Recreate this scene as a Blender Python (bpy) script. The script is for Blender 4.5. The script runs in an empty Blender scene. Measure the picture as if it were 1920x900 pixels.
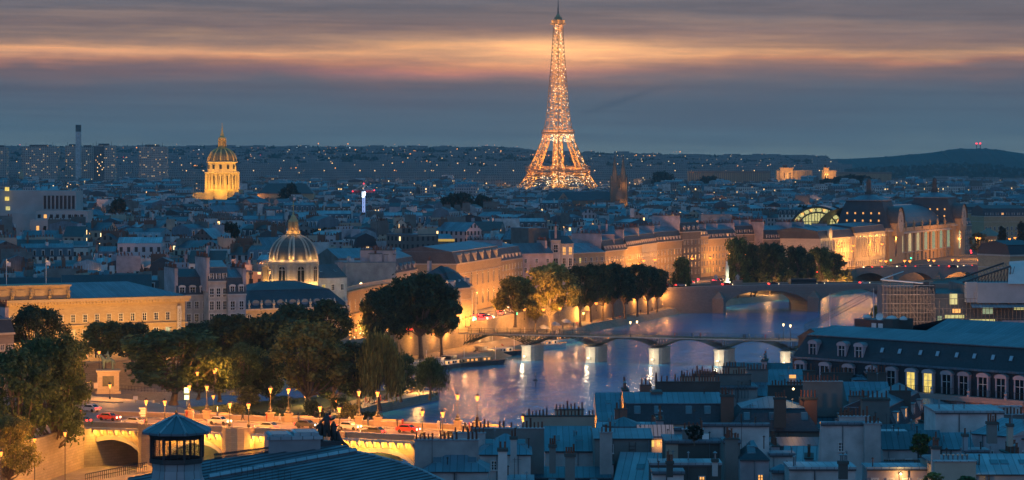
import bpy, math, random
from math import sin, cos, pi, radians, atan2, hypot, sqrt, tan, exp
from mathutils import Vector
R = random.Random(11)
scene = bpy.context.scene
COL = scene.collection
# ------------------------------------------------------------------ camera
F = 5000.0; HC = 60.0; HY = 318.0
cam_d = bpy.data.cameras.new('camera'); cam = bpy.data.objects.new('camera', cam_d); COL.objects.link(cam)
cam.location = (0, 0, HC); cam.rotation_euler = (radians(90), 0, 0)
cam_d.sensor_width = 36; cam_d.lens = 36 * F / 1920; cam_d.shift_y = -(450 - HY) / 1920
cam_d.clip_start = 1; cam_d.clip_end = 40000
scene.camera = cam
def X(px, D): return (px - 960) / F * D
def Z(py, D): return HC - (py - HY) / F * D
def DZ(py, z): return (HC - z) * F / (py - HY)
def PX(x, d): return 960 + x / d * F
# ------------------------------------------------------------------ render settings
scene.view_settings.view_transform = 'Standard'; scene.view_settings.look = 'None'
scene.view_settings.exposure = 0.0; scene.view_settings.gamma = 1
c = scene.cycles
try:
    c.use_denoising = True; c.denoiser = 'OPENIMAGEDENOISE'
except Exception: pass
c.max_bounces = 5; c.diffuse_bounces = 2; c.glossy_bounces = 3; c.transmission_bounces = 2; c.volume_bounces = 0
c.transparent_max_bounces = 4; c.sample_clamp_indirect = 6; c.sample_clamp_direct = 40; c.caustics_reflective = False; c.caustics_refractive = False
c.use_light_tree = True
def lin(v):
    v = v / 255.0
    return v / 12.92 if v <= .04045 else ((v + .055) / 1.055) ** 2.4
def S(r, g, b): return (lin(r), lin(g), lin(b), 1)
# ------------------------------------------------------------------ world : dusk sky
world = bpy.data.worlds.new('World'); scene.world = world; world.use_nodes = True
nt = world.node_tree; nt.nodes.clear(); L = nt.links.new
def N(t, **k):
    n = nt.nodes.new(t)
    for a, b in k.items(): setattr(n, a, b)
    return n
def mth(op, a, b=None, clamp=False):
    n = N('ShaderNodeMath', operation=op, use_clamp=clamp)
    for i, q in enumerate((a, b)):
        if q is None: continue
        if isinstance(q, (int, float)): n.inputs[i].default_value = q
        else: L(q, n.inputs[i])
    return n.outputs[0]
def mixc(f, a, b, mode='MIX'):
    n = N('ShaderNodeMix', data_type='RGBA', blend_type=mode)
    for i, q in ((0, f), (6, a), (7, b)):
        if isinstance(q, (int, float)): n.inputs[i].default_value = q
        elif isinstance(q, tuple): n.inputs[i].default_value = q
        else: L(q, n.inputs[i])
    return n.outputs[2]
def ramp(f, stops, interp='LINEAR'):
    n = N('ShaderNodeValToRGB'); e = n.color_ramp.elements; n.color_ramp.interpolation = interp
    e[0].position = stops[0][0]; e[0].color = stops[0][1]; e[1].position = stops[-1][0]; e[1].color = stops[-1][1]
    for p, col in stops[1:-1]:
        q = e.new(p); q.color = col
    L(f, n.inputs[0]); return n.outputs[0]
tc = N('ShaderNodeTexCoord'); sp = N('ShaderNodeSeparateXYZ'); L(tc.outputs['Generated'], sp.inputs[0])
az = mth('MULTIPLY', mth('ARCTAN2', sp.outputs[0], sp.outputs[1]), 5.0)        # thousands of px right of centre
el = mth('MULTIPLY', sp.outputs[2], 5.0)                                         # thousands of px above the horizon
def noise(sx, sy, scale=1, detail=4, rough=.5, off=0):
    cb = N('ShaderNodeCombineXYZ'); L(mth('MULTIPLY', az, sx), cb.inputs[0]); L(mth('ADD', mth('MULTIPLY', el, sy), mth('MULTIPLY', az, sy * .012)), cb.inputs[1]); cb.inputs[2].default_value = off
    n = N('ShaderNodeTexNoise'); n.inputs['Scale'].default_value = scale; n.inputs['Detail'].default_value = detail; n.inputs['Roughness'].default_value = rough
    L(cb.outputs[0], n.inputs['Vector']); return n.outputs[0]
warp = mth('MULTIPLY', mth('SUBTRACT', noise(1.9, 9, 1, 4, .6, 3.3), .5), .11)
elw = mth('ADD', el, warp)
low = ramp(mth('MULTIPLY', elw, 2.5, True), [
    (0.0, S(98, 116, 124)), (.07, S(92, 112, 124)), (.17, S(76, 100, 119)), (.30, S(78, 94, 112)), (.40, S(84, 88, 104)),
    (.465, S(112, 92, 99)), (.50, S(160, 106, 94)), (.535, S(196, 142, 108)), (.575, S(158, 124, 108)), (.64, S(126, 104, 106)), (.70, S(132, 110, 110)),
    (.75, S(104, 96, 107)), (.80, S(118, 104, 112)), (.88, S(92, 90, 108)), (1.0, S(80, 92, 120))])
st = noise(1.5, 20, 1, 7, .66, 0)
st2 = noise(1.1, 55, 1, 6, .62, 7)
stm = mth('MULTIPLY', mth('SUBTRACT', st, .44), 7, True)
band = ramp(mth('MULTIPLY', el, 2.5, True), [(0, (0, 0, 0, 1)), (.36, (0.05, .05, .05, 1)), (.5, (.7, .7, .7, 1)), (1, (1, 1, 1, 1))])
grey = ramp(mth('MULTIPLY', el, 2.5, True), [(0, S(85, 105, 120)), (.4, S(78, 86, 104)), (.55, S(112, 92, 98)), (.8, S(88, 86, 100)), (1, S(70, 82, 108))])
low = mixc(mth('MULTIPLY', mth('MULTIPLY', mth('SUBTRACT', 1, stm), band), .75), low, grey)
low = mixc(mth('MULTIPLY', mth('MULTIPLY', mth('SUBTRACT', st2, .38), 4, True), .38), low, mixc(1.0, low, (.55, .58, .66, 1), 'MULTIPLY'))
def gauss(v, c0, s0):
    t = mth('DIVIDE', mth('SUBTRACT', v, c0), s0)
    return mth('EXPONENT', mth('MULTIPLY', mth('MULTIPLY', t, t), -1))
elg = mth('ADD', el, mth('MULTIPLY', warp, .5))
g1 = mth('MULTIPLY', gauss(az, .12, .22), gauss(elg, .219, .021))
g1 = mth('MULTIPLY', g1, mth('ADD', mth('MULTIPLY', st, 1.1), .3))
g2 = mth('MULTIPLY', gauss(az, .15, .62), gauss(elg, .212, .042))
g2 = mth('MULTIPLY', g2, mth('ADD', mth('MULTIPLY', st, 1.6), -.25, True))
g4 = mth('MULTIPLY', mth('MULTIPLY', gauss(az, -.8, .5), gauss(elg, .214, .011)), mth('ADD', mth('MULTIPLY', st2, 1.5), -.3, True))
g3 = mth('MULTIPLY', mth('MULTIPLY', gauss(az, -.12, .4), gauss(elg, .184, .010)), mth('ADD', mth('MULTIPLY', st, 1.2), -.1, True))
def addc(a, f, col): return mixc(1.0, a, mixc(f, (0, 0, 0, 1), col), 'ADD')
low = addc(low, g1, (.80, .36, .12, 1)); low = addc(low, g2, (.46, .17, .035, 1)); low = addc(low, g3, (.26, .03, .03, 1)); low = addc(low, g4, (.85, .34, .11, 1))
# a thin dark contrail rising to the right of the tower
ct = mth('SUBTRACT', el, mth('ADD', .104, mth('MULTIPLY', mth('SUBTRACT', az, .13), .33)))
ctm = mth('MULTIPLY', mth('MULTIPLY', gauss(ct, 0, .006), gauss(az, .2, .075)), .55)
low = mixc(ctm, low, S(58, 74, 92))
# the zenith, and the unseen eastern side raised to brighten near walls
hi = ramp(mth('MULTIPLY', sp.outputs[2], 1, True), [(0, (.13, .18, .25, 1)), (.08, (.09, .18, .30, 1)), (.2, (.045, .20, .38, 1)), (.5, (.014, .22, .43, 1)), (1, (.007, .21, .42, 1))])
east = mth('MULTIPLY', sp.outputs[1], -1, True)
hi = mixc(mth('MULTIPLY', east, mth('SUBTRACT', 1, mth('MULTIPLY', sp.outputs[2], 1.6, True))), hi, (.40, .37, .52, 1))
inlow = mth('MULTIPLY', mth('SUBTRACT', .13, sp.outputs[2]), 14, True)
front = mth('MULTIPLY', mth('ADD', sp.outputs[1], .1), 1.6, True)
st3 = noise(3.5, 110, 1, 5, .7, 12)
low = mixc(mth('MULTIPLY', band, .55), low, mixc(1.0, low, ramp(st3, [(.25, (.66, .68, .74, 1)), (.5, (1, 1, 1, 1)), (.75, (1.32, 1.24, 1.16, 1))]), 'MULTIPLY'))
low = mixc(1.0, low, (1.22, 1.27, 1.14, 1), 'MULTIPLY')
sky = mixc(mth('MULTIPLY', inlow, front), hi, low)
sky = mixc(mth('MULTIPLY', sp.outputs[2], -60, True), sky, (.03, .05, .08, 1))
# a very little light of the Sky Texture itself, sun below the horizon behind the tower
nish = N('ShaderNodeTexSky', sky_type='NISHITA', sun_disc=False); nish.sun_elevation = radians(-2.5); nish.sun_rotation = radians(1.5)
bg = N('ShaderNodeBackground'); L(sky, bg.inputs[0]); bg.inputs[1].default_value = 1.0
bg2 = N('ShaderNodeBackground'); L(nish.outputs[0], bg2.inputs[0]); bg2.inputs[1].default_value = .05
ad = N('ShaderNodeAddShader'); L(bg.outputs[0], ad.inputs[0]); L(bg2.outputs[0], ad.inputs[1])
wo = N('ShaderNodeOutputWorld'); L(ad.outputs[0], wo.inputs[0])
# ------------------------------------------------------------------ materials
MATS = {}
def newmat(name):
    global nt, L
    m = bpy.data.materials.new(name); m.use_nodes = True; nt = m.node_tree; nt.nodes.clear(); L = nt.links.new
    o = N('ShaderNodeOutputMaterial'); b = N('ShaderNodeBsdfPrincipled'); L(b.outputs[0], o.inputs[0])
    MATS[name] = m
    return m, b, o
def setp(b, k, v):
    if isinstance(v, (int, float, tuple)): b.inputs[k].default_value = v
    else: L(v, b.inputs[k])
def nz(scale, detail=3, vec=None, rough=.55):
    n = N('ShaderNodeTexNoise'); n.inputs['Scale'].default_value = scale; n.inputs['Detail'].default_value = detail; n.inputs['Roughness'].default_value = rough
    L(vec if vec else N('ShaderNodeTexCoord').outputs['Object'], n.inputs['Vector']); return n.outputs[0]
def rnd():
    return N('ShaderNodeObjectInfo').outputs['Random']
def bump(b, h, s=.3, d=.05):
    n = N('ShaderNodeBump'); n.inputs['Strength'].default_value = s; n.inputs['Distance'].default_value = d; L(h, n.inputs['Height']); L(n.outputs[0], b.inputs['Normal'])
def varied(col, var, scale, rv=.12):
    c4 = tuple(col) + (1,)
    dark = tuple(q * (1 - var) for q in col) + (1,); lite = tuple(min(1, q * (1 + var)) for q in col) + (1,)
    n1 = nz(scale, 4); f = mth('MULTIPLY', mth('SUBTRACT', n1, .3), 2.2, True)
    cc = mixc(f, dark, lite)
    f2 = mth('ADD', mth('MULTIPLY', rnd(), 2 * rv), 1 - rv)
    cb = N('ShaderNodeCombineColor'); [L(f2, cb.inputs[i]) for i in range(3)]
    return mixc(1.0, cc, cb.outputs[0], 'MULTIPLY')
def plain(name, col, rough=.8, var=.18, scale=.4, metal=0, rv=.12, bmp=0):
    m, b, o = newmat(name); setp(b, 'Base Color', varied(col, var, scale, rv)); setp(b, 'Roughness', rough); setp(b, 'Metallic', metal)
    if bmp: bump(b, nz(scale * 6), bmp)
    return m
def emis(name, col, st, sample=False):
    m, b, o = newmat(name); setp(b, 'Base Color', (.02, .02, .02, 1)); setp(b, 'Emission Color', tuple(col) + (1,)); setp(b, 'Emission Strength', st)
    m.cycles.emission_sampling = 'AUTO' if sample else 'NONE'
    return m
def uvs():
    u = N('ShaderNodeUVMap'); s = N('ShaderNodeSeparateXYZ'); L(u.outputs[0], s.inputs[0]); return s.outputs[0], s.outputs[1]
def stripes(name, col, pitch, line=.08, rough=.5, metal=0, cross=0, var=.25, rv=.15, depth=.85):
    """zinc with standing seams, slates, boards: lines along v every pitch metres of u"""
    m, b, o = newmat(name); u, v = uvs()
    fr = mth('FRACT', mth('DIVIDE', u, pitch)); ln = mth('LESS_THAN', fr, line)
    pan = N('ShaderNodeTexWhiteNoise', noise_dimensions='2D'); cb = N('ShaderNodeCombineXYZ'); L(mth('FLOOR', mth('DIVIDE', u, pitch)), cb.inputs[0])
    if cross:
        L(mth('FLOOR', mth('DIVIDE', v, cross)), cb.inputs[1])
        ln = mth('MAXIMUM', ln, mth('LESS_THAN', mth('FRACT', mth('DIVIDE', v, cross)), line * pitch / cross))
    L(cb.outputs[0], pan.inputs['Vector'])
    base = varied(col, var, .25, rv)
    base = mixc(mth('MULTIPLY', pan.outputs[0], .7), base, mixc(1.0, base, (.6, .62, .66, 1), 'MULTIPLY'))
    sh = N('ShaderNodeMath', operation='LESS_THAN'); L(mth('FRACT', mth('ADD', mth('DIVIDE', u, pitch), 1 - line)), sh.inputs[0]); sh.inputs[1].default_value = line
    base = mixc(mth('MULTIPLY', ln, depth), base, tuple(q * .28 for q in col) + (1,))
    setp(b, 'Base Color', base); setp(b, 'Roughness', rough); setp(b, 'Metallic', metal); bump(b, ln, .5, .05)
    return m
def masonry(name, col, bw=.9, bh=.35, rough=.85, var=.15, joint=.78, rv=.1, stain=.25):
    m, b, o = newmat(name); uv = N('ShaderNodeUVMap')
    br = N('ShaderNodeTexBrick'); L(uv.outputs[0], br.inputs['Vector']); br.inputs['Scale'].default_value = 1
    br.inputs['Brick Width'].default_value = bw; br.inputs['Row Height'].default_value = bh; br.inputs['Mortar Size'].default_value = .02
    c4 = tuple(col) + (1,)
    br.inputs['Color1'].default_value = tuple(q * 1.06 for q in col) + (1,); br.inputs['Color2'].default_value = tuple(q * .86 for q in col) + (1,); br.inputs['Mortar'].default_value = tuple(q * joint for q in col) + (1,)
    n1 = nz(.16, 5); f = mth('MULTIPLY', mth('SUBTRACT', n1, .45), 4, True)
    cc = mixc(mth('MULTIPLY', f, stain), br.outputs[0], tuple(q * .5 for q in col) + (1,))
    f2 = mth('ADD', mth('MULTIPLY', rnd(), 2 * rv), 1 - rv); cb = N('ShaderNodeCombineColor'); [L(f2, cb.inputs[i]) for i in range(3)]
    setp(b, 'Base Color', mixc(1.0, cc, cb.outputs[0], 'MULTIPLY')); setp(b, 'Roughness', rough)
    return m
def facade(name, col, cell=2.6, storey=3.1, lit=.09, wfr=.42, rv=.25, est=2.2, wh=.55):
    """distant wall: rows of windows set into the wall material, a few of them lit"""
    m, b, o = newmat(name); u, v = uvs()
    cu = mth('DIVIDE', u, cell); cv = mth('DIVIDE', v, storey); fx = mth('FRACT', cu); fy = mth('FRACT', cv)
    mx = mth('LESS_THAN', mth('ABSOLUTE', mth('SUBTRACT', fx, .5)), wfr / 2); my = mth('LESS_THAN', mth('ABSOLUTE', mth('SUBTRACT', fy, .5)), wh / 2)
    mask = mth('MULTIPLY', mx, my)
    wn = N('ShaderNodeTexWhiteNoise', noise_dimensions='3D'); cb = N('ShaderNodeCombineXYZ'); L(mth('FLOOR', cu), cb.inputs[0]); L(mth('FLOOR', cv), cb.inputs[1]); L(mth('MULTIPLY', rnd(), 57), cb.inputs[2]); L(cb.outputs[0], wn.inputs['Vector'])
    on = mth('LESS_THAN', wn.outputs[0], lit)
    base = varied(col, .18, .1, rv)
    setp(b, 'Base Color', mixc(mask, base, (.03, .035, .045, 1))); setp(b, 'Roughness', mth('SUBTRACT', .85, mth('MULTIPLY', mask, .6)))
    ec = ramp(wn.outputs[1], [(0, (1, .50, .16, 1)), (.6, (1, .62, .25, 1)), (.85, (1, .80, .42, 1)), (1, (.85, .95, .6, 1))])
    sepc = N('ShaderNodeSeparateColor'); L(wn.outputs[1], sepc.inputs[0])
    setp(b, 'Emission Color', ec); setp(b, 'Emission Strength', mth('MULTIPLY', mth('MULTIPLY', on, mask), mth('ADD', mth('MULTIPLY', sepc.outputs[2], est), est * .4)))
    m.cycles.emission_sampling = 'NONE'
    return m
ZINC = (.15, .22, .28)
stripes('zinc', ZINC, .75, .09, .42, .15)
stripes('zinc_light', (.34, .44, .50), .8, .09, .38, .15)
stripes('zinc_dark', (.10, .14, .18), .7, .1, .45, .1)
stripes('slate', (.045, .055, .075), .35, .08, .5, 0, .25, rv=.2, depth=.5)
stripes('slate_grey', (.08, .09, .11), .35, .08, .55, 0, .25, rv=.2, depth=.5)
stripes('tile_roof', (.20, .11, .08), .3, .1, .8, 0, .3, rv=.2)
plain('lead', (.22, .25, .28), .45, .2, .5, .1)
plain('lead_dark', (.055, .06, .07), .5, .2, .5)
masonry('stone', (.44, .335, .21)); masonry('stone_pale', (.52, .47, .40)); masonry('stone_grey', (.25, .215, .19)); masonry('stone_dark', (.19, .17, .15), stain=.5)
masonry('quay_stone', (.30, .26, .20), 1.4, .5, stain=.55, joint=.5)
masonry('brick_red', (.24, .12, .09), .25, .08)
plain('plaster_white', (.56, .56, .57), .9, .3, .35, rv=.15); plain('plaster_pale', (.42, .42, .43), .9, .32, .35, rv=.22)
plain('plaster_lilac', (.44, .38, .41), .9, .3, .35, rv=.12); plain('plaster_beige', (.42, .36, .30), .9, .2, .25, rv=.15)
plain('render_grey', (.17, .18, .18), .9, .3, .25, rv=.2); plain('render_dark', (.08, .085, .085), .9, .3, .25, rv=.2)
plain('clay_pot', (.20, .075, .05), .85, .25, 2, rv=.3); plain('clay_old', (.12, .07, .06), .9, .25, 2, rv=.2)
plain('trim_white', (.62, .60, .60), .7, .08, .6); plain('iron', (.035, .035, .04), .55, .2, 1); plain('iron_green', (.04, .06, .055), .5, .2, 1)
plain('bronze', (.045, .05, .05), .45, .3, 3, .3); plain('bronze_green', (.10, .16, .14), .6, .3, 2); plain('gilt', (.75, .5, .16), .4, .15, .4, .35)
plain('wood', (.16, .09, .05), .8, .25, 1); plain('white_paint', (.75, .75, .75), .5, .05, 1); plain('red_paint', (.5, .03, .02), .45, .1, 1)
plain('hull_dark', (.03, .035, .045), .4, .2, 1); plain('hull_white', (.5, .5, .5), .45, .15, 1)
plain('bark', (.13, .10, .075), .9, .3, 2); plain('bark_pale', (.26, .23, .18), .9, .3, 2)
plain('rubber', (.02, .02, .02), .8, .1, 1); plain('skin', (.45, .28, .2), .6, .05, 2)
plain('tarpaulin', (.42, .44, .46), .6, .12, .4, rv=.05); plain('steel', (.34, .27, .22), .5, .2, .6, .2); plain('dark_steel', (.07, .07, .075), .5, .2, .6, .3)
m, b, o = newmat('glass_dark'); setp(b, 'Base Color', (.012, .016, .022, 1)); setp(b, 'Roughness', .12); setp(b, 'Specular IOR Level', .6)
m, b, o = newmat('glass_sky'); setp(b, 'Base Color', (.10, .14, .18, 1)); setp(b, 'Roughness', .15); setp(b, 'Specular IOR Level', .9)
def litglass(name, col, st):
    m, b, o = newmat(name); n1 = nz(1.1, 2); setp(b, 'Base Color', (.02, .02, .02, 1)); setp(b, 'Emission Color', tuple(col) + (1,))
    setp(b, 'Emission Strength', mth('MULTIPLY', mth('ADD', n1, .15), st)); m.cycles.emission_sampling = 'NONE'
litglass('lit_yellow', (1, .72, .16), 1.5); litglass('lit_warm', (1, .45, .12), 1.9); litglass('lit_pale', (.85, .9, .5), 1.0); litglass('lit_hall', (.95, .85, .32), 1.0)
emis('lamp_orange', (1, .25, .035), 3.4); emis('lamp_white', (1, .70, .34), 5); emis('lamp_far', (1, .34, .07), 2.4); emis('lamp_red', (1, .03, .05), 5); emis('tail', (1, .025, .02), 8); emis('head', (1, .72, .4), 5)
emis('lamp_green', (.04, 1, .45), 3); emis('mast_glow', (.35, .5, 1), 1.1); emis('bulb', (1, .80, .50), 3.2); emis('sign_lit', (1, .95, .35), 3.2); emis('clock_lit', (1, .70, .30), 1.1); emis('lamp_cold', (.8, .9, 1), 4)
plain('road', (.20, .16, .13), .75, .2, .15); plain('pavement', (.22, .20, .17), .85, .2, .3); plain('cobble', (.20, .17, .14), .8, .3, .5); plain('ground', (.10, .095, .085), .9, .25, .02)
plain('gravel_path', (.27, .23, .17), .95, .15, .5); plain('grass', (.035, .06, .02), .95, .3, .3); plain('far_hill', (.03, .045, .045), .95, .35, .006)
m, b, o = newmat('road_marking'); setp(b, 'Base Color', (.7, .7, .68, 1))
def leafmat(name, col, var=.35):
    m, b, o = newmat(name)
    geo = N('ShaderNodeNewGeometry'); n1 = N('ShaderNodeTexNoise'); n1.inputs['Scale'].default_value = .35; n1.inputs['Detail'].default_value = 3; L(N('ShaderNodeTexCoord').outputs['Object'], n1.inputs['Vector'])
    f = mth('MULTIPLY', mth('SUBTRACT', n1.outputs[0], .3), 2.4, True)
    cc = mixc(f, tuple(q * (1 - var) for q in col) + (1,), tuple(q * (1 + var * 1.3) for q in col) + (1,))
    isl = mth('ADD', mth('MULTIPLY', geo.outputs['Random Per Island'], .8), .6); cb = N('ShaderNodeCombineColor'); [L(isl, cb.inputs[i]) for i in range(3)]
    cc = mixc(1.0, cc, cb.outputs[0], 'MULTIPLY'); setp(b, 'Base Color', cc); setp(b, 'Roughness', .6); setp(b, 'Specular IOR Level', .25)
    tr = N('ShaderNodeBsdfTranslucent'); L(cc, tr.inputs[0]); ms = N('ShaderNodeMixShader'); ms.inputs[0].default_value = .35
    L(b.outputs[0], ms.inputs[1]); L(tr.outputs[0], ms.inputs[2]); L(ms.outputs[0], o.inputs[0])
leafmat('leaf_dark', (.045, .068, .030)); leafmat('leaf_mid', (.08, .118, .040)); leafmat('leaf_warm', (.19, .18, .05)); leafmat('leaf_yellow', (.28, .26, .08)); leafmat('leaf_blue', (.020, .034, .024))  # the yellow leaf colour has the lamp glow put into it
# city facades for the distant houses
FAC = [facade('facade_cream', (.44, .39, .32)), facade('facade_grey', (.24, .24, .24)), facade('facade_lilac', (.46, .41, .43), lit=.05), facade('facade_pale', (.62, .60, .57), lit=.06), facade('facade_dark', (.13, .12, .12), lit=.06), facade('facade_pink', (.46, .34, .28), lit=.06)]
facade('tower_facade', (.46, .38, .34), 3.2, 3.0, .09, .5, .08, .7, .45); facade('office_facade', (.36, .36, .35), 3.0, 3.4, .10, .5, .1, 2.0, .5); facade('hill_facade', (.24, .24, .24), 4, 4, .02, .4, .3, 2.4, .45)
# water
m, b, o = newmat('river_water'); tcw = N('ShaderNodeNewGeometry').outputs['Position']
mp = N('ShaderNodeMapping'); L(tcw, mp.inputs[0]); mp.inputs['Scale'].default_value = (1.0, .30, 1)
w1 = nz(.22, 5, mp.outputs[0], .6); w2 = nz(.03, 3, tcw)
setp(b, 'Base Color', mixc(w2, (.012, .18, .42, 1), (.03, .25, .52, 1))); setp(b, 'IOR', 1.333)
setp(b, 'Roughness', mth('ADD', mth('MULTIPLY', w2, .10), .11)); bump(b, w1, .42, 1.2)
plain('tower_iron', (.5, .32, .14), .6, .1, .05, .2); plain('tower_iron_dark', (.13, .10, .09), .6, .1, .05, .2)
masonry('stone_gold', (.46, .38, .24), 2, .8); masonry('stone_gold2', (.50, .38, .20), 1, .4); masonry('stone_church', (.22, .18, .14), 1.5, .6, stain=.4)
stripes('dome_gilt', (.42, .30, .14), 2.2, .3, .45, .35); stripes('dome_slate', (.13, .12, .11), .6, .08, .6, 0, .5)
plain('concrete', (.44, .42, .42), .9, .12, .2); MATS_FACN = None
FACN = ['facade_cream', 'facade_grey', 'facade_lilac', 'facade_pale', 'facade_dark', 'facade_pink']
litglass('lit_hall_dim', (.7, .85, .5), .55); emis('board_glow', (1, .62, .12), .55)
plain('zinc_plain', (.17, .22, .27), .4, .3, .5, .2); plain('zinc_seam', (.07, .09, .11), .5, .2, 1, .2); masonry('stone_rose', (.44, .33, .31), 1.2, .4); plain('trim_rose', (.50, .42, .46), .8, .1, .5)
m, b, o = newmat('glass_pink'); setp(b, 'Base Color', (.45, .33, .32, 1)); setp(b, 'Roughness', .35); setp(b, 'Emission Color', (1, .45, .25, 1)); setp(b, 'Emission Strength', .10); m.cycles.emission_sampling = 'NONE'
m, b, o = newmat('glass_bright'); setp(b, 'Base Color', (.35, .45, .55, 1)); setp(b, 'Roughness', .25); setp(b, 'Specular IOR Level', .9)
emis('board_glow2', (1, .85, .35), .8); plain('lettering', (.05, .05, .05), .7)
HAZE = 4.6e-5
# ------------------------------------------------------------------ mesh building
class MB:
    def __init__(s): s.v = []; s.f = []; s.m = []; s.u = []
    def face(s, pts, m=0, wall=False):
        i0 = len(s.v); n = len(pts); s.v += [tuple(p) for p in pts]; s.f.append(tuple(range(i0, i0 + n))); s.m.append(m)
        a = Vector(pts[0]); nrm = None
        for k in range(1, n - 1):
            q = (Vector(pts[k]) - a).cross(Vector(pts[k + 1]) - a)
            if q.length > 1e-6: nrm = q.normalized(); break
        if nrm is None: nrm = Vector((0, 0, 1))
        if abs(nrm.z) > .999: t = Vector((1, 0, 0)); bb = Vector((0, 1, 0)); off = 0
        else: t = Vector((0, 0, 1)).cross(nrm).normalized(); bb = nrm.cross(t); off = a.dot(t)
        if wall: off += 2.6 * ((i0 * 7) % 53)
        for p in pts: p = Vector(p); s.u += [p.dot(t) - off, p.dot(bb)]
    def box(s, x0, x1, y0, y1, z0, z1, m=0, mt=None, mw=False, bottom=True):
        a, b, c_, d = (x0, y0), (x1, y0), (x1, y1), (x0, y1); s.prism([a, b, c_, d], z0, z1, m, mt, bottom)
    def prism(s, P, z0, z1, m=0, mt=None, bottom=True, top=True):
        n = len(P)
        for i in range(n):
            p, q = P[i], P[(i + 1) % n]; s.face([(p[0], p[1], z0), (q[0], q[1], z0), (q[0], q[1], z1), (p[0], p[1], z1)], m, True)
        if top: s.face([(p[0], p[1], z1) for p in P], m if mt is None else mt)
        if bottom: s.face([(p[0], p[1], z0) for p in reversed(P)], m)
    def loft(s, A, za, B, zb, m=0, cap=None):
        n = len(A)
        for i in range(n):
            j = (i + 1) % n; s.face([(A[i][0], A[i][1], za), (A[j][0], A[j][1], za), (B[j][0], B[j][1], zb), (B[i][0], B[i][1], zb)], m)
        if cap is not None: s.face([(p[0], p[1], zb) for p in B], cap)
    def lathe(s, prof, n=16, cx=0, cy=0, m=0, a0=0, capt=True):
        for k in range(len(prof) - 1):
            (r0, z0), (r1, z1) = prof[k], prof[k + 1]
            for i in range(n):
                t0, t1 = a0 + 2 * pi * i / n, a0 + 2 * pi * (i + 1) / n
                p = [(cx + r0 * cos(t0), cy + r0 * sin(t0), z0), (cx + r0 * cos(t1), cy + r0 * sin(t1), z0), (cx + r1 * cos(t1), cy + r1 * sin(t1), z1), (cx + r1 * cos(t0), cy + r1 * sin(t0), z1)]
                if r0 < 1e-4: p = [p[0], p[2], p[3]]
                elif r1 < 1e-4: p = p[:3]
                s.face(p, m)
        if capt and prof[-1][0] > 1e-3:
            s.face([(cx + prof[-1][0] * cos(a0 + 2 * pi * i / n), cy + prof[-1][0] * sin(a0 + 2 * pi * i / n), prof[-1][1]) for i in range(n)], m)
    def tube(s, p, q, r, n=6, m=0, r2=None):
        p = Vector(p); q = Vector(q); d = q - p
        if d.length < 1e-6: return
        d.normalize(); a = d.cross(Vector((0, 0, 1)) if abs(d.z) < .95 else Vector((1, 0, 0))).normalized(); b_ = d.cross(a); r2 = r if r2 is None else r2
        A = [p + a * r * cos(2 * pi * i / n) + b_ * r * sin(2 * pi * i / n) for i in range(n)]; B = [q + a * r2 * cos(2 * pi * i / n) + b_ * r2 * sin(2 * pi * i / n) for i in range(n)]
        for i in range(n): j = (i + 1) % n; s.face([A[j], A[i], B[i], B[j]], m)
        s.face(A, m); s.face(B[::-1], m)
    def poly(s, pts, m=0): s.face(pts, m)
    def slab(s, P, y0, y1, m=0):
        """outline P in x,z extruded from y0 to y1 (counter-clockwise seen from -y)"""
        s.face([(p[0], y0, p[1]) for p in P], m); s.face([(p[0], y1, p[1]) for p in reversed(P)], m); n = len(P)
        for i in range(n): p, q = P[i], P[(i + 1) % n]; s.face([(p[0], y0, p[1]), (p[0], y1, p[1]), (q[0], y1, q[1]), (q[0], y0, q[1])], m)
    def mesh(s, name, mats):
        me = bpy.data.meshes.new(name); me.from_pydata(s.v, [], s.f); me.polygons.foreach_set('material_index', s.m)
        uv = me.uv_layers.new(name='UVMap'); uv.data.foreach_set('uv', s.u)
        for q in mats: me.materials.append(MATS[q])
        me.update(); return me
    def build(s, name, mats, parent=None, loc=None, rz=0):
        return place(name, s.mesh(name, mats if isinstance(mats, (list, tuple)) else [mats]), parent, loc, rz)
def place(name, me, parent=None, loc=None, rz=0, sc=None):
    o = bpy.data.objects.new(name, me); COL.objects.link(o)
    if parent: o.parent = parent
    if loc: o.location = loc
    if rz: o.rotation_euler = (0, 0, rz)
    if sc: o.scale = sc if isinstance(sc, tuple) else (sc, sc, sc)
    return o
def tag(o, label=None, cat=None, group=None, kind=None):
    if label: o['label'] = label
    if cat: o['category'] = cat
    if group: o['group'] = group
    if kind: o['kind'] = kind
    return o
def thing(name, label, cat, loc=(0, 0, 0), rz=0, group=None):
    o = bpy.data.objects.new(name, None); COL.objects.link(o); o.location = loc; o.rotation_euler = (0, 0, rz); o.empty_display_size = .5
    return tag(o, label, cat, group)
KIDS = {}
def copy_tree(o, parent=None):
    c_ = o.copy(); COL.objects.link(c_)
    if parent: c_.parent = parent
    for ch in o.children: copy_tree(ch, c_)
    return c_
LK = 2.7
def warm(c_): return (c_[0], c_[1] * .78, c_[2] * .50) if c_[2] < .4 and c_[1] > .2 else c_
def plight(parent, loc, power, col=(1, .5, .16), r=.25, name='lamp_light'):
    power *= LK
    l = bpy.data.lights.new(name, 'POINT'); l.energy = power; l.color = warm(col); l.shadow_soft_size = r
    o = bpy.data.objects.new(name, l); COL.objects.link(o); o.location = loc
    if parent: o.parent = parent
    return o
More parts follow.
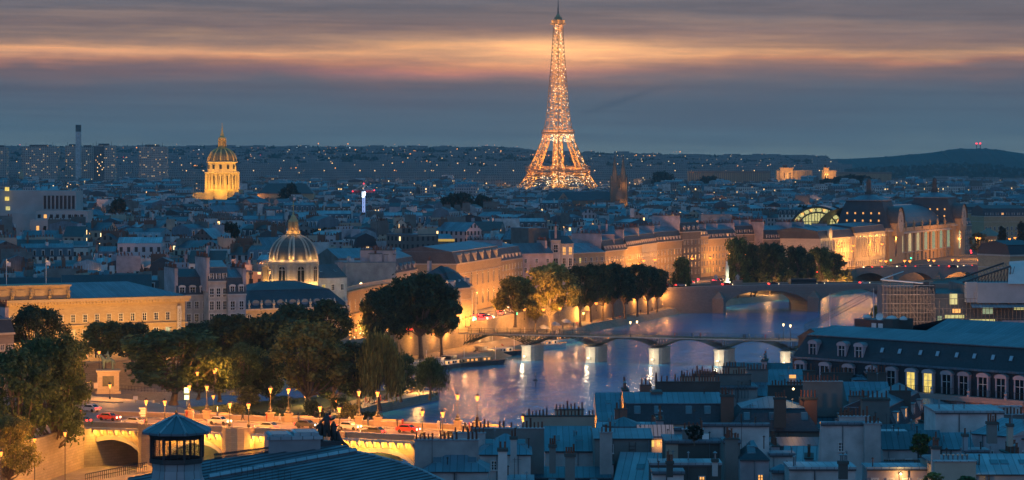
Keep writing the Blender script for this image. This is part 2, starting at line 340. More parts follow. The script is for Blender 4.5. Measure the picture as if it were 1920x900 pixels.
def slight(parent, loc, target, power, col=(1, .55, .2), size=100, r=.4, blend=.6, name='flood_light'):
    power *= LK
    l = bpy.data.lights.new(name, 'SPOT'); l.energy = power; l.color = warm(col); l.spot_size = radians(size); l.spot_blend = blend; l.shadow_soft_size = r
    o = bpy.data.objects.new(name, l); COL.objects.link(o); o.location = loc
    o.rotation_euler = (Vector(target) - Vector(loc)).to_track_quat('-Z', 'Y').to_euler()
    if parent: o.parent = parent
    return o
WCACHE = {}
def window_mesh(w, h, kind='plain', lit=None, arch=False, frame='trim_white'):
    """a window set on a wall whose outer face is y=0, looking to -y; origin at the sill centre"""
    k = (round(w, 2), round(h, 2), kind, lit, arch, frame)
    if k in WCACHE: return WCACHE[k]
    b = MB(); gl = 2; hw = w / 2
    def top(r, z): return [(r * cos(t), z + r * sin(t)) for t in [pi * i / 8 for i in range(9)]]
    if arch:
        P = [(-hw, 0), (hw, 0)] + top(hw, h - hw); b.slab(P, -.03, .0, 2)
        Q = [(-hw - .22, 0), (hw + .22, 0)] + top(hw + .22, h - hw)
        n = len(P)
        for i in range(1, n):
            j = (i + 1) % n; b.face([(Q[i][0], -.14, Q[i][1]), (Q[j][0], -.14, Q[j][1]), (P[j][0], -.14, P[j][1]), (P[i][0], -.14, P[i][1])], 0)
            b.face([(P[i][0], -.14, P[i][1]), (P[j][0], -.14, P[j][1]), (P[j][0], -.02, P[j][1]), (P[i][0], -.02, P[i][1])], 0)
            b.face([(Q[j][0], -.14, Q[j][1]), (Q[i][0], -.14, Q[i][1]), (Q[i][0], 0, Q[i][1]), (Q[j][0], 0, Q[j][1])], 0)
        b.box(-.05, .05, -.07, -.031, 0, h - .05, 1); b.box(-hw, hw, -.068, -.032, h - hw - .05, h - hw + .05, 1)
    else:
        b.box(-hw, hw, -.03, 0, 0, h, 2)
        s_ = .16 if kind not in ('bare', 'flush') else .07; fd = .12 if kind != 'flush' else .035
        b.box(-hw - s_, -hw, -fd, 0, 0, h, 0); b.box(hw, hw + s_, -fd, 0, 0, h, 0); b.box(-hw - s_, hw + s_, -.121, 0, h, h + s_ * 1.3, 0)
        b.box(-hw - s_ * 1.4, hw + s_ * 1.4, -.2, 0, -.14, 0, 0)
        b.box(-.045, .045, -.07 if kind != 'flush' else -.04, -.031, 0, h, 1)
        for q in (.33, .66): b.box(-hw, hw, -.062, -.032, h * q - .03, h * q + .03, 1)
        b.box(-hw, -hw + .07, -.072, -.031, 0, h, 1); b.box(hw - .07, hw, -.072, -.031, 0, h, 1)
        if kind == 'hood': b.box(-hw - .3, hw + .3, -.32, 0, h + .25, h + .42, 0)
        if kind == 'balcony':
            b.box(-hw - .3, hw + .3, -.55, 0, -.3, -.16, 0)
            for i in range(7): x_ = -hw - .25 + i * (w + .5) / 6; b.box(x_ - .02, x_ + .02, -.53, -.49, -.16, .75, 3)
            b.box(-hw - .3, hw + .3, -.54, -.48, .75, .8, 3)
    me = b.mesh('window', [frame, 'white_paint' if not lit else 'iron', lit or 'glass_dark', 'iron'])
    WCACHE[k] = me; return me
def dormer_mesh(w=1.3, h=1.9, d=1.8, lit=None, style='arch', wall='trim_white', roof='lead'):
    k = ('d', w, h, d, lit, style, wall, roof)
    if k in WCACHE: return WCACHE[k]
    b = MB(); hw = w / 2 + .22
    b.box(-hw, -w / 2, 0, d, 0, h, 0); b.box(w / 2, hw, 0, d, 0, h, 0); b.box(-w / 2, w / 2, .12, .18, 0, h, 2)
    b.box(-.04, .04, .08, .119, 0, h, 3); b.box(-w / 2, w / 2, .085, .118, h * .62, h * .62 + .06, 3)
    if style == 'arch':
        P = [(-hw - .12, h), (hw + .12, h)] + [((hw + .12) * cos(t), h + .15 + .5 * sin(t)) for t in [pi * i / 6 for i in range(7)]]
        b.slab(P, -.1, d, 0); Q = [(x_ * 1.04, z_ + .05) for x_, z_ in P[2:]]
        for i in range(6): b.face([(Q[i][0], -.14, Q[i][1]), (Q[i][0], d, Q[i][1]), (Q[i + 1][0], d, Q[i + 1][1]), (Q[i + 1][0], -.14, Q[i + 1][1])][::-1], 1)
    elif style == 'gable':
        P = [(-hw - .1, h), (hw + .1, h), (0, h + .8)]; b.slab(P, -.1, d, 0)
        b.face([(hw + .2, -.2, h - .02), (hw + .2, d, h - .02), (0, d, h + .9), (0, -.2, h + .9)], 1); b.face([(-hw - .2, d, h - .02), (-hw - .2, -.2, h - .02), (0, -.2, h + .9), (0, d, h + .9)], 1)
    else: b.box(-hw - .1, hw + .1, -.12, d, h, h + .15, 1)
    me = b.mesh('dormer', [wall, roof, lit or 'glass_dark', 'white_paint']); WCACHE[k] = me; return me
def pot_mesh(kind=0):
    k = ('pot', kind)
    if k in WCACHE: return WCACHE[k]
    b = MB()
    if kind == 0: b.lathe([(.17, 0), (.14, .1), (.12, .75), (.15, .78), (.15, .85)], 7)
    elif kind == 1: b.lathe([(.16, 0), (.13, 1.15), (.16, 1.2), (.16, 1.26)], 7)
    else: b.lathe([(.13, 0), (.13, .7), (.3, .75), (.3, .8), (.05, .98)], 7)
    me = b.mesh('chimney_pot', ['clay_pot' if kind < 2 else 'zinc_light']); WCACHE[k] = me; return me
def stack(parent, x, y, z, ln, th, h, axis='y', mat='render_grey', pots=True, step=.55, parts=True, up=3):
    """chimney wall from z to z+h, pots along it"""
    b = MB()
    sx, sy = (th, ln) if axis == 'y' else (ln, th)
    b.box(-sx / 2, sx / 2, -sy / 2, sy / 2, -up, h, 0); b.box(-sx / 2 - .1, sx / 2 + .1, -sy / 2 - .1, sy / 2 + .1, h, h + .16, 1)
    n = max(2, int(ln / step)); spots = []
    for i in range(n):
        if R.random() < .1: continue
        t = -ln / 2 + (i + .5) * ln / n; spots.append((0, t) if axis == 'y' else (t, 0))
    if not parts:
        for (a, c_) in spots: b.box(a - .16, a + .16, c_ - .16, c_ + .16, h + .16, h + .9 + R.random() * .4, 2)
    o = b.build('chimney_stack', [mat, 'render_dark', 'clay_pot'], parent, (x, y, z))
    if parts and pots:
        for (a, c_) in spots:
            place('chimney_pot', pot_mesh(R.choice([0, 0, 1, 1, 0, 2]) if th < 3 else 0), o, (a, c_, h + .16), 0, .9 + R.random() * .4)
    return o
def inset(P, d):
    n = len(P); out = []
    for i in range(n):
        a, b_, c_ = Vector(P[i - 1]), Vector(P[i]), Vector(P[(i + 1) % n])
        e1 = (b_ - a).normalized(); e2 = (c_ - b_).normalized(); n1 = Vector((-e1.y, e1.x)); n2 = Vector((-e2.y, e2.x))
        k = (n1 + n2); k = k / max(.2, k.dot(n1)); out.append(tuple(b_ + k * d))
    return out
LAMPS = []
def bldg(name, label, p0, p1, dep, ze, z0=9.0, roof='mansard', rh=5.0, wall='stone', rm='slate', rm2='zinc', cols=0, rows=(), wsz=(1.15, 2.0), wk='plain', lit=.12, stacks=(), dorm=0, dst='arch', sky=0, cat='building', group=None, arch=False, band=True, hip=0.0, stkmat='plaster_lilac', rearwall=None, ins=None, sidewin=0, pots=True, ml=.9):
    """p0,p1: plan ends of the front wall, left to right as seen; the wall looks to -y of the local frame"""
    w = hypot(p1[0] - p0[0], p1[1] - p0[1]); rz = atan2(p1[1] - p0[1], p1[0] - p0[0]); H = ze - z0
    t = thing(name, label, cat, (p0[0], p0[1], z0), rz, group)
    b = MB(); b.box(0, w, 0, dep, 0, H, 0)
    if band: b.box(-.15, w + .15, -.35, dep + .15, H - .45, H - .002, 1); b.box(-.08, w + .08, -.2, dep, H - 3.9, H - 3.65, 1)
    b.build('wall', [wall, 'stone_pale' if wall.startswith('stone') else wall], t)
    r = MB(); P = [(-.1, -.1), (w + .1, -.1), (w + .1, dep + .1), (-.1, dep + .1)]; top = H
    i1 = ins if ins is not None else rh * .28
    if roof == 'mansard':
        e = .02
        Q = [(e if hip == 0 else i1, i1), (w - e if hip == 0 else w - i1, i1), (w - e if hip == 0 else w - i1, dep - i1), (e if hip == 0 else i1, dep - i1)]
        r.loft(P, H, Q, H + rh * .68, 0); ym = dep / 2
        A = H + rh * .68; B = H + rh; o_ = .02 if hip == 0 else min(w, dep) / 2 - .5
        r.box(Q[0][0] - .08, Q[1][0] + .08, Q[0][1] - .15, Q[2][1] + .15, A - .05, A + .08, 1)
        A += .08; x0, x1 = Q[0][0], Q[1][0]; y0, y1 = Q[0][1], Q[2][1]; k = 0 if hip == 0 else min((y1 - y0) / 2, (x1 - x0) / 2 - .2)
        r.face([(x0, y0, A), (x1, y0, A), (x1 - k, ym, B), (x0 + k, ym, B)], 1); r.face([(x1, y1, A), (x0, y1, A), (x0 + k, ym, B), (x1 - k, ym, B)], 1)
        r.face([(x1, y0, A), (x1, y1, A), (x1 - k, ym, B)], 1 if k else 0); r.face([(x0, y1, A), (x0, y0, A), (x0 + k, ym, B)], 1 if k else 0)
        top = B
    elif roof == 'gable':
        ym = dep / 2; k = hip * dep / 2 if hip else 0
        r.face([(-.2, -.3, H), (w + .2, -.3, H), (w + .2 - k, ym, H + rh), (-.2 + k, ym, H + rh)], 1); r.face([(w + .2, dep + .3, H), (-.2, dep + .3, H), (-.2 + k, ym, H + rh), (w + .2 - k, ym, H + rh)], 1)
        r.face([(w + .19, -.3, H), (w + .19, dep + .3, H), (w + .19 - k, ym, H + rh)], 1 if k else 2); r.face([(-.19, dep + .3, H), (-.19, -.3, H), (-.19 + k, ym, H + rh)], 1 if k else 2); top = H + rh
    elif roof == 'shed':
        r.face([(-.1, -.2, H), (w + .1, -.2, H), (w + .1, dep, H + rh), (-.1, dep, H + rh)], 1); r.face([(w, 0, H), (w, dep, H), (w, dep, H + rh)], 2); r.face([(0, dep, H), (0, 0, H), (0, dep, H + rh)], 2); r.face([(w, dep, H), (0, dep, H), (0, dep, H + rh), (w, dep, H + rh)], 2); top = H + rh
    elif roof == 'flat':
        r.box(-.12, w + .12, -.12, dep + .12, H + .001, H + .25, 1); r.box(.4, w - .4, .4, dep - .4, H + .251, H + .27, 1); top = H + .25
        for q in range(int(w / 7) if dep > 9 else 0):
            x_ = 1 + R.random() * (w - 3); y_ = 1 + R.random() * (dep - 3); r.box(x_, x_ + 1 + R.random(), y_, y_ + 1 + R.random(), H + .25, H + 1.2 + R.random(), 2)
    elif roof == 'cone':
        n = 10; cxr, cyr = w / 2, dep / 2; rr = max(w, dep) * .62
        r.lathe([(rr, H), (rr, H + .25), (0.1, H + rh)], n, cxr, cyr, 1); top = H + rh
    ro = r.build('roof', [rm, rm2, wall], t)
    fr = 'stone_pale' if wall.startswith('stone') else 'trim_white'
    if cols and rows:
        for zr in rows:
            for i in range(cols):
                x_ = (i + .5) * w / cols; L_ = None
                if R.random() < lit: L_ = R.choice(['lit_yellow', 'lit_warm', 'lit_warm'])
                place('window', window_mesh(wsz[0], wsz[1], wk, L_, arch, fr), t, (x_, -.002, zr))
    if sidewin:
        for zr in rows:
            for i in range(sidewin):
                y_ = (i + .5) * dep / sidewin
                place('window', window_mesh(wsz[0], wsz[1], 'plain', 'lit_warm' if R.random() < lit else None, arch, fr), t, (w + .002, y_, zr), pi / 2)
    if dorm:
        for i in range(dorm):
            dw = min(1.3, w / dorm * .45)
            place('dormer', dormer_mesh(round(dw, 1), min(1.9, rh * .45), 1.6, 'lit_warm' if R.random() < lit else None, dst), t, ((i + .5) * w / dorm, .15, H + .15))
    for i in range(sky):
        sb = MB(); sb.box(-.45, .45, -.05, .03, 0, 1.1, 0); sb.box(-.38, .38, -.08, -.051, .08, 1.02, 1)
        o = sb.build('skylight', ['zinc_light', 'glass_sky'], t, ((i + .5) * w / sky + R.uniform(-.5, .5), i1 * .55 - .1 if roof == 'mansard' else dep * .22, H + rh * .34 if roof == 'mansard' else H + rh * .47))
        o.rotation_euler = (-(pi / 2 - atan2(rh * .68, i1)) if roof == 'mansard' else -(pi / 2 - atan2(rh, dep / 2)), 0, 0)
    for (fx, fy, ln, hh) in stacks:
        stack(t, fx * w, fy * dep, H, ln, ml, hh + (top - H), 'y', stkmat, pots)
    return t
# ------------------------------------------------------------------ organic bodies (statues, people) grown on a skeleton
def skin(name, pts, edges, rad, mat, sub=1):
    me = bpy.data.meshes.new(name); me.from_pydata(pts, edges, []); o = bpy.data.objects.new(name, me); COL.objects.link(o)
    o.modifiers.new('s', 'SKIN'); sv = me.skin_vertices[0].data
    for i, r in enumerate(rad): sv[i].radius = (r, r) if not isinstance(r, tuple) else r; sv[i].use_root = (i == 0)
    md = o.modifiers.new('u', 'SUBSURF'); md.levels = sub; md.render_levels = sub
    bpy.context.view_layer.update(); dg = bpy.context.evaluated_depsgraph_get(); m2 = bpy.data.meshes.new_from_object(o.evaluated_get(dg)); m2.name = name
    bpy.data.objects.remove(o); m2.materials.clear(); m2.materials.append(MATS[mat])
    for p in m2.polygons: p.use_smooth = True
    return m2
# ------------------------------------------------------------------ trees
def tree_meshes(kind, h, w, trunkh, n, leaf, mat, bark, seed, size=.42):
    """returns trunk mesh and crown mesh, base at 0; crown built of leaf clumps spread through lobes"""
    q = random.Random(seed); tb = MB(); r0 = .022 * h + .1
    lobes = []; base = Vector((0, 0, 0)); top = Vector((q.uniform(-.5, .5), q.uniform(-.5, .5), trunkh * 1.05))
    tb.tube(base, top, r0, 8, 0, r0 * .7); tb.tube((0, 0, -.3), (0, 0, .6), r0 * 1.4, 8, 0, r0)
    if kind == 'poplar': nl = 16
    elif kind == 'willow': nl = 14
    else: nl = 34
    for i in range(nl):
        a = i * 2.39996 + q.uniform(-.4, .4)
        if kind == 'poplar':
            f = (i + .5) / nl; z = trunkh + (h - trunkh) * (f * .93 + .03); rr = w * .5 * (1 - abs(f - .38) * .95) * q.uniform(.25, .55); L_ = w * .27 * (1.1 - f * .7); sz = (L_, L_, L_ * 1.7)
        elif kind == 'willow':
            f = (i + .5) / nl; z = trunkh + (h - trunkh) * (.35 + .55 * (1 - f)); rr = w * .5 * sqrt(f) * .72; L_ = w * .2; sz = (L_, L_, h * (.16 + .16 * f)); z -= h * .12 * f
        else:
            f = (i + .5) / nl; ph = f * 1.9 - .75; z = trunkh + (h - trunkh) * (.5 + .42 * sin(ph * 1.25)); rr = w * .5 * cos(ph * 1.0) * q.uniform(.35, .9); L_ = w * q.uniform(.085, .19); sz = (L_, L_, L_ * q.uniform(.7, .95))
        cpos = Vector((rr * cos(a), rr * sin(a), min(z, h - sz[2] * .8))) + Vector((q.gauss(0, .03), q.gauss(0, .03), q.gauss(0, .02))) * w
        lobes.append((cpos, sz)); s_ = top.lerp(base, 0 if i % 3 else .18); mid = s_.lerp(cpos, .5) + Vector((0, 0, -.04 * h if kind != 'willow' else .1 * h)); tb.tube(s_, mid, r0 * .4, 5, 0, r0 * .26); tb.tube(mid, cpos, r0 * .26, 5, 0, r0 * .08)
    cv, cf = [], []; per = n // len(lobes)
    for (cp, sz) in lobes:
        for k in range(per):
            d = Vector((q.gauss(0, 1), q.gauss(0, 1), q.gauss(0, 1)));  d.normalize(); rad = q.random() ** .38 * (1 + .22 * sin(7 * d.x + 5 * d.y + cp.x)) * (1.38 if q.random() < .09 else 1)
            p = cp + Vector((d.x * sz[0] * rad, d.y * sz[1] * rad, d.z * sz[2] * rad))
            s1 = size * q.uniform(.55, 1.35)
            if kind == 'willow': ax = Vector((q.uniform(-.2, .2), q.uniform(-.2, .2), -1)); u_ = ax.cross(Vector((q.gauss(0, 1), q.gauss(0, 1), .01))).normalized() * s1 * .35; v_ = ax * s1 * 1.7
            else:
                nn = (d + Vector((q.gauss(0, .7), q.gauss(0, .7), q.gauss(0, .7) + .4))).normalized(); u_ = nn.cross(Vector((q.gauss(0, 1), q.gauss(0, 1), q.gauss(0, 1)))).normalized() * s1; v_ = nn.cross(u_) * q.uniform(.5, .9)
            i0 = len(cv); cv += [tuple(p - u_), tuple(p - v_ * .7), tuple(p + u_ * .9), tuple(p + v_)]; cf.append((i0, i0 + 1, i0 + 2, i0 + 3))
    me = bpy.data.meshes.new('crown'); me.from_pydata(cv, [], cf); me.materials.append(MATS[mat]); me.update()
    return tb.mesh('trunk', [bark]), me
TV = {}
def tree(name, label, x, y, z, h, w, kind='round', mat='leaf_dark', group=None, trunk=.28, n=3600, size=None, seed=None, cat='tree'):
    seed = R.randint(0, 2) if seed is None else seed; k = (kind, mat, seed, trunk, n, size)
    H0, W0 = 16.0, (12.0 if kind != 'poplar' else 6.0)
    if k not in TV: TV[k] = tree_meshes(kind, H0, W0, H0 * trunk, n, 0, mat, 'bark' if mat != 'leaf_yellow' else 'bark_pale', seed * 31 + 5, size or .42)
    t = thing(name, label, cat, (x, y, z), R.uniform(0, 6.28), group)
    for nm, me in zip(('trunk', 'crown'), TV[k]): place(nm, me, t, None, 0, (w / W0, w / W0, h / H0))
    return t
def treepx(label, pxc, pyb, pyt, wpx, zb, name='broadleaf_tree', **k):
    D = DZ(pyb, zb); return tree(name, label, X(pxc, D), D, zb, (pyb - pyt) / F * D, wpx / F * D * 1.14, **k)
# ================================================================== THE SETTING
def interp(T, d):
    if d <= T[0][1]: return T[0][0]
    for (x0, y0), (x1, y1) in zip(T, T[1:]):
        if d <= y1: return x0 + (x1 - x0) * (d - y0) / (y1 - y0)
    return T[-1][0]
LU = [(-420, 560), (-150, 650), (-105, 690), (-75, 735), (-36, 803), (-26, 835), (-6, 895), (8, 955), (22, 1000), (40, 1040), (56, 1085), (70, 1135), (79, 1170), (118, 1240), (152, 1295), (176, 1345), (238, 1408), (330, 1490), (520, 1640)]
LE = [(-300, 560), (-130, 650), (-88, 690), (-58, 735), (-30, 790), (-14, 812), (4, 870), (18, 930), (34, 1000), (53, 1055), (72, 1115), (86, 1160), (130, 1235), (165, 1290), (190, 1340), (252, 1400), (345, 1480), (540, 1630)]
RE = [(-420, 150), (-120, 330), (-30, 420), (35, 480), (60, 560), (90, 680), (115, 790), (140, 950), (163, 1167), (262, 1335), (400, 1440), (600, 1600)]
def ridge(px):
    T = [(-1000, 282), (0, 281), (950, 283), (1010, 290), (1300, 297), (1560, 299), (1640, 296), (1700, 290), (1745, 287), (1790, 279), (1850, 278.5), (1880, 282), (1920, 290), (2300, 300)]
    for (a, b_), (c_, d) in zip(T, T[1:]):
        if a <= px <= c_: return b_ + (d - b_) * (px - a) / (c_ - a)
    return 300
def hterr(x, d):
    if d < 3600: return 9.0
    px = PX(x, d); zr = Z(ridge(max(-990, min(2290, px))), 9500); t = min(1, (d - 3600) / 5900.0); t = t * t * (3 - 2 * t) if px < 1550 else t ** 3
    return 9 + (zr - 9) * t + (sin(x * .004 + d * .002) * 3 + sin(x * .011) * 1.5) * t * (1 - t) * 2
g = MB(); ds = [560, 600, 650, 690, 735, 770, 803, 835, 895, 955, 1000, 1040, 1085, 1135, 1170, 1240, 1295, 1345, 1408, 1490, 1640, 1750]
for a, b_ in zip(ds, ds[1:]):
    g.face([(-3000, a, 9), (interp(LU, a), a, 9), (interp(LU, b_), b_, 9), (-3000, b_, 9)], 0)
ds2 = [60, 150, 330, 420, 480, 560, 680, 790, 950, 1167, 1335, 1440, 1600, 1750]
for a, b_ in zip(ds2, ds2[1:]):
    g.face([(interp(RE, a), a, 9), (3000, a, 9), (3000, b_, 9), (interp(RE, b_), b_, 9)], 0)
yy = [1750, 2200, 2900, 3600] + [3600 + 295 * i for i in range(1, 21)] + [9520, 10500, 16000, 30000]
for a, b_ in zip(yy, yy[1:]):
    for i in range(60):
        u0, u1 = -.42 + .84 * i / 60, -.42 + .84 * (i + 1) / 60
        if i == 0: u0 = -1.6
        if i == 59: u1 = 1.6
        f = lambda u, d: (u * d, d, hterr(max(-.4 * d, min(.4 * d, u * d)), min(d, 9500)) * (1 if d <= 9520 else .75 if d < 12000 else .1))
        g.face([f(u0, a), f(u1, a), f(u1, b_), f(u0, b_)], 0 if a < 4200 else 1)
tag(g.build('ground', ['ground', 'far_hill']), 'dark city ground stretching to the hills', kind='structure')
r_ = MB(); r_.face([(-1500, 120, 0), (1500, 120, 0), (1500, 1745, 0), (-1500, 1745, 0)])
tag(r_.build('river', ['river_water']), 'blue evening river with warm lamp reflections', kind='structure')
# low quay of the left bank, its sloping stone edge, the quay wall with its parapet
q = MB(); D_ = sorted(set([p[1] for p in LE[1:]] + [p[1] for p in LU[1:]])); D_ = [d for d in D_ if d < 1600]
for a, b_ in zip(D_, D_[1:]):
    q.face([(interp(LU, a) - .2, a, 2.6), (interp(LE, a) - 3, a, 2.5), (interp(LE, b_) - 3, b_, 2.5), (interp(LU, b_) - .2, b_, 2.6)], 0)
    q.face([(interp(LE, a) - 3, a, 2.5), (interp(LE, a) + .5, a, -1), (interp(LE, b_) + .5, b_, -1), (interp(LE, b_) - 3, b_, 2.5)], 1)
tag(q.build('lower_quay', ['cobble', 'quay_stone']), 'low cobbled quay with a sloping stone edge along the far bank', kind='structure')
w_ = MB()
for a, b_ in zip(D_, D_[1:]):
    xa, xb = interp(LU, a), interp(LU, b_)
    w_.face([(xa, a, 2), (xb, b_, 2), (xb, b_, 10.1), (xa, a, 10.1)][::1], 0, True); w_.face([(xa, a, 10.1), (xb, b_, 10.1), (xb - .6, b_, 10.1), (xa - .6, a, 10.1)], 1); w_.face([(xb - .6, b_, 9), (xa - .6, a, 9), (xa - .6, a, 10.1), (xb - .6, b_, 10.1)][::-1], 0)
tag(w_.build('quay_wall', ['quay_stone', 'stone']), 'tall stone embankment wall along the far bank with warm lamp glow on it', 'wall')
# road and pavement of the left-bank quay
rd = MB(); pv = MB()
for a, b_ in zip(D_, D_[1:]):
    xa, xb = interp(LU, a), interp(LU, b_)
    rd.face([(xa - 17, a, 9.03), (xa - 4.5, a, 9.03), (xb - 4.5, b_, 9.03), (xb - 17, b_, 9.03)], 0)
    for k in (8.6, 12.8): rd.face([(xa - k - .1, a, 9.036), (xa - k + .1, a, 9.036), (xa - k + .1, a + (b_ - a) * .5, 9.036), (xa - k - .1, a + (b_ - a) * .5, 9.036)], 1)
    for o0, o1 in ((4.5, .6), (24, 17)):
        pv.face([(xa - o0, a, 9.15), (xa - o1, a, 9.15), (xb - o1, b_, 9.15), (xb - o0, b_, 9.15)], 0)
        pv.face([(xa - o0, a, 9), (xa - o0, a, 9.15), (xb - o0, b_, 9.15), (xb - o0, b_, 9)], 0); pv.face([(xa - o1, a, 9), (xb - o1, b_, 9), (xb - o1, b_, 9.15), (xa - o1, a, 9.15)], 0)
tag(rd.build('quay_road', ['road', 'road_marking']), 'road along the far quay', kind='structure'); tag(pv.build('pavement', ['pavement']), 'raised pavements of the far quay', kind='structure')
# right bank embankment wall, below the scaffolded building
w_ = MB()
for (x0, y0), (x1, y1) in zip(RE[3:], RE[4:]): w_.face([(x1, y1, -1), (x0, y0, -1), (x0, y0, 10), (x1, y1, 10)], 0, True)
tag(w_.build('embankment_wall', ['quay_stone']), 'stone river wall below the scaffolded building', 'wall')
# the island : raised square, garden point, low quay at the left
isl = MB()
hi_ = [(-66, 505), (-62, 530), (-78, 556), (-116, 590), (-300, 590), (-300, 440), (-92, 440), (-80, 492)]
isl.prism(hi_, -1, 12, 1, 0)
gd = [(-55, 540), (-47, 600), (-34, 655), (-19, 694), (-22, 699), (-34, 694), (-62, 662), (-96, 624), (-130, 600), (-130, 560)]
isl.prism(gd, -1, 2.2, 1, 2); gd2 = inset(gd, 5.5); isl.prism(gd2, 2.19, 3.2, 1, 3)
isl.prism([(-62, 440), (-60, 500), (-300, 500), (-300, 420), (-66, 420)], -1, 5, 1, 0)
tag(isl.build('island', ['cobble', 'quay_stone', 'gravel_path', 'grass']), 'stone edged river island with a garden point', kind='structure')
sq = MB(); sq.prism([(-67, 512), (-64, 529), (-76, 545), (-120, 566), (-300, 560), (-300, 496), (-82, 496)], 12.0, 12.04, 0); sq.prism([(-98, 552), (-80, 549), (-81, 556), (-116, 588), (-118, 580), (-104, 566)], 12.04, 12.2, 1)
tag(sq.build('square_road', ['road', 'pavement']), 'road and raised square at the island end of the bridge', kind='structure')
# ------------------------------------------------------------------ stone arch bridges
def arch_bridge(t, L_, W_, zd, piers, half, zs, crown, pier_w, mat='stone', camber=0.0, cut=True, z0=-1, sub=14, dz=None):
    """piers : x positions; arches between neighbours; local z = world z"""
    deck = lambda x: zd + camber * (1 - ((x - L_ / 2) / (L_ / 2)) ** 2)
    b = MB(); xs = []
    edges = [p for p in piers]
    def soffit(x):
        for p, q_ in zip(piers, piers[1:]):
            if p + pier_w / 2 < x < q_ - pier_w / 2:
                c_ = (p + q_) / 2; r0 = (q_ - p - pier_w) / 2; return zs + (crown + (deck(x) - zd) * .7 - zs) * sqrt(max(0, 1 - ((x - c_) / r0) ** 2))
        return z0
    xs = [0]
    for p, q_ in zip(piers, piers[1:]):
        a, e = p + pier_w / 2, q_ - pier_w / 2; xs += [a - .001, a + .001] + [a + (e - a) * (.5 - .5 * cos(pi * i / sub)) for i in range(1, sub)] + [e - .001, e + .001]
    xs += [L_]; xs = sorted(xs)
    for x0, x1 in zip(xs, xs[1:]):
        s0, s1, d0, d1 = soffit(x0), soffit(x1), deck(x0), deck(x1)
        b.face([(x0, 0, s0), (x1, 0, s1), (x1, 0, d1), (x0, 0, d0)], 0); b.face([(x1, W_, s1), (x0, W_, s0), (x0, W_, d0), (x1, W_, d1)], 0); b.face([(x0, W_, s0), (x1, W_, s1), (x1, 0, s1), (x0, 0, s0)], 0)
        if s0 > z0 and s1 > z0:   # voussoir ring proud of the face
            b.face([(x0, -.12, s0), (x1, -.12, s1), (x1, -.12, s1 + .8), (x0, -.12, s0 + .8)], 1); b.face([(x0, -.12, s0 + .8), (x1, -.12, s1 + .8), (x1, 0, s1 + .8), (x0, 0, s0 + .8)], 1)
    b.build('arches', [mat, 'stone_pale' if mat == 'stone' else mat], t)
    d = MB(); n = 40
    for i in range(n):
        x0, x1 = L_ * i / n, L_ * (i + 1) / n; d.face([(x0, 0, deck(x0) + .01), (x1, 0, deck(x1) + .01), (x1, W_, deck(x1) + .01), (x0, W_, deck(x0) + .01)], 0)
        for y0, y1 in ((0, 3), (W_ - 3, W_)): d.face([(x0, y0, deck(x0) + .15), (x1, y0, deck(x1) + .15), (x1, y1, deck(x1) + .15), (x0, y1, deck(x0) + .15)], 1)
        for yk in (3, W_ - 3): d.face([(x0, yk, deck(x0)), (x1, yk, deck(x1)), (x1, yk, deck(x1) + .15), (x0, yk, deck(x0) + .15)], 1)
    d.build('roadway', ['road', 'pavement'], t)
    for y_ in (0, W_ - .4):
        p_ = MB()
        for i in range(n):
            x0, x1 = L_ * i / n, L_ * (i + 1) / n; a0, a1 = deck(x0), deck(x1)
            p_.face([(x0, y_, a0), (x1, y_, a1), (x1, y_, a1 + 1.1), (x0, y_, a0 + 1.1)], 0); p_.face([(x1, y_ + .4, a1), (x0, y_ + .4, a0), (x0, y_ + .4, a0 + 1.1), (x1, y_ + .4, a1 + 1.1)], 0)
            p_.face([(x0, y_ - .1, a0 + 1.1), (x1, y_ - .1, a1 + 1.1), (x1, y_ + .5, a1 + 1.1), (x0, y_ + .5, a0 + 1.1)], 1); p_.face([(x0, y_ - .1, a0 + .95), (x1, y_ - .1, a1 + .95), (x1, y_ - .1, a1 + 1.1), (x0, y_ - .1, a0 + 1.1)], 1)
        p_.build('parapet', [mat, 'stone_pale'], t)
    return deck
# Old stone bridge in front
pa, pb = (-88, 500), (34, 442); L1 = hypot(pb[0] - pa[0], pb[1] - pa[1]); ang = atan2(pb[1] - pa[1], pb[0] - pa[0]); W1 = 21.0
pn = thing('stone_bridge', 'old stone bridge in front with round arches, lit cornice and paired candelabra lamps', 'bridge', (pa[0], pa[1], 0), ang)
def loc1(x, y):
    dx, dy = x - pa[0], y - pa[1]; return dx * cos(ang) + dy * sin(ang), -dx * sin(ang) + dy * cos(ang)
def px2loc(px, yl=0):    # where the ray of column px meets the line y=yl of the bridge
    k = (px - 960) / F; ox, oy = pa[0] - yl * sin(ang), pa[1] + yl * cos(ang); return (k * oy - ox) / (cos(ang) - k * sin(ang))
pier_px = [291, 449, 618, 811, 985]; pier_x = [px2loc(p) for p in pier_px]; pier_x = [px2loc(130)] + pier_x + [L1 + 5]
deck1 = arch_bridge(pn, L1, W1, 12.0, pier_x, 0, 5.2, 9.9, 4.6, 'stone', .5)
co = MB()
NB = 60
for i in range(NB):
    x0, x1 = L1 * i / NB, L1 * (i + 1) / NB; a0, a1 = deck1(x0) - .35, deck1(x1) - .35
    co.face([(x0, -1.0, a0), (x1, -1.0, a1), (x1, -1.0, a1 + .4), (x0, -1.0, a0 + .4)], 0); co.face([(x0, -1.0, a0 + .4), (x1, -1.0, a1 + .4), (x1, .1, a1 + .4), (x0, .1, a0 + .4)], 0); co.face([(x0, .0, a0), (x1, .0, a1), (x1, -1.0, a1), (x0, -1.0, a0)], 0)
co.build('cornice', ['stone_pale'], pn)
cb_ = MB(); cb_.box(-.22, .22, -.95, -.01, -.5, 0, 0); cb_.box(-.18, .18, -.6, -.01, -1.0, -.5, 0); cbm = cb_.mesh('corbel', ['stone_pale'])
x_ = 1.0
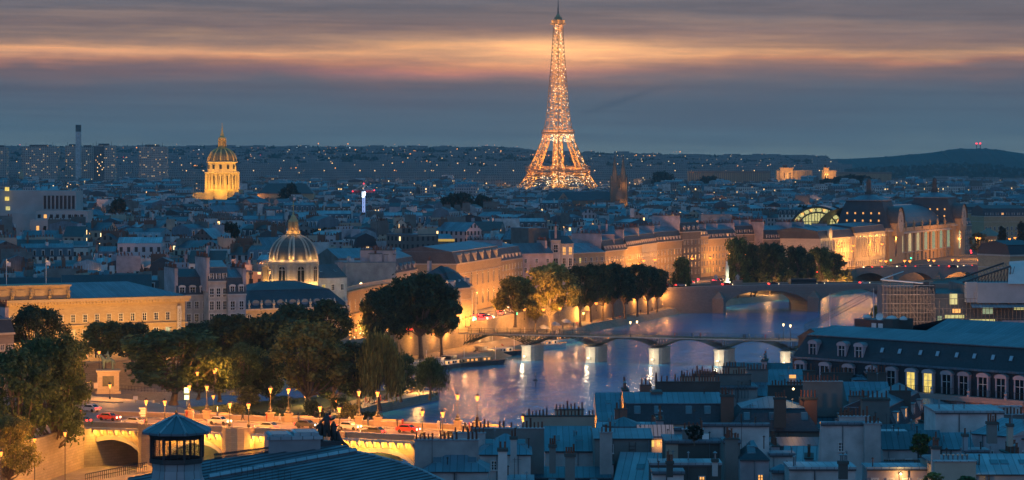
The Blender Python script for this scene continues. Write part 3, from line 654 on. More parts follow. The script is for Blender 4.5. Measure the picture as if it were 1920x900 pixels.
while x_ < L1: place('corbel', cbm, pn, (x_, 0, deck1(x_) - .352)); x_ += 1.55
for i, px_ in enumerate(pier_px):
    xp = pier_x[i + 1]
    for y_, sgn in ((0, -1), (W1, 1)):
        k = MB(); n = 8; P = [(xp + 3.2 * cos(pi + pi * j / n), y_ + 3.0 * sin(pi + pi * j / n) * (1 if sgn < 0 else -1)) for j in range(n + 1)]
        if sgn > 0: P = P[::-1]
        dz_ = deck1(xp); k.prism(P, -1, dz_ + .05, 0, 1); Q = inset(P, .45)
        for j in range(n): p0_, p1_, q0_, q1_ = P[j], P[j + 1], Q[j], Q[j + 1]; k.prism([p0_, p1_, q1_, q0_] if sgn < 0 else [p0_, p1_, q1_, q0_], dz_ + .05, dz_ + 1.15, 0, 1)
        P2 = [(xp - 3.9, y_ + .01 * sgn), (xp + 3.9, y_ + .01 * sgn), (xp, y_ + 6.5 * sgn)]
        if sgn < 0: P2 = [P2[0], P2[2], P2[1]]
        k.prism(P2, -1, 5.2, 0); k.loft(P2, 5.2, [(xp, y_ + .5 * sgn)] * 3, 7.2, 0)
        k.build('pier_bastion', ['stone', 'pavement'], pn)
x_ = 1.78
while x_ < L1 - 12:
    if min(abs(x_ - p) for p in pier_x) > 2.0: plight(pn, (x_, -.62, deck1(x_) - .75), 300, (1, .55, .11), .12, 'cornice_light')
    x_ += 1.55
# candelabra lamps
def lamp_mesh(h=4.6, head='lamp_orange', style=0):
    k = ('lamp', h, head, style)
    if k in WCACHE: return WCACHE[k]
    b = MB()
    if style == 0: b.lathe([(.55, 0), (.55, .5), (.3, .7), (.34, 1.0), (.16, 1.3), (.09, 1.6), (.07, h - .5), (.2, h - .4), (.1, h - .25)], 8)
    else: b.lathe([(.22, 0), (.16, .5), (.07, .8), (.06, h)], 6)
    hd = MB(); s_ = 1.0 if style == 0 else .8
    hd.lathe([(.14 * s_, h - .25), (.36 * s_, h + .45), (.30 * s_, h + .5), (.001, h + .55)], 8)
    cp = MB(); cp.lathe([(.42 * s_, h + .52), (.22 * s_, h + .8), (.06, h + .95), (.001, h + 1.1)], 8)
    WCACHE[k] = (b.mesh('post', ['iron']), hd.mesh('lantern', [head]), cp.mesh('lantern_cap', ['iron'])); return WCACHE[k]
def lamp(label, x, y, z, h=4.6, power=2600, col=(1, .50, .15), head='lamp_orange', style=0, group=None, scale=1.0, light=True, r=.3):
    t = thing('street_lamp', label, 'street lamp', (x, y, z), 0, group)
    for nm, me in zip(('post', 'lantern', 'lantern_cap'), lamp_mesh(h, head, style)):
        o = place(nm, me, t)
        if nm == 'lantern': o.scale = (scale, scale, 1); o.visible_shadow = False   # glass lets its light out
    if light: plight(t, (0, 0, h + .1), power, col, r)
    return t
CND = 'candelabra lamps on the stone bridge'
near = [(274, 'first'), (309, 'second'), (431, 'third'), (466, 'fourth'), (600, 'fifth'), (636, 'sixth'), (792, 'seventh'), (830, 'eighth'), (981, 'ninth')]
for px_, o_ in near:
    xl = px2loc(px_, .9); wx = pa[0] + xl * cos(ang) - .2 * sin(ang) * -1; wy = pa[1] + xl * sin(ang) + .2 * cos(ang)
    lamp(f'candelabra lamp on the near parapet of the stone bridge, {o_} from the left', X(px_, wy), wy, deck1(xl) + .5, 4.3, 3300, (1, .42, .09), group=CND, r=.5)
for px_, o_ in [(355, 'first'), (388, 'second'), (507, 'third'), (541, 'fourth'), (673, 'fifth'), (708, 'sixth'), (858, 'seventh'), (895, 'eighth')]:
    xl = px2loc(px_, W1 - .2); wy = pa[1] + xl * sin(ang) + (W1 - .2) * cos(ang)
    b = MB(); b.box(-.7, .7, -.6, .6, 0, 1.6, 0); b.box(-.85, .85, -.75, .75, 1.6, 1.8, 0)
    lt = lamp(f'candelabra lamp on the far parapet of the stone bridge, {o_} from the left', X(px_, wy), wy, deck1(xl) + 1.6, 4.3, 3300, (1, .42, .09), group=CND, r=.5)
    b.build('pedestal', ['stone'], lt, (0, 0, -1.6))
# ------------------------------------------------------------------ footbridge of iron arches
fa, fb = (-17, 845), (132, 792); Lf = hypot(fb[0] - fa[0], fb[1] - fa[1]); anf = atan2(fb[1] - fa[1], fb[0] - fa[0])
ft = thing('iron_footbridge', 'slender iron footbridge on stone piers crossing the river', 'footbridge', (fa[0], fa[1], 0), anf)
def fpx(px): k = (px - 960) / F; return (k * fa[1] - fa[0]) / (cos(anf) - k * sin(anf))
fp = [fpx(p) for p in (868, 990, 1110, 1229, 1351, 1475)]; fp.append(2 * fp[-1] - fp[-2]); WF = 9.0; zdf = 8.2
dk = MB(); dk.box(0, Lf, 0, WF, zdf - .35, zdf, 0, 1); dk.build('deck', ['lead', 'wood'], ft)
for y_ in (0, WF):
    rl = MB(); rl.box(0, Lf, y_ - .04, y_ + .04, zdf + 1.0, zdf + 1.08, 0); rl.box(0, Lf, y_ - .03, y_ + .03, zdf + .15, zdf + .2, 0)
    i = 0
    while i * .5 < Lf: rl.box(i * .5 - .02, i * .5 + .02, y_ - .02, y_ + .02, zdf, zdf + 1.0, 0); i += 1
    i = 0
    while i * 4.4 < Lf: rl.box(i * 4.4 - .06, i * 4.4 + .06, y_ - .06, y_ + .06, zdf, zdf + 1.5, 0); i += 1
    rl.build('railing', ['iron_green'], ft)
for a, e in zip(fp, fp[1:]):
    ar = MB(); n = 20
    for y_ in (.4, WF / 3, 2 * WF / 3, WF - .4):
        zz = lambda t_: 4.6 + (zdf - .5 - 4.6) * sin(pi * t_) ** .8
        for j in range(n):
            t0, t1 = j / n, (j + 1) / n; ar.tube((a + (e - a) * t0, y_, zz(t0)), (a + (e - a) * t1, y_, zz(t1)), .13, 4)
            if j and j % 2 == 0: xm = a + (e - a) * t0; ar.tube((xm, y_, zz(t0)), (xm, y_, zdf - .3), .06, 4)
        for s_ in (1, -1):
            xo = a if s_ > 0 else e
            for m_ in (1, 2, 3): ar.tube((xo + s_ * .3, y_, 4.9), (xo + s_ * m_ * 2.6, y_, zdf - .3), .08, 4)
            ar.tube((xo + s_ * .3, y_, 4.9), (xo + s_ * .3, y_, zdf - .3), .1, 4)
    ar.build('iron_arch', ['iron_green'], ft)
fpm = MB(); P = [(-2.1, 0), (2.1, 0), (2.1, WF), (-2.1, WF)]; PP = [(-2.1, 0), (-1.5, -1.6), (0, -2.4), (1.5, -1.6), (2.1, 0), (2.1, WF), (1.5, WF + 1.6), (0, WF + 2.4), (-1.5, WF + 1.6), (-2.1, WF)]
fpm.prism(PP, -1, 4.5, 0); fpm.prism([(x_ * 1.12, (y_ - WF / 2) * 1.04 + WF / 2) for x_, y_ in PP], 4.5, 4.95, 1); fpm = fpm.mesh('pier', ['stone_pale', 'stone_pale'])
for xp in fp[1:-1]:
    place('pier', fpm, ft, (xp, 0, 0))
    k = MB(); k.box(-.25, .25, -.2, .2, -.2, .2); k.build('pier_lamp', ['lamp_white'], ft, (xp, -3.6, 1.6)); k = MB(); k.tube((0, 0, 0), (0, 1.4, 0), .05, 4); k.build('lamp_bracket', ['iron'], ft, (xp, -3.5, 1.6))
    plight(ft, (xp, -5.6, 2.0), 520, (1, .80, .5), .3)
for px_, o_ in [(1182, 'middle of its deck'), (1194.5, 'middle of its deck, beside its twin'), (1482, 'right end above the last pier'), (1469, 'right end, the dimmer of two')]:
    xl = fpx(px_); wy = fa[1] + xl * sin(anf) + (.5 if px_ in (1182, 1482) else 5); lamp(f'white lamp on the iron footbridge at the {o_}', X(px_, wy), wy, zdf, 4.2, 300, (1, .8, .5), 'lamp_white', 1)
# ------------------------------------------------------------------ the two road bridges upstream
ca, cbb = (58, 1108), (190, 1148); Lc = hypot(cbb[0] - ca[0], cbb[1] - ca[1]); anc = atan2(cbb[1] - ca[1], cbb[0] - ca[0])
cr = thing('road_bridge', 'low grey road bridge with three wide flat arches behind the iron footbridge', 'bridge', (ca[0], ca[1], 0), anc)
arch_bridge(cr, Lc, 20, 9.7, [30, 73, 116, 160], 0, 2.4, 8.55, 4.6, 'stone_grey', .8)
for xp in (30, 73, 116):
    for y_, s_ in ((0, -1), (20, 1)):
        k = MB(); P2 = [(xp - 3, y_), (xp + 3, y_), (xp, y_ + 5 * s_)]; P2 = P2 if s_ > 0 else [P2[0], P2[2], P2[1]]; k.prism(P2, -1, 6, 0); k.loft(P2, 6, [(xp, y_)] * 3, 9, 0); k.build('cutwater', ['stone_grey'], cr)
ra, rb = (172, 1338), (300, 1352); Lr = hypot(rb[0] - ra[0], rb[1] - ra[1]); anr = atan2(rb[1] - ra[1], rb[0] - ra[0])
rr_ = thing('arched_bridge', 'older stone bridge with round arches in front of the station with two clocks', 'bridge', (ra[0], ra[1], 0), anr)
arch_bridge(rr_, Lr, 17, 9.6, [-4, 19, 43, 67, 91, 115], 0, 1.6, 7.9, 4.0, 'stone_grey', .9)
for xp in (19, 43, 67, 91):
    k = MB(); P2 = [(xp - 2.6, 0), (xp, -5), (xp + 2.6, 0)]; k.prism(P2, -1, 4.5, 0); k.loft(P2, 4.5, [(xp, 0)] * 3, 8.6, 0); k.build('cutwater', ['stone_grey'], rr_)
# ------------------------------------------------------------------ far hills' wooded outline
for (nm, a0, a1, dd, lab) in (('wooded_hill', -900, 1000, 9300, 'long wooded ridge on the horizon left of the iron tower'), ('wooded_hill', 1000, 1560, 9900, 'low pale ridge on the horizon right of the iron tower'), ('wooded_hill', 1540, 2500, 8600, 'rounded wooded hill with two masts at the right')):
    h_ = MB(); n = int((a1 - a0) / 3); top = []
    for i in range(n + 1):
        px_ = a0 + (a1 - a0) * i / n; top.append((X(px_, dd), Z(ridge(px_), dd) + (R.random() ** 2) * 3.5 - 1))
    for i in range(n):
        (x0, z0_), (x1, z1_) = top[i], top[i + 1]
        h_.face([(x0, dd - 700, 20), (x1, dd - 700, 20), (x1, dd, z1_), (x0, dd, z0_)], 0); h_.face([(x1, dd + 500, 20), (x0, dd + 500, 20), (x0, dd, z0_), (x1, dd, z1_)], 0)
    tag(h_.build(nm, ['far_hill']), lab, kind='structure')
# ================================================================== LANDMARKS
HERO = []      # plan rectangles kept free of generic houses (x0,x1,d0,d1)
# ------------------------------------------------------------------ lattice tower
LK = 1.15
DE = 3990.0; xe = X(1046.5, DE); k_ = DE / F
T_ = [(108, 9), (86, 25), (76, 32.5), (60, 51), (54, 62), (46, 76), (31.5, 101), (27.5, 117), (23.5, 131), (20, 154), (16.5, 190), (14, 212), (11.8, 236), (9.6, 262), (8.6, 278)]
PROF = [(p * k_ / 1.41421, z) for p, z in T_]
def hs(z): return interp(PROF, z)
et = thing('lattice_tower', 'tall iron lattice tower lit gold and covered in sparkling bulbs', 'tower', (xe, DE, 0), radians(45))
def lattice(b, C0, C1, w, seg=True):
    """bars of one four-chord segment; C0, C1 lists of 4 corner points"""
    for i in range(4):
        j = (i + 1) % 4; b.tube(C0[i], C1[i], w, 4); b.tube(C0[i], C1[j], w * .55, 3); b.tube(C0[j], C1[i], w * .55, 3); b.tube(C0[i], C0[j], w * .6, 3)
def legw(z): return 12.5 if z < 52 else 12.5 - (z - 52) * .085
BULB = []
def leg_pts(sx, sy, z):
    h = hs(z); w = min(legw(z), h * .86); return [(sx * h, sy * h, z), (sx * (h - w), sy * h, z), (sx * (h - w), sy * (h - w), z), (sx * h, sy * (h - w), z)]
for sx, sy in ((1, 1), (1, -1), (-1, 1), (-1, -1)):
    b = MB(); zs = [9, 20, 31, 41, 51, 62, 71, 81, 91, 101, 111]
    for z0_, z1_ in zip(zs, zs[1:]): lattice(b, leg_pts(sx, sy, z0_), leg_pts(sx, sy, z1_), .85)
    b.build('leg', ['tower_iron'], et)
b = MB(); z = 111.0; zl = []
while z < 276: zl.append(z); z += max(6.0, hs(z) * .75)
zl.append(278)
def sq_(z): h = hs(z); return [(h, h, z), (-h, h, z), (-h, -h, z), (h, -h, z)]
for z0_, z1_ in zip(zl, zl[1:]):
    lattice(b, sq_(z0_), sq_(z1_), .62)
    if z1_ < 215:
        for i in range(4):   # inner chords of the merging legs
            for fr in (.32, .68):
                A = Vector(sq_(z0_)[i]).lerp(Vector(sq_(z0_)[(i + 1) % 4]), fr); B = Vector(sq_(z1_)[i]).lerp(Vector(sq_(z1_)[(i + 1) % 4]), fr); b.tube(A, B, .45, 3)
b.tube((0, 0, 111), (0, 0, 278), 1.0, 4); b.build('upper_shaft', ['tower_iron'], et)
def plat(name, z, half, th, gal=4.0):
    b = MB(); 
    for s_ in (0, 1, 2, 3):
        pass
    P = [(-half, -half), (half, -half), (half, half), (-half, half)]; Q = inset(P, half * .42)
    for i in range(4): j = (i + 1) % 4; b.prism([P[i], P[j], Q[j], Q[i]], z, z + th, 0)
    n = int(half / 1.6)
    for i in range(4):
        for j in range(n + 1):
            A = Vector(P[i]).lerp(Vector(P[(i + 1) % 4]), j / n); b.tube((A.x, A.y, z + th), (A.x, A.y, z + th + gal), .45, 4)
        j = (i + 1) % 4; b.tube((P[i][0], P[i][1], z + th + gal), (P[j][0], P[j][1], z + th + gal), .5, 4)
    b.build(name, ['tower_iron'], et)
    for i in range(4):
        for f_ in (.2, .5, .8): A = Vector(P[i]).lerp(Vector(P[(i + 1) % 4]), f_) * .9; plight(et, (A.x, A.y, z + th + 2), 2400, (1, .50, .17), .5, 'gallery_fill'); plight(et, (A.x * 1.16, A.y * 1.16, z - 3), 1500, (1, .50, .17), .5, 'gallery_fill')  # unseen lights added round each platform to brighten its gallery
plat('first_platform', 57.5, 61 * k_ / 1.41421, 2.5, 5.0); plat('second_platform', 113.5, 31 * k_ / 1.41421, 2.5, 3.0)
b = MB()
for z_, h_ in ((50, 57), (54.5, 58)):     # first level girder
    P = [(-1, -1), (1, -1), (1, 1), (-1, 1)]; hh = h_ * k_ / 1.41421
    for i in range(4): p, q_ = P[i], P[(i + 1) % 4]; b.tube((p[0] * hh, p[1] * hh, z_), (q_[0] * hh, q_[1] * hh, z_), .9, 4)
    for i in range(4):
        for j in range(22):
            A = Vector(P[i]).lerp(Vector(P[(i + 1) % 4]), j / 22) * hh; B = Vector(P[i]).lerp(Vector(P[(i + 1) % 4]), (j + 1) / 22) * hh
            b.tube((A.x, A.y, 50), (B.x, B.y, 56), .4, 3); b.tube((B.x, B.y, 50), (A.x, A.y, 56), .4, 3)
b.build('first_girder', ['tower_iron'], et)
for i in range(4):      # great arches between the legs
    b = MB(); h0 = hs(20); n = 18; rz = i * pi / 2
    for (rad, zt) in ((h0 - 12, 47), (h0 - 15.5, 43)):
        pr = None
        for j in range(n + 1):
            t = pi * j / n; p = Vector(((rad) * cos(t), -hs(9 + (zt - 9) * sin(t)) + 1, 11 + (zt - 11) * sin(t))); p = Vector((p.x * cos(rz) - p.y * sin(rz), p.x * sin(rz) + p.y * cos(rz), p.z))
            if pr: b.tube(pr, p, .8, 4)
            pr = p
    b.build('great_arch', ['tower_iron'], et)
b = MB(); b.box(-8.2, 8.2, -8.2, 8.2, 277, 279, 0); b.box(-6.5, 6.5, -6.5, 6.5, 279, 283, 0); b.box(-7.4, 7.4, -7.4, 7.4, 283, 284, 0); b.box(-4, 4, -4, 4, 284, 288, 0); b.lathe([(4, 288), (3, 291), (1.6, 293)], 8); b.build('top_gallery', ['tower_iron'], et)
for a in range(4): plight(et, (13 * cos(a * pi / 2 + .8), 13 * sin(a * pi / 2 + .8), 281), 2200, (1, .6, .25), .4, 'gallery_fill')  # lights added in the air off the top gallery to brighten its dark cap
b = MB(); b.tube((0, 0, 291), (0, 0, 302), 1.3, 6, 0, .9); b.tube((0, 0, 302), (0, 0, 322), .7, 5, 0, .3); b.box(-2, 2, -.3, .3, 300, 300.6, 0); b.build('antenna', ['tower_iron_dark'], et)
bq = MB(); bq.box(-.5, .5, -.5, .5, -.5, .5); bm = bq.mesh('bulb', ['bulb']); rest = MB(); cnt = 0
for i in range(800):
    z = 9 + 269 * R.random() ** 1.15
    if R.random() < .17: z = R.uniform(102, 113)
    elif R.random() < .30: z = R.uniform(37, 55)
    h = hs(z); s_ = R.choice((-1, 1)); 
    if z < 36 or 62 < z < 101: w = legw(z); u = R.choice((-1, 1)) * (h - R.random() * w)
    else: u = R.uniform(-h, h)
    p = (u, -h * 1.01, z) if R.random() < .5 else (h * 1.01, u, z)
    if R.random() < .5: p = (p[1], p[0], z)
    if R.random() < .72: p = (-abs(p[0]) if R.random() < .72 else abs(p[0]), -abs(p[1]), z) if R.random() < .5 else (p[0], -abs(p[1]), z)
    sz_ = R.uniform(.18, .40)
    if cnt < 100: place('bulb', bm, et, p, 0, sz_ * 2); cnt += 1
    else: rest.box(p[0] - sz_, p[0] + sz_, p[1] - sz_, p[1] + sz_, p[2] - sz_, p[2] + sz_)
o = rest.build('sparkling_bulbs', ['bulb'], et); o['kind'] = 'stuff'
GOLD = (1, .60, .17)
for sx, sy in ((1, 1), (1, -1), (-1, 1), (-1, -1)):
    for z in (14, 27, 40, 52, 66, 80, 94, 106):
        h = hs(z) - legw(z) * .5; plight(et, (sx * h, sy * h, z), 22000, GOLD, .8, 'tower_light')
for z in (60, 112): 
    for a in range(4): h = hs(z) * .5; plight(et, (h * cos(a * pi / 2), h * sin(a * pi / 2), z), 22000, GOLD, .8, 'tower_light')
z = 122
while z < 278:
    for s_ in ((-1, -1), (1, -1), (-1, 1), (1,1)): plight(et, (s_[0] * hs(z) * .6, s_[1] * hs(z) * .6, z), 5200 if z < 200 else 3000, GOLD, .6, 'tower_light')
    z += 15
for a in range(8):   # projectors on the ground outside throw light up its faces
    aa = 2 * pi * a / 8 + pi / 8; p = (120 * cos(aa), 120 * sin(aa), 12); slight(et, p, (p[0] * .3, p[1] * .3, 75), 322000, GOLD, 50, 1, .8)
# ------------------------------------------------------------------ generic dome church helper
def columns(b, r, n, z0, z1, rad, m=0, a0=0):
    for i in range(n): a = a0 + 2 * pi * i / n; b.tube((r * cos(a), r * sin(a), z0), (r * cos(a), r * sin(a), z1), rad, 6, m)
DI = 2660.0; kI = DI / F; xI = X(416.5, DI)
iv = thing('domed_church', 'golden floodlit church dome with tall drum and needle spire at the left', 'church', (xI, DI, 0), 0)
def ring(name, prof, mats, n=24, m=0): b = MB(); b.lathe(prof, n, 0, 0, m); return b.build(name, mats, iv)
zz = lambda y: Z(y, DI); r = lambda px: px * kI
b = MB(); b.box(-r(31), r(31), -8, 40, 9, zz(357), 0); b.box(-r(54), -r(31), -2, 30, 9, zz(362), 0); b.box(r(-12), r(12), -12, -8, 9, zz(359), 0); b.slab([(-r(14), zz(359)), (r(14), zz(359)), (0, zz(352))], -12.5, -7, 0); b.box(-r(55), r(33), -3, 41, zz(362) - .02 + .03, zz(361), 0); b.box(-r(32), r(32), -8.6, 40.5, zz(357), zz(355.5), 0); b.build('nave', ['stone_gold'], iv)
b = MB(); b.lathe([(r(28), zz(357)), (r(28), zz(326)), (r(32.5), zz(325)), (r(32.5), zz(323)), (r(27), zz(322.5)), (r(26), zz(306)), (r(29), zz(305)), (r(29), zz(303)), (r(26.5), zz(302))], 32, 0, 0, 0); b.build('drum', ['stone_gold'], iv)
b = MB(); columns(b, r(30.5), 24, zz(355), zz(326), 1.0); b.build('drum_columns', ['stone_gold'], iv)
wm = MB(); wm.box(-1.5, 1.5, -.2, 0, 0, 8.5, 0); wm = wm.mesh('window', ['glass_dark']); wm2 = MB(); wm2.box(-1.2, 1.2, -.2, 0, 0, 4.2, 0); wm2 = wm2.mesh('window', ['glass_dark'])
for i in range(12):
    a = -pi / 2 + 2 * pi * i / 12; place('window', wm, iv, (r(28.1) * cos(a), r(28.1) * sin(a), zz(346)), a + pi / 2); place('window', wm2, iv, (r(26.9) * cos(a), r(26.9) * sin(a), zz(317)), a + pi / 2)
b = MB(); b.lathe([(r(26 * cos(t) ** .9), zz(303) + (zz(278) - zz(303)) * sin(t) * 1.0) for t in [radians(q_) for q_ in (0, 12, 24, 36, 48, 60, 70, 78)]], 36, 0, 0, 0); b.build('dome', ['dome_gilt'], iv)
for i in range(12):
    b = MB(); a = 2 * pi * i / 12; pr = None
    for q_ in (0, 12, 24, 36, 48, 60, 70, 76):
        t = radians(q_); rad = r(26 * cos(t) ** .9) + .25; p = (rad * cos(a), rad * sin(a), zz(303) + (zz(278) - zz(303)) * sin(t))
        if pr: b.tube(pr, p, .75, 4)
        pr = p
    b.build('dome_rib', ['gilt'], iv)
b = MB(); b.lathe([(r(9), zz(279)), (r(9), zz(277)), (r(6), zz(276)), (r(5.5), zz(262)), (r(7.5), zz(261)), (r(7), zz(258)), (r(4), zz(256)), (r(3), zz(251)), (r(1.6), zz(246)), (.3, zz(236))], 12); columns(b, r(6.8), 8, zz(276), zz(262), .5); b.build('lantern', ['gilt'], iv)
b = MB(); b.tube((0, 0, zz(237)), (0, 0, zz(231)), .25, 4); b.build('spire_cross', ['gilt'], iv)
YG = (1, .60, .11)
for a in range(10):
    aa = -pi + pi * a / 9; slight(iv, (32 * cos(aa) * 1.1, 32 * sin(aa), zz(359)), (12 * cos(aa), 12 * sin(aa), zz(320)), 15000, YG, 110, .5); plight(iv, (r(31.5) * cos(aa), r(31.5) * sin(aa), zz(321.5)), 500, YG, .3, 'cornice_light')
    if a % 2: slight(iv, (70 * cos(aa), 70 * sin(aa), 33), (8 * cos(aa), 8 * sin(aa), zz(285)), 90000, YG, 40, 1)
for a in range(6): aa = pi * 2 * a / 6; plight(iv, (r(12) * cos(aa), r(12) * sin(aa), zz(281)), 1500, YG, .4, 'lantern_light')
for px_ in (-50, -40, -20, 0, 20): plight(iv, (r(px_), -17, 36), 3000, YG, .4, 'ground_light')
HERO.append((xI - 40, xI + 30, DI - 90, DI + 60))
# ------------------------------------------------------------------ academy dome (striped) and wings
DA = 862.0; kA = DA / F; xA = X(550, DA); za = lambda y: Z(y, DA); ra_ = lambda p: p * kA
ac = thing('academy_dome', 'grey dome with pale ribs on a lit stone drum and gilt lantern', 'domed building', (xA, DA, 0), 0)
b = MB(); b.lathe([(ra_(45.5), 9), (ra_(45.5), za(495)), (ra_(47.5), za(494)), (ra_(48), za(490)), (ra_(45.5), za(489)), (ra_(44), za(486))], 40, 0, 0, 0); b.build('drum', ['stone_pale'], ac)
P8 = window_mesh(2.3, 5.0, 'plain', None, True, 'stone_pale')
for i in range(8): a = -pi / 2 + 2 * pi * (i + .5) / 8; place('window', P8, ac, (ra_(45.6) * cos(a), ra_(45.6) * sin(a), za(527)), a + pi / 2)
cm = MB(); cm.box(-.45, .45, -.3, 0, 0, 6.6, 0); cm.box(-.6, .6, -.45, 0, 5.7, 6.6, 0); cm = cm.mesh('pilaster', ['stone_pale'])
for i in range(8):
    for d_ in (-.12, .12): a = -pi / 2 + 2 * pi * i / 8 + d_; place('pilaster', cm, ac, (ra_(45.4) * cos(a), ra_(45.4) * sin(a), za(530)), a + pi / 2)
dome_pts = [(ra_(43.5 * cos(radians(t)) ** .85), za(487) + (za(441) - za(487)) * sin(radians(t))) for t in (0, 10, 20, 30, 40, 50, 60, 68, 76, 82)]
b = MB(); b.lathe(dome_pts, 40); b.build('dome', ['dome_slate'], ac)
for i in range(16):
    b = MB(); a = 2 * pi * (i // 2) / 8 + (.10 if i % 2 else -.10); pr = None
    for (rad, z) in dome_pts:
        aa = a; p = ((rad + .12) * cos(aa), (rad + .12) * sin(aa), z)
        if pr: b.tube(pr, p, .36, 4)
        pr = p
    b.build('dome_rib', ['stone_pale'], ac)
om = MB(); om.lathe([(.75, 0), (.75, .25), (.4, .3)], 10, m=0); om.lathe([(.42, .26), (.001, .27)], 10, m=1); om = om.mesh('oculus', ['gilt', 'glass_dark'])
for i in range(8):
    a = 2 * pi * (i + .5) / 8; rad, z = dome_pts[4]; o = place('oculus', om, ac, ((rad + .05) * cos(a + 0), (rad + .05) * sin(a), z - 1.1)); o.rotation_euler = (0, radians(62), a); o.scale = (1.3, 1.3, 1.3)
b = MB(); b.lathe([(ra_(14), za(442)), (ra_(14.5), za(438)), (ra_(12), za(437)), (ra_(11.5), za(432))], 8); b.lathe([(ra_(5), za(434)), (ra_(5), za(417)), (ra_(9.5), za(416)), (ra_(9), za(413)), (ra_(6), za(410)), (ra_(4), za(405)), (ra_(1.3), za(402)), (ra_(2), za(400)), (.1, za(397))], 8)
for i in range(8): a = 2 * pi * (i + .5) / 8; b.box(ra_(8.2) * cos(a) - .3, ra_(8.2) * cos(a) + .3, ra_(8.2) * sin(a) - .3, ra_(8.2) * sin(a) + .3, za(433), za(416), 0)
b.build('lantern', ['stone_gold2'], ac)
b = MB(); b.tube((0, 0, za(398)), (0, 0, za(378)), .1, 4); b.tube((-.5, 0, za(385)), (.5, 0, za(385)), .1, 4); b.build('cross', ['gilt'], ac)
WY = (1, .66, .26)
for i in range(9):
    a = -pi - .1 + (pi + .2) * i / 8; plight(ac, (ra_(54) * cos(a), ra_(54) * sin(a), za(533)), 620, WY, .3, 'flood_light'); plight(ac, (ra_(49) * cos(a), ra_(49) * sin(a), za(484)), 150, WY, .2, 'flood_light')
for i in range(6): a = 2 * pi * i / 6; plight(ac, (ra_(15) * cos(a), ra_(15) * sin(a), za(436) + .3), 55, (1, .6, .2), .2, 'flood_light'); plight(ac, (ra_(6.6) * cos(a), ra_(6.6) * sin(a), za(430)), 22, (1, .6, .2), .1, 'flood_light')
b = MB(); b.lathe([(ra_(16), 9), (ra_(16), za(503)), (ra_(17.5), za(502)), (ra_(17), za(500)), (ra_(13), za(496)), (ra_(5), za(492)), (.2, za(491))], 10, 0, 0, 0); b.build('stair_turret', ['stone'], ac, (ra_(-62 + 16), 4, 0))
HERO.append((xA - 14, xA + 14, DA - 14, DA + 14))
# ------------------------------------------------------------------ twin-spired church
DT = 2160.0; kT = DT / F; zt = lambda y: Z(y, DT)
ch = thing('twin_spired_church', 'dark gothic church with two pointed spires and amber lit portal right of the iron tower', 'church', (X(1085, DT), DT, 0), 0)
x0, x1 = -65 * kT, 62 * kT
b = MB(); b.box(x0, x1, 0, 22, 9, zt(376), 0); b.box(x0 + 2, x1, -6, 0, 9, zt(384), 0); b.build('nave', ['stone_church'], ch)
b = MB(); b.face([(x0, -.4, zt(376)), (x1, -.4, zt(376)), (x1, 11, zt(360)), (x0 + 5, 11, zt(360))]); b.face([(x1, 22.4, zt(376)), (x0, 22.4, zt(376)), (x0 + 5, 11, zt(360)), (x1, 11, zt(360))]); b.face([(x0, 22.4, zt(376)), (x0, -.4, zt(376)), (x0 + 5, 11, zt(360))]); b.build('roof', ['slate'], ch)
b = MB(); xt = (1056 - 1085) * kT; b.box(xt - 5.5, xt + 5.5, -9, 0, 9, zt(378), 0); b.slab([(xt - 5.5, zt(378)), (xt + 5.5, zt(378)), (xt, zt(361))], -9, 10, 0); b.build('transept', ['stone_church'], ch)
for i in range(9):
    b = MB(); x_ = x0 + 5 + i * (x1 - x0 - 8) / 8; b.box(x_ - .7, x_ + .7, -8, -6, 9, zt(381), 0); b.slab([(x_ - .8, zt(381)), (x_ + .8, zt(381)), (x_, zt(377))], -8, -6, 0); b.build('buttress', ['stone_church'], ch)
for px_ in (1152.5, 1168.5):
    xs_ = (px_ - 1085) * kT; b = MB(); y0 = -3; hw = 2.9
    b.box(xs_ - hw, xs_ + hw, y0, y0 + 2 * hw, 9, zt(340), 0)
    for sx in (-1, 1):
        for sy in (0, 1): b.tube((xs_ + sx * hw, y0 + sy * 2 * hw, 9), (xs_ + sx * hw, y0 + sy * 2 * hw, zt(338)), .8, 4); b.tube((xs_ + sx * hw, y0 + sy * 2 * hw, zt(338)), (xs_ + sx * hw, y0 + sy * 2 * hw, zt(327)), .7, 4, 0, .05)
    b.build('bell_tower', ['stone_church'], ch)
    b = MB(); b.lathe([(hw * 1.1, zt(340)), (hw * .55, zt(317)), (.12, zt(290))], 8, xs_, y0 + hw); b.tube((xs_, y0 + hw, zt(291)), (xs_, y0 + hw, zt(287)), .12, 4); b.build('spire', ['stone_church'], ch)
b = MB(); xf = (1160.5 - 1085) * kT; b.box(xf - 3.2, xf + 3.2, -4.5, -2, 9, zt(366), 0); b.slab([(xf - 3.2, zt(366)), (xf + 3.2, zt(366)), (xf, zt(352))], -4.5, -2, 0); b.build('west_front', ['stone_church'], ch)
for px_ in (1150, 1166): plight(ch, ((px_ - 1085) * kT, -10, zt(322)), 520, (1, .55, .25), .3, 'flood_light')  # added lights floating before the spires lift them out of the dark haze
for px_ in (1161, 1170, 1177): plight(ch, ((px_ - 1085) * kT, -7, 32), 330, (1, .48, .1), .3, 'flood_light')
plight(ch, ((1170 - 1085) * kT, -6, zt(348)), 420, (1, .48, .1), .3, 'flood_light')
for px_ in (1056, 1072, 1082, 1095, 1108, 1120, 1133): plight(ch, ((px_ - 1085) * kT, -10, 28), 330, (1, .5, .14), .3, 'flood_light')
HERO.append((X(1010, DT) - 5, X(1185, DT) + 5, DT - 60, DT + 40))
LK = 2.7
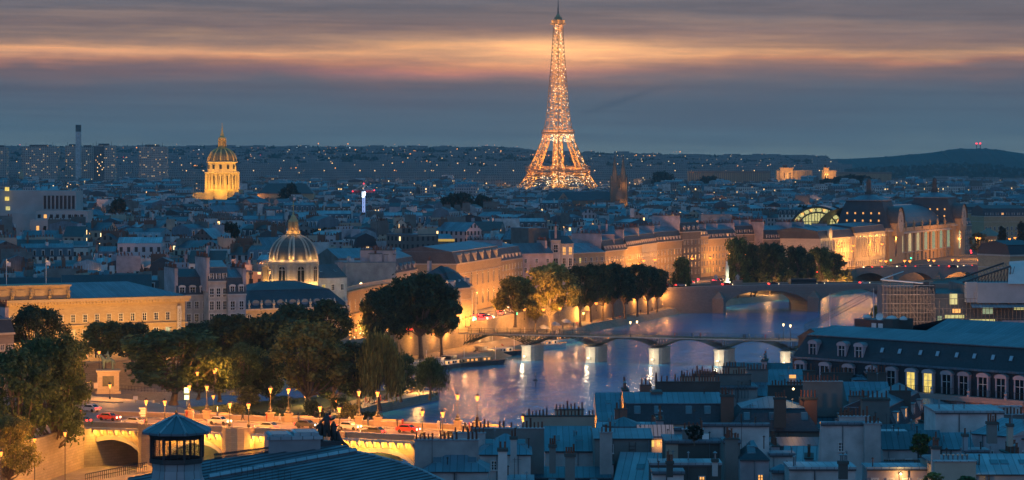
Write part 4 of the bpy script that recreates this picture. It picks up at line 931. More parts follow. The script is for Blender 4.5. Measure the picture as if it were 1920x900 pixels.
# ------------------------------------------------------------------ the mint: long lit neoclassical palace
def fl_light(o, x, y, z, tz, power, col=(1, .55, .17), size=120, ty=0): slight(o, (x, y, z), (x, ty, tz), power, col, size, .3, .9)
m0, m1 = (X(-60, 690), 690), (X(347, 722), 722); wm_ = hypot(m1[0] - m0[0], m1[1] - m0[1]); am = atan2(m1[1] - m0[1], m1[0] - m0[0])
mn = bldg('palace', 'long golden lit stone palace with rows of windows and statues on its left attic', m0, m1, 24, 26.0, 9, 'gable', 3.6, 'stone', 'zinc', 'zinc', 0, band=False, hip=1.0)
nx = 18; sp_ = wm_ / nx; H = 17.0
for i in range(nx):
    x_ = (i + .5) * sp_
    place('window', window_mesh(1.15, 1.9, 'plain', None, False, 'stone_pale'), mn, (x_, -.01, 10.6), 0); place('window', window_mesh(1.3, 3.3, 'plain', 'lit_warm' if i in (7, 8) else 'lit_pale' if i in (16,) else None, False, 'stone_pale'), mn, (x_, -.01, 5.2), 0); place('window', window_mesh(1.4, 2.6, 'plain', 'lit_warm' if i in (7, 9, 12) else None, True, 'stone_pale'), mn, (x_, -.01, 1.0), 0)
b = MB(); b.box(-.3, wm_ + 1.2, -1.3, 0, H - .9, H - .1, 0); b.box(-.3, wm_ + .9, -.8, 0, H - 1.7, H - .9, 0); b.box(-.3, wm_ + .5, -.45, 0, 9.5, 9.9, 0); b.box(-.3, wm_ + .5, -.4, 0, 4.0, 4.4, 0)
for i in range(int(wm_ / .9)): b.box(i * .9, i * .9 + .42, -1.1, -.8, H - 1.5, H - .9, 0)
b.build('cornice', ['stone'], mn)
xa_ = (125 - (-60)) / (347 - (-60)) * wm_
b = MB(); b.box(-.3, xa_, -.4, 8, H, H + 3.2, 0); b.box(-.4, xa_ + .3, -.9, 8, H + 3.2, H + 3.7, 0); b.box(xa_, xa_ + .5, .2, 6, H, H + .6, 0)
for i in range(7): b.box(xa_ - 4.6 - i * 5.2, xa_ - 1.9 - i * 5.2, -.55, -.4, H + .9, H + 2.5, 0)
b.build('attic', ['stone'], mn)
stat = skin('statue', [(0, 0, 1.1), (0, 0, 1.75), (0, 0, 2.0), (0, 0, 2.25), (.22, 0, .6), (.2, 0, 0), (-.2, 0, .6), (-.2, 0, 0), (.4, -.1, 1.7), (.5, -.25, 1.2), (-.4, 0, 1.7), (-.45, -.3, 1.4)], [(0, 1), (1, 2), (2, 3), (0, 4), (4, 5), (0, 6), (6, 7), (1, 8), (8, 9), (1, 10), (10, 11)], [.3, .28, .12, .17, .22, .2, .22, .2, .12, .09, .12, .09], 'stone')
for i in range(6): place('statue', stat, mn, (xa_ - .6 - i * 5.2, -1.0, H + .1), R.uniform(-.4, .4), 1.15)
b = MB(); b.tube((0, 0, 0), (0, 0, 7), .09, 6); b.face([(0.1, 0, 5.2), (1.2, .1, 5.0), (1.3, .2, 6.0), (.1, 0, 6.5)]); fm = b.mesh('flagpole', ['white_paint'])
for px_ in (17, 90): place('flagpole', fm, mn, ((px_ + 60) / 407 * wm_, 3, H + 3.6), 0)
bn = MB(); bn.box(-.55, .55, -.06, 0, 0, 8.8, 0); ban = bn.build('banner', ['trim_white'], mn, (wm_ - 2.0, -.65, 5.4))
def text(s_, name, mat, parent, loc, size, rot=(pi / 2, 0, 0)):
    cu = bpy.data.curves.new(name, 'FONT'); cu.body = s_; cu.size = size; cu.extrude = .01; cu.align_x = 'CENTER'; cu.align_y = 'CENTER'; tmp = bpy.data.objects.new(name, cu); COL.objects.link(tmp)
    bpy.context.view_layer.update(); me = bpy.data.meshes.new_from_object(tmp.evaluated_get(bpy.context.evaluated_depsgraph_get())); bpy.data.objects.remove(tmp); me.materials.clear(); me.materials.append(MATS[mat]); o = place(name, me, parent, loc); o.rotation_euler = rot; return o
text('MONNAIE DE PARIS', 'lettering', 'rubber', ban, (0, -.08, 4.4), .82, (pi / 2, pi / 2, 0))
for i in range(9):
    x_ = (i + .5) * wm_ / 9; fl_light(mn, x_, -14, 1.0, 12, 2900, (1, .58, .15)); 
HERO.append((-150, -84, 640, 752))
# back block with dark roof behind the mint
bldg('palace_wing', 'long low block with dark slate roof behind the golden palace', (X(118, 765), 765), (X(285, 770), 770), 14, 24.5, 9, 'gable', 5, 'stone_grey', 'slate', 'slate', 0, band=False)
bldg('palace_wing', 'slate roofed block at the left edge behind the statues', (X(-60, 772), 772), (X(112, 772), 772), 14, 23.5, 9, 'gable', 5, 'stone_grey', 'slate', 'slate', 0, band=False)
# three houses right of the mint
ws = (1.15, 2.0)
bldg('townhouse', 'pale house with white dormers just right of the golden palace', (X(332, 745), 745), (X(391, 748), 748), 16, 25, 9, 'mansard', 7, 'plaster_pale', 'slate', 'slate', 4, (1.5, 5, 8.5, 12), ws, 'plain', .05, [(.0, .5, 14, .4)], 3, 'arch')
bldg('townhouse', 'narrow tall pale house with loggia windows right of the white dormers', (X(391, 742), 742), (X(428, 744), 744), 14, 29, 9, 'mansard', 5.5, 'plaster_pale', 'slate_grey', 'lead', 3, (1.5, 5, 8.5, 12, 15.6), (1.2, 2.3), 'plain', .08, [(.0, .5, 13, 1)], 3, 'flat')
bldg('townhouse', 'grey blue roofed house beside the academy wing', (X(428, 742), 742), (X(461, 744), 744), 14, 25.4, 9, 'mansard', 6.5, 'plaster_pale', 'slate_grey', 'zinc', 2, (1.5, 5, 8.5, 12), (1.3, 2.3), 'plain', .0, [(.99, .5, 12, .5)], 2, 'arch')
# academy left wing, curved wing, right pavilion
aw0, aw1 = (X(455, 772), 772), (X(655, 790), 790)
aw = bldg('academy_wing', 'dark slate roofed wing with urns below the striped dome', aw0, aw1, 24, 19.6, 9, 'mansard', 7.4, 'stone', 'slate', 'slate', 8, (1, 6), (1.3, 2.8), 'plain', .12, [], 0, ins=4.5, hip=1)
ww = hypot(aw1[0] - aw0[0], aw1[1] - aw0[1])
um = MB(); um.lathe([(.35, 0), (.35, .5), (.18, .6), (.42, 1.1), (.46, 1.5), (.2, 1.9), (.28, 2.1), (.05, 2.5)], 8); um = um.mesh('urn', ['stone_pale'])
for i in range(9): place('urn', um, aw, (2 + i * (ww - 3) / 8, -.1, 10.7))
for i in range(4): place('urn', um, aw, (ww, 3 + i * 5, 10.7))
oe = MB(); oe.lathe([(.9, -.4), (.9, .3), (.65, .32)], 10, m=0); oe.lathe([(.66, .3), (.001, .31)], 10, m=1); oe = oe.mesh('oval_dormer', ['lead', 'glass_dark'])
for i in range(7): o = place('oval_dormer', oe, aw, (4.6 + i * (ww - 3) / 8, 1.0, 12.2)); o.rotation_euler = (pi / 2, 0, 0); o.scale = (1.3, 1, 1)
for x_ in (ww * .3, ww * .55, ww * .75): b = MB(); b.box(-.4, .4, -.5, .5, 0, 1, 0); o = b.build('skylight', ['glass_sky'], aw, (x_, 5, 14.6)); o.scale = (1, 1, .3)
for x_ in (ww * .15, ww * .5, ww * .85): fl_light(aw, x_, -7, .5, 8, 1900)
HERO.append((aw0[0] - 2, aw1[0] + 40, 750, 830))
# curved wing : lit orange, balustrade
n = 12; cw = thing('curved_wing', 'curved stone wing with balustrade glowing orange behind the riverside trees', 'building', (X(655, 800), 800, 9))
b = MB(); bal = MB(); pts = []
for i in range(n + 1):
    t = i / n; px_ = 650 + 126 * t; D = 800 + 60 * sin(pi * t * .6) ; pts.append((X(px_, D) - X(655, 800), D - 800))
for i in range(n):
    p, q_ = pts[i], pts[i + 1]; P = [p, q_, (q_[0], q_[1] + 12), (p[0], p[1] + 12)]; b.prism(P, 0, 14.6, 0, 1)
    e = (Vector(q_) - Vector(p)).normalized(); nn = Vector((e.y, -e.x)); a_ = Vector(p) + nn * .4; c_ = Vector(q_) + nn * .4
    b.prism([tuple(a_), tuple(c_), q_, p], 13.4, 14.2, 0); b.prism([tuple(a_), tuple(c_), q_, p], 6.8, 7.2, 0)
    bal.prism([p, q_, (q_[0], q_[1] + .35), (p[0], p[1] + .35)], 15.5, 15.75, 0)
    for j in range(8): f = Vector(p).lerp(Vector(q_), (j + .5) / 8); bal.box(f.x - .12, f.x + .12, f.y, f.y + .25, 14.6, 15.5, 0)
    mid = Vector(p).lerp(Vector(q_), .5) + nn * .02; rz = atan2(e.y, e.x)
    place('window', window_mesh(1.4, 3.0, 'plain', 'lit_pale' if i == 2 else None, False, 'stone_pale'), cw, (mid.x, mid.y, 8.2), rz); place('window', window_mesh(1.5, 3.4, 'plain', None, True, 'stone_pale'), cw, (mid.x, mid.y, 1.5), rz)
b.build('wall', ['stone', 'lead'], cw); bal.build('balustrade', ['stone_pale'], cw)
for i in (1, 3, 5, 7, 9, 11): p = pts[i]; plight(cw, (p[0] - .3, p[1] - 6.5, 3), 1800, (1, .48, .12), .3, 'wall_lamp_light')
# west pavilion
pv0, pv1 = (X(771, 884), 884), (X(853, 868), 868)
pv_ = bldg('corner_pavilion', 'steep dark roofed pavilion with columns at the right end of the curved wing', (X(772, 864), 864), (X(848, 858), 858), 14, 21.6, 9, 'mansard', 7.2, 'stone', 'slate', 'slate', 3, (1, 6.5), (1.2, 2.8), 'plain', 0, [(.2, .5, 1.5, 1.5)], 3, 'arch', ins=4, hip=1)
pv2 = bldg('columned_pavilion', 'columned river front of the academy glowing orange beside the red car lights', (X(848.5, 857), 857), (X(886, 884), 884), 14, 21.6, 9, 'mansard', 6.5, 'stone', 'slate', 'slate', 5, (1, 7), (1.2, 2.8), 'plain', .1, [], 4, 'arch', ins=4, hip=1)
for i in range(6): b = MB(); b.lathe([(.55, 0), (.45, .4), (.42, 8.4), (.6, 9)], 8); b.build('column', ['stone_pale'], pv2, (1 + i * 5.4, -.9, 2.2))
for x_ in (3, 12, 22, 30): plight(pv2, (x_, -6, 2.5), 1300, (1, .46, .12), .3)
for x_ in (2, 7): plight(pv_, (x_, -5, 3.5), 700, (1, .46, .12), .3)
HERO.append((X(800, 868) - 2, 8, 845, 960))
# white blank-walled houses behind the curved wing
bldg('townhouse', 'small house with two skylights and a lit window right of the striped dome', (X(598, 872), 872), (X(650, 878), 878), 14, 24.5, 9, 'gable', 4.2, 'plaster_pale', 'slate_grey', 'slate_grey', 3, (11.5,), (1.2, 1.8), 'plain', .4, [], 0, sky=2, band=False)
bldg('townhouse', 'high blank pale gable wall with two small lit windows behind the curved wing', (X(648, 885), 885), (X(742, 890), 890), 16, 29.0, 9, 'flat', 1, 'plaster_pale', 'slate', 'zinc', 3, (11,), (1.1, 1.6), 'bare', .6, [(.62, .2, 5, 2.6), (.9, .2, 5, 2.4)], 0, band=False, ml=4)
bldg('townhouse', 'steep house with four dormers glowing below, beside the blank pale gable', (X(742, 890), 890), (X(782, 925), 925), 13, 25.5, 9, 'mansard', 6.5, 'plaster_beige', 'slate', 'zinc', 5, (8, 12), (1.0, 1.8), 'plain', .2, [(.0, .5, 11, 1), (.5, .6, 8, .6)], 5, 'gable')
bldg('warehouse', 'low zinc roofed block behind the blank pale gable', (X(635, 930), 930), (X(770, 940), 940), 25, 29, 9, 'gable', 3.2, 'render_grey', 'zinc', 'zinc', 0, band=False)
HERO.append((X(598, 880), X(782, 930), 860, 965))
t = thing('work_light', 'dazzling white lamp on a roof behind the curved wing', 'lamp', (X(677, 868), 868, Z(546, 868))); b = MB(); b.tube((0, 0, -2), (0, 0, 2), .08, 4); b.build('post', ['iron'], t); b = MB(); b.lathe([(.001, 0), (.55, .5), (.001, 1)], 8); b.build('lamp_head', ['lamp_white'], t, (0, 0, 1.9)); plight(t, (0, -1.4, 2.4), 350, (1, .85, .6), .2)
# fine arts school: tall arched windows, oblique
ba = bldg('arts_school', 'ochre palace with tall arched windows and stone dormers above the red tail lights', (-19.5, 935), (-4, 1012), 24, 27.0, 9, 'mansard', 6.0, 'stone', 'slate_grey', 'zinc', 8, (2, 9.2), (2.3, 5.2), 'plain', 0, [], 0, arch=True)
for i in range(6): place('dormer', dormer_mesh(1.9, 2.6, 2.0, None, 'arch', 'stone_pale', 'lead'), ba, (7 + i * 12.4, -.2, 18.1), 0)
for i in range(6): plight(ba, (6 + i * 13, -8, 4.5), 1900, (1, .47, .12), .3)
ba2 = bldg('townhouse', 'five storey ochre house joined to the right of the arts school', (-4, 1012), (4.2, 1050), 22, 25.5, 9, 'mansard', 6.5, 'stone', 'slate_grey', 'zinc', 7, (2, 5.4, 8.8, 12.4), (1.2, 2.1), 'plain', .1, [(.5, .5, 14, .7)], 6, 'flat')
plight(ba2, (14, -7, 4.5), 2200, (1, .47, .12), .3)
HERO.append((-60, 6, 930, 1075))
# ================================================================== RIVERSIDE ROW
def P_(px, D): return (X(px, D), D)
G5 = (2, 5.3, 8.6, 12)
QR = 'houses along the riverside row'
bldg('townhouse', 'brown blank chimney block, tallest behind the yellow tree', P_(991, 1085), P_(1029, 1090), 14, 36, 9, 'flat', 1, 'render_grey', 'slate', 'zinc', 0, band=False)
bldg('townhouse', 'pale stepped gable house left of the brown chimney block', P_(975, 1062), P_(1037, 1068), 15, 26.5, 9, 'gable', 4, 'plaster_lilac', 'zinc', 'zinc_dark', 3, (10, 13.5), (1.1, 1.8), 'plain', .2, [(.9, .5, 8, 1)], 0)
bldg('townhouse', 'narrow pale house with a tall round window gable', P_(1033, 1080), P_(1051, 1080), 12, 31.5, 9, 'gable', 3.5, 'plaster_pale', 'slate', 'slate', 1, (12, 17.5), (1.8, 3), 'plain', 0, [(.5, .2, 3, 2)], 0)
bldg('townhouse', 'pale house with a loggia gable beside the round window house', P_(1052, 1082), P_(1075, 1084), 12, 30, 9, 'gable', 3, 'plaster_pale', 'slate', 'slate', 2, (12, 16.5), (1.4, 3), 'plain', .2, [], 0)
bldg('townhouse', 'low lit house with a blue zinc roof and long balcony in the riverside row', P_(1072, 1092), P_(1134, 1112), 16, 25.8, 9, 'gable', 3.6, 'stone', 'zinc', 'zinc', 6, (5.3, 8.6, 12.6), (1.2, 2), 'plain', .12, [(.3, .7, 4, .8)], 0, sky=3)
bldg('townhouse', 'pale blank gable with two chimneys over the blue zinc roof', P_(1096, 1135), P_(1152, 1135), 15, 32.5, 9, 'gable', 3.5, 'plaster_lilac', 'zinc', 'zinc', 0, (), (1, 1), 'plain', 0, [(.5, .5, 10, .4), (.75, .5, 10, .8)], 0)
row = [(1134, 1118, 1176, 1150, 25.8, 'first', 'stone', .4), (1176, 1150, 1204, 1178, 26.8, 'second', 'stone', .0), (1204, 1178, 1232, 1207, 27.0, 'third', 'stone_pale', .5), (1232, 1207, 1279, 1243, 27.2, 'fourth', 'stone', .3)]
for (a, d0, b_, d1, ze, o_, wl, s_) in row:
    bldg('townhouse', f'{o_} from the left of four joined cream houses with dark mansards, riverside row', P_(a, d0), P_(b_, d1), 16, ze, 9, 'mansard', 6.4, wl, 'slate', 'zinc', 8, G5, (1.3, 2.1), 'flush', .05, [(.0, .5, 13, 1.0), (.52, .6, 9, 1)], 8, 'flat', group=QR)
bldg('townhouse', 'tall reddish house with a sloping gable standing above the riverside row', P_(1280, 1243), P_(1314, 1262), 17, 31, 9, 'mansard', 6, 'stone_dark', 'slate', 'slate', 5, (2, 5.4, 8.8, 12.2, 16), (1.3, 2.1), 'flush', .05, [(.0, .5, 14, 1.5)], 4, 'gable')
bldg('townhouse', 'narrow house with a bright window between the reddish house and the poplars', P_(1314, 1262), P_(1328, 1272), 16, 28.5, 9, 'mansard', 5, 'stone', 'slate', 'zinc', 3, (2, 5.4, 8.8, 12.2, 15.5), (1.3, 2.1), 'flush', .3, [(.0, .5, 12, 1)], 3, 'flat')
bldg('townhouse', 'six bay cream house left of the poplars, near the pale statue', P_(1328, 1272), P_(1382, 1300), 16, 27, 9, 'mansard', 6, 'stone', 'slate', 'zinc', 9, G5, (1.3, 2.1), 'flush', .1, [(.0, .5, 13, 1), (.5, .5, 10, 1), (.99, .5, 13, 1)], 8, 'flat', group=QR)
bldg('townhouse', 'pale blank wall building rising behind the cream house left of the poplars', P_(1314, 1330), P_(1372, 1330), 16, 37.5, 9, 'flat', 1, 'plaster_pale', 'slate', 'zinc', 0, (), band=False)
bldg('townhouse', 'stone house seen over the poplars in the riverside row', P_(1376, 1320), P_(1440, 1335), 18, 28, 9, 'mansard', 6, 'stone_grey', 'slate', 'zinc', 8, G5, (1.3, 2.1), 'flush', .1, [(.3, .5, 12, 1), (.6, .5, 12, 1), (.99, .5, 12, 1)], 7, 'flat', group=QR)
bldg('townhouse', 'grey gabled house behind the dark trees left of the lit colonnaded palace', P_(1436, 1322), P_(1490, 1332), 18, 25.5, 9, 'mansard', 6.5, 'stone_grey', 'slate', 'zinc', 7, G5, (1.3, 2.1), 'flush', .1, [(.0, .5, 14, 2), (.99, .5, 12, 1)], 6, 'flat', group=QR)
bldg('townhouse', 'reddish stone house directly left of the lit colonnaded palace', P_(1490, 1330), P_(1537, 1338), 18, 27.0, 9, 'mansard', 5.5, 'stone_dark', 'slate_grey', 'zinc_dark', 7, (2, 5.3, 8.6, 12, 15.5), (1.3, 2.1), 'flush', .08, [(.0, .5, 12, 1.2), (.5, .5, 12, 1.2)], 5, 'flat', group=QR)
# the lit palace with columns left of the station
lp = bldg('lit_palace', 'bright lit riverside palace with tall pilasters and a round fronton', P_(1537, 1318), P_(1604, 1368), 26, 25.8, 9, 'mansard', 5.5, 'stone_pale', 'slate_grey', 'zinc', 14, (1.5, 6.3, 11.5), (1.5, 2.8), 'flush', .1, [(.8, .6, 8, 1)], 0)
lp2 = bldg('lit_palace', 'bright lit palace touching the station, with a projecting centre block', P_(1604, 1366), P_(1660, 1425), 26, 27.5, 9, 'mansard', 4.5, 'stone_pale', 'slate_grey', 'zinc', 16, (1.5, 6.3, 11.0, 14.4), (1.5, 2.3), 'flush', .1, [], 0)
for t_, w_2 in ((lp, hypot(X(1604, 1368) - X(1537, 1318), 50)), (lp2, hypot(X(1660, 1425) - X(1604, 1366), 59))):
    for i in range(int(w_2 / 4.4) + 1): b = MB(); b.box(-.3, .3, -.5, 0, 5.5, 15.6, 0); b.build('pilaster', ['stone_pale'], t_, (i * 4.4, -.02, 0))
    for i in range(int(w_2 / 7)):
        plight(t_, (3 + i * 7, -2.2, 6.6), 110, (1, .60, .20), .2, 'facade_light'); plight(t_, (3 + i * 7, -1.8, 16.4), 60, (1, .64, .24), .2, 'facade_light')
b = MB(); b.lathe([(2.8, -.6), (2.8, .3), (2.1, .4)], 18, m=0); o = b.build('round_fronton', ['stone_pale'], lp, (15, -.2, 19.0)); o.rotation_euler = (pi / 2, 0, 0); plight(lp, (15, -2.5, 18), 200, (1, .64, .24), .2)
HERO.append((X(975, 1070) - 6, 60, 1060, 1200)); HERO.append((20, 110, 1150, 1290)); HERO.append((60, 150, 1200, 1375)); HERO.append((100, 215, 1290, 1470))
# ------------------------------------------------------------------ the station museum
s0, s1 = P_(1660, 1432), P_(1803, 1605); ws_ = hypot(s1[0] - s0[0], s1[1] - s0[1]); as_ = atan2(s1[1] - s0[1], s1[0] - s0[0])
st_ = thing('clock_station', 'old railway station museum with two big clocks, arched windows and dark mansard pavilions', 'station', (s0[0], s0[1], 9), as_)
b = MB(); b.box(0, ws_, 0, 62, 0, 17, 0); b.box(-.3, ws_ + .3, -.9, 0, 15.6, 16.6, 1); b.box(-.3, ws_ + .3, -.6, 0, 5.0, 5.5, 1); b.box(24, ws_ - 24, -.2, 2, 17, 19, 0); b.build('wall', ['stone', 'stone_pale'], st_)
am_ = window_mesh(7.0, 11, 'plain', 'lit_hall_dim', True, 'stone_pale'); dm_ = window_mesh(2.6, 3.6, 'bare', None, False, 'stone_pale')
for i in range(7):
    xw = 36 + i * (ws_ - 72) / 6; place('window', am_, st_, (xw, -.02, 5.6)); place('window', dm_, st_, (xw, -.02, .3))
    k = MB(); k.box(-.8, .8, -.9, 0, 0, 15.6, 0); k.build('pier', ['stone'], st_, (xw - (ws_ - 72) / 12, 0, 0)); place('statue', stat, st_, (xw - (ws_ - 72) / 12, 0, 17), 0, 2.6)
for i, xp in enumerate((15, ws_ - 15)):
    b = MB(); b.box(xp - 14.9, xp + 14.9, -2, 28, -.05, 19.5, 0); b.box(xp - 15.5, xp + 15.5, -2.8, 28.5, 17.6, 18.6, 1); b.build('pavilion_wall', ['stone', 'stone_pale'], st_)
    b = MB(); P = [(xp - 14.6, -1.5), (xp + 14.6, -1.5), (xp + 14.6, 27.5), (xp - 14.6, 27.5)]; Q = inset(P, 3.0); Q2 = inset(P, 4.6); b.loft(P, 19.5, Q, 30, 0); b.loft(Q, 30, Q2, 34, 0); Q3 = inset(P, 4.0); b.prism(Q3, 34, 34.7, 1); b.loft(Q3, 34.7, [(xp, 13)] * 4, 38, 1); b.build('pavilion_roof', ['slate', 'zinc'], st_)
    b = MB(); b.box(-1.8, 1.8, -1.8, 1.8, 0, 2, 0); b.box(-1.1, 1.1, -1.1, 1.1, 2, 7, 0); b.lathe([(1.4, 7), (1.1, 8.5), (.3, 9.3)], 6); b.build('chimney', ['render_dark'], st_, (xp, 13, 37))
    n = 16
    b = MB(); Pf = [(xp - 8, 15), (xp + 8, 15), (xp + 8, 22)] + [(xp + 8 * cos(pi * j / n), 22 + 8.4 * sin(pi * j / n)) for j in range(1, n)] + [(xp - 8, 22)]; b.slab(Pf, -4.5, 5, 0)
    Pf2 = [(xp + 8.4 * cos(pi * j / n), 22 + 8.8 * sin(pi * j / n)) for j in range(n + 1)]
    for j in range(n): p, q_ = Pf2[j], Pf2[j + 1]; b.face([(p[0], -5.2, p[1]), (q_[0], -5.2, q_[1]), (q_[0], 6, q_[1]), (p[0], 6, p[1])][::-1], 1)
    b.build('clock_fronton', ['stone', 'lead_dark'], st_)
    ck = MB(); ck.lathe([(5.6, 0), (5.6, .4), (4.7, .45)], 28, m=0); o = ck.build('clock_ring', ['stone_pale'], st_, (xp, -4.5, 22.6)); o.rotation_euler = (pi / 2, 0, 0)
    ck = MB(); ck.lathe([(4.7, .40), (.001, .41)], 28, m=0)
    for h_ in range(12): a = 2 * pi * h_ / 12; ck.box(3.9 * cos(a) - .22, 3.9 * cos(a) + .22, 3.9 * sin(a) - .22, 3.9 * sin(a) + .22, .42, .5, 1)
    ck.lathe([(2.9, .43), (2.7, .46)], 24, m=1, capt=False); ck.tube((0, 0, .5), (2.0, 1.2, .5), .17, 4, 1); ck.tube((0, 0, .5), (-.6, 3.4, .5), .14, 4, 1)
    o = ck.build('clock_face', ['clock_lit', 'iron'], st_, (xp, -4.5, 22.6)); o.rotation_euler = (pi / 2, 0, 0)
    place('window', window_mesh(4.4, 11, 'plain', 'lit_pale' if i else None, True, 'stone_pale'), st_, (xp, -2.02, 4))
    for k_2 in range(9): b = MB(); b.box(-.35, .35, -.1, 0, 0, .9, 0); b.build('roof_light', ['lit_warm' if (k_2 * 7 + i) % 3 else 'lit_yellow'], st_, (xp - 9 + (k_2 % 5) * 4.2, .2 + (0 if k_2 < 5 else 1.1), 23 + (0 if k_2 < 5 else 3.6)))
    # west facing lights on the left flank
    for k_2 in range(10):
        b = MB(); b.box(-.1, 0, -.4, .4, 0, 1.0, 0); b.build('roof_light', ['lit_warm'], st_, (xp - 14.0 + (.5 if k_2 < 5 else 1.4), 4 + (k_2 % 5) * 4.4, 23 + (0 if k_2 < 5 else 4)))
b = MB(); n = 14     # long glazed nave roof
x0, x1 = 30, ws_ - 30
for j in range(n):
    a0, a1 = pi * j / n, pi * (j + 1) / n; f = lambda a: (26 - 20 * cos(a), 19 + 11.5 * sin(a)); (y0, z0_), (y1, z1_) = f(a0), f(a1); b.face([(x0, y0, z0_), (x1, y0, z0_), (x1, y1, z1_), (x0, y1, z1_)], 0 if j not in (6, 7) else 1)
b.build('nave_roof', ['zinc_dark', 'glass_sky'], st_)
# end glass arch of the nave, facing the viewer on the left
va = thing('glass_vault', 'big semicircular glass station hall glowing pale yellow from inside', 'glass hall', (X(1533, 1500), 1500, 9), radians(-9))
hw = 49 * 1500 / F; z_b = Z(428, 1500) - 9; z_t = Z(388, 1500) - 9; n = 22
arc = lambda a, s_=1.0: (hw * s_ * cos(a), z_b + (z_t - z_b) * s_ * sin(a))
b = MB(); b.face([(arc(pi * j / n)[0], 0, arc(pi * j / n)[1]) for j in range(n + 1)][::1], 0); b.box(-hw, hw, 0.1, 6, 0, z_b, 1); b.build('glazing', ['lit_hall', 'stone_grey'], va)
b = MB()
for s_ in (1.0, .74):
    for j in range(n): p, q_ = arc(pi * j / n, s_), arc(pi * (j + 1) / n, s_); b.tube((p[0], -.4, p[1]), (q_[0], -.4, q_[1]), .65 if s_ == 1 else .42, 4)
for j in range(1, n): p, q_ = arc(pi * j / n, 1), arc(pi * (j + (1 if j % 2 else -1)) / n, .74); b.tube((p[0], -.35, p[1]), (q_[0], -.35, q_[1]), .22, 4)
for j in range(-6, 7):
    x_ = j * hw * .115; zt_ = z_b + (z_t - z_b) * .74 * sqrt(max(0, 1 - (x_ / (hw * .74)) ** 2)); b.tube((x_, -.3, z_b), (x_, -.3, zt_), .16, 4)
b.box(-hw * .72, hw * .72, -.5, -.3, z_b + 3.6, z_b + 3.9, 0); b.build('steel_arch', ['iron'], va)
for j in (3, 6, 9, 13, 16, 19): p = arc(pi * j / n, .88); k = MB(); k.box(-.6, .6, -.7, -.5, -.5, .5); k.build('hall_lamp', ['lamp_far'], va, (p[0], 0, p[1]))
b = MB()
for j in range(n): p, q_ = arc(pi * j / n, 1.02), arc(pi * (j + 1) / n, 1.02); b.face([(p[0], -.8, p[1]), (p[0], 60, p[1]), (q_[0], 60, q_[1]), (q_[0], -.8, q_[1])], 0 if j not in (8, 9, 10) else 1)
b.build('vault_roof', ['lead', 'glass_sky'], va)
HERO.append((150, 330, 1400, 1760))
bldg('museum_annex', 'stone building joined to the right end of the clock station', P_(1803, 1605), P_(1822, 1640), 22, 26, 9, 'mansard', 6, 'stone_grey', 'slate', 'zinc', 5, G5, (1.2, 2), 'plain', .15, [(.5, .5, 12, 1)], 4)
bldg('legion_palace', 'low palace with a small green dome, right of the clock station', P_(1846, 1640), P_(1868, 1640), 14, 19, 9, 'cone', 5, 'stone', 'bronze_green', 'bronze_green', 4, (1.5, 5.5), (1.2, 2.2), 'plain', .4, [], 0)
bldg('townhouse', 'pink lit block with dark mansard behind the far right trees', P_(1845, 1720), P_(1925, 1725), 24, 30, 9, 'mansard', 7, 'stone', 'slate', 'slate', 10, G5, (1.2, 2), 'plain', .12, [], 8, 'flat')
bldg('townhouse', 'pink stone block with a lit floor, directly right of the museum annex', P_(1803, 1770), P_(1850, 1770), 22, 31, 9, 'mansard', 6, 'stone', 'slate', 'slate', 7, G5, (1.2, 2), 'plain', .2, [], 6, 'flat')
HERO.append((260, 380, 1590, 1760))
# ------------------------------------------------------------------ left modernist block
mb_ = thing('modern_block', 'large pale modernist building with tall concrete fins at the left edge', 'office building', (X(-20, 1180), 1180, 9))
kx = 1180 / F; fx = lambda p: (p + 20) * kx; zm = lambda y: Z(y, 1180) - 9
b = MB(); b.box(fx(-20), fx(70), 6, 26, 0, zm(357), 0); b.box(fx(70), fx(138), 5, 26, 0, zm(358), 0); b.box(fx(-20), fx(66), 4, 6, 0, zm(400), 0); b.box(fx(66), fx(163), 1, 18, 0, zm(395), 0); b.box(fx(60), fx(118), -5, 6, 0, zm(412), 0); b.box(fx(118), fx(166), -3, 6, 0, zm(412), 0); b.build('wall', ['concrete'], mb_)
for i in range(9): k = MB(); k.box(0, .5, -.6, 0, 0, zm(366) - zm(393), 0); k.build('fin', ['concrete'], mb_, (fx(76) + i * 1.8, 4.98, zm(393)))
for i in range(8): k = MB(); k.box(0, 1.15, -.05, 0, 0, zm(367) - zm(392), 0); k.build('window', ['glass_dark'], mb_, (fx(76) + .58 + i * 1.8, 4.97, zm(392)))
for j in range(5):
    for i, lt_ in enumerate((3, )): k = MB(); k.box(0, 1.9, -.05, 0, 0, 1.7, 0); k.build('window', ['lit_yellow' if j != 2 else 'lit_hall'], mb_, (fx(6), 5.97 if j < 3 else 3.97, zm(431) + j * 4.3))
for i in range(7): k = MB(); k.box(0, 1.2, -.05, 0, 0, 2.3, 0); k.build('window', ['lit_warm' if i in (0, 3, 4, 5) else 'glass_dark'], mb_, (fx(72) + i * 3.2, -5.03 if i < 4 else -3.03, zm(433)))
for i in range(8): k = MB(); k.box(0, 1.3, -.05, 0, 0, 1.6, 0); k.build('window', ['glass_dark' if i != 1 else 'lit_warm'], mb_, (fx(70) + i * 2.7, .97, zm(409)))
HERO.append((X(-20, 1180) - 2, X(168, 1180) + 3, 1165, 1215))
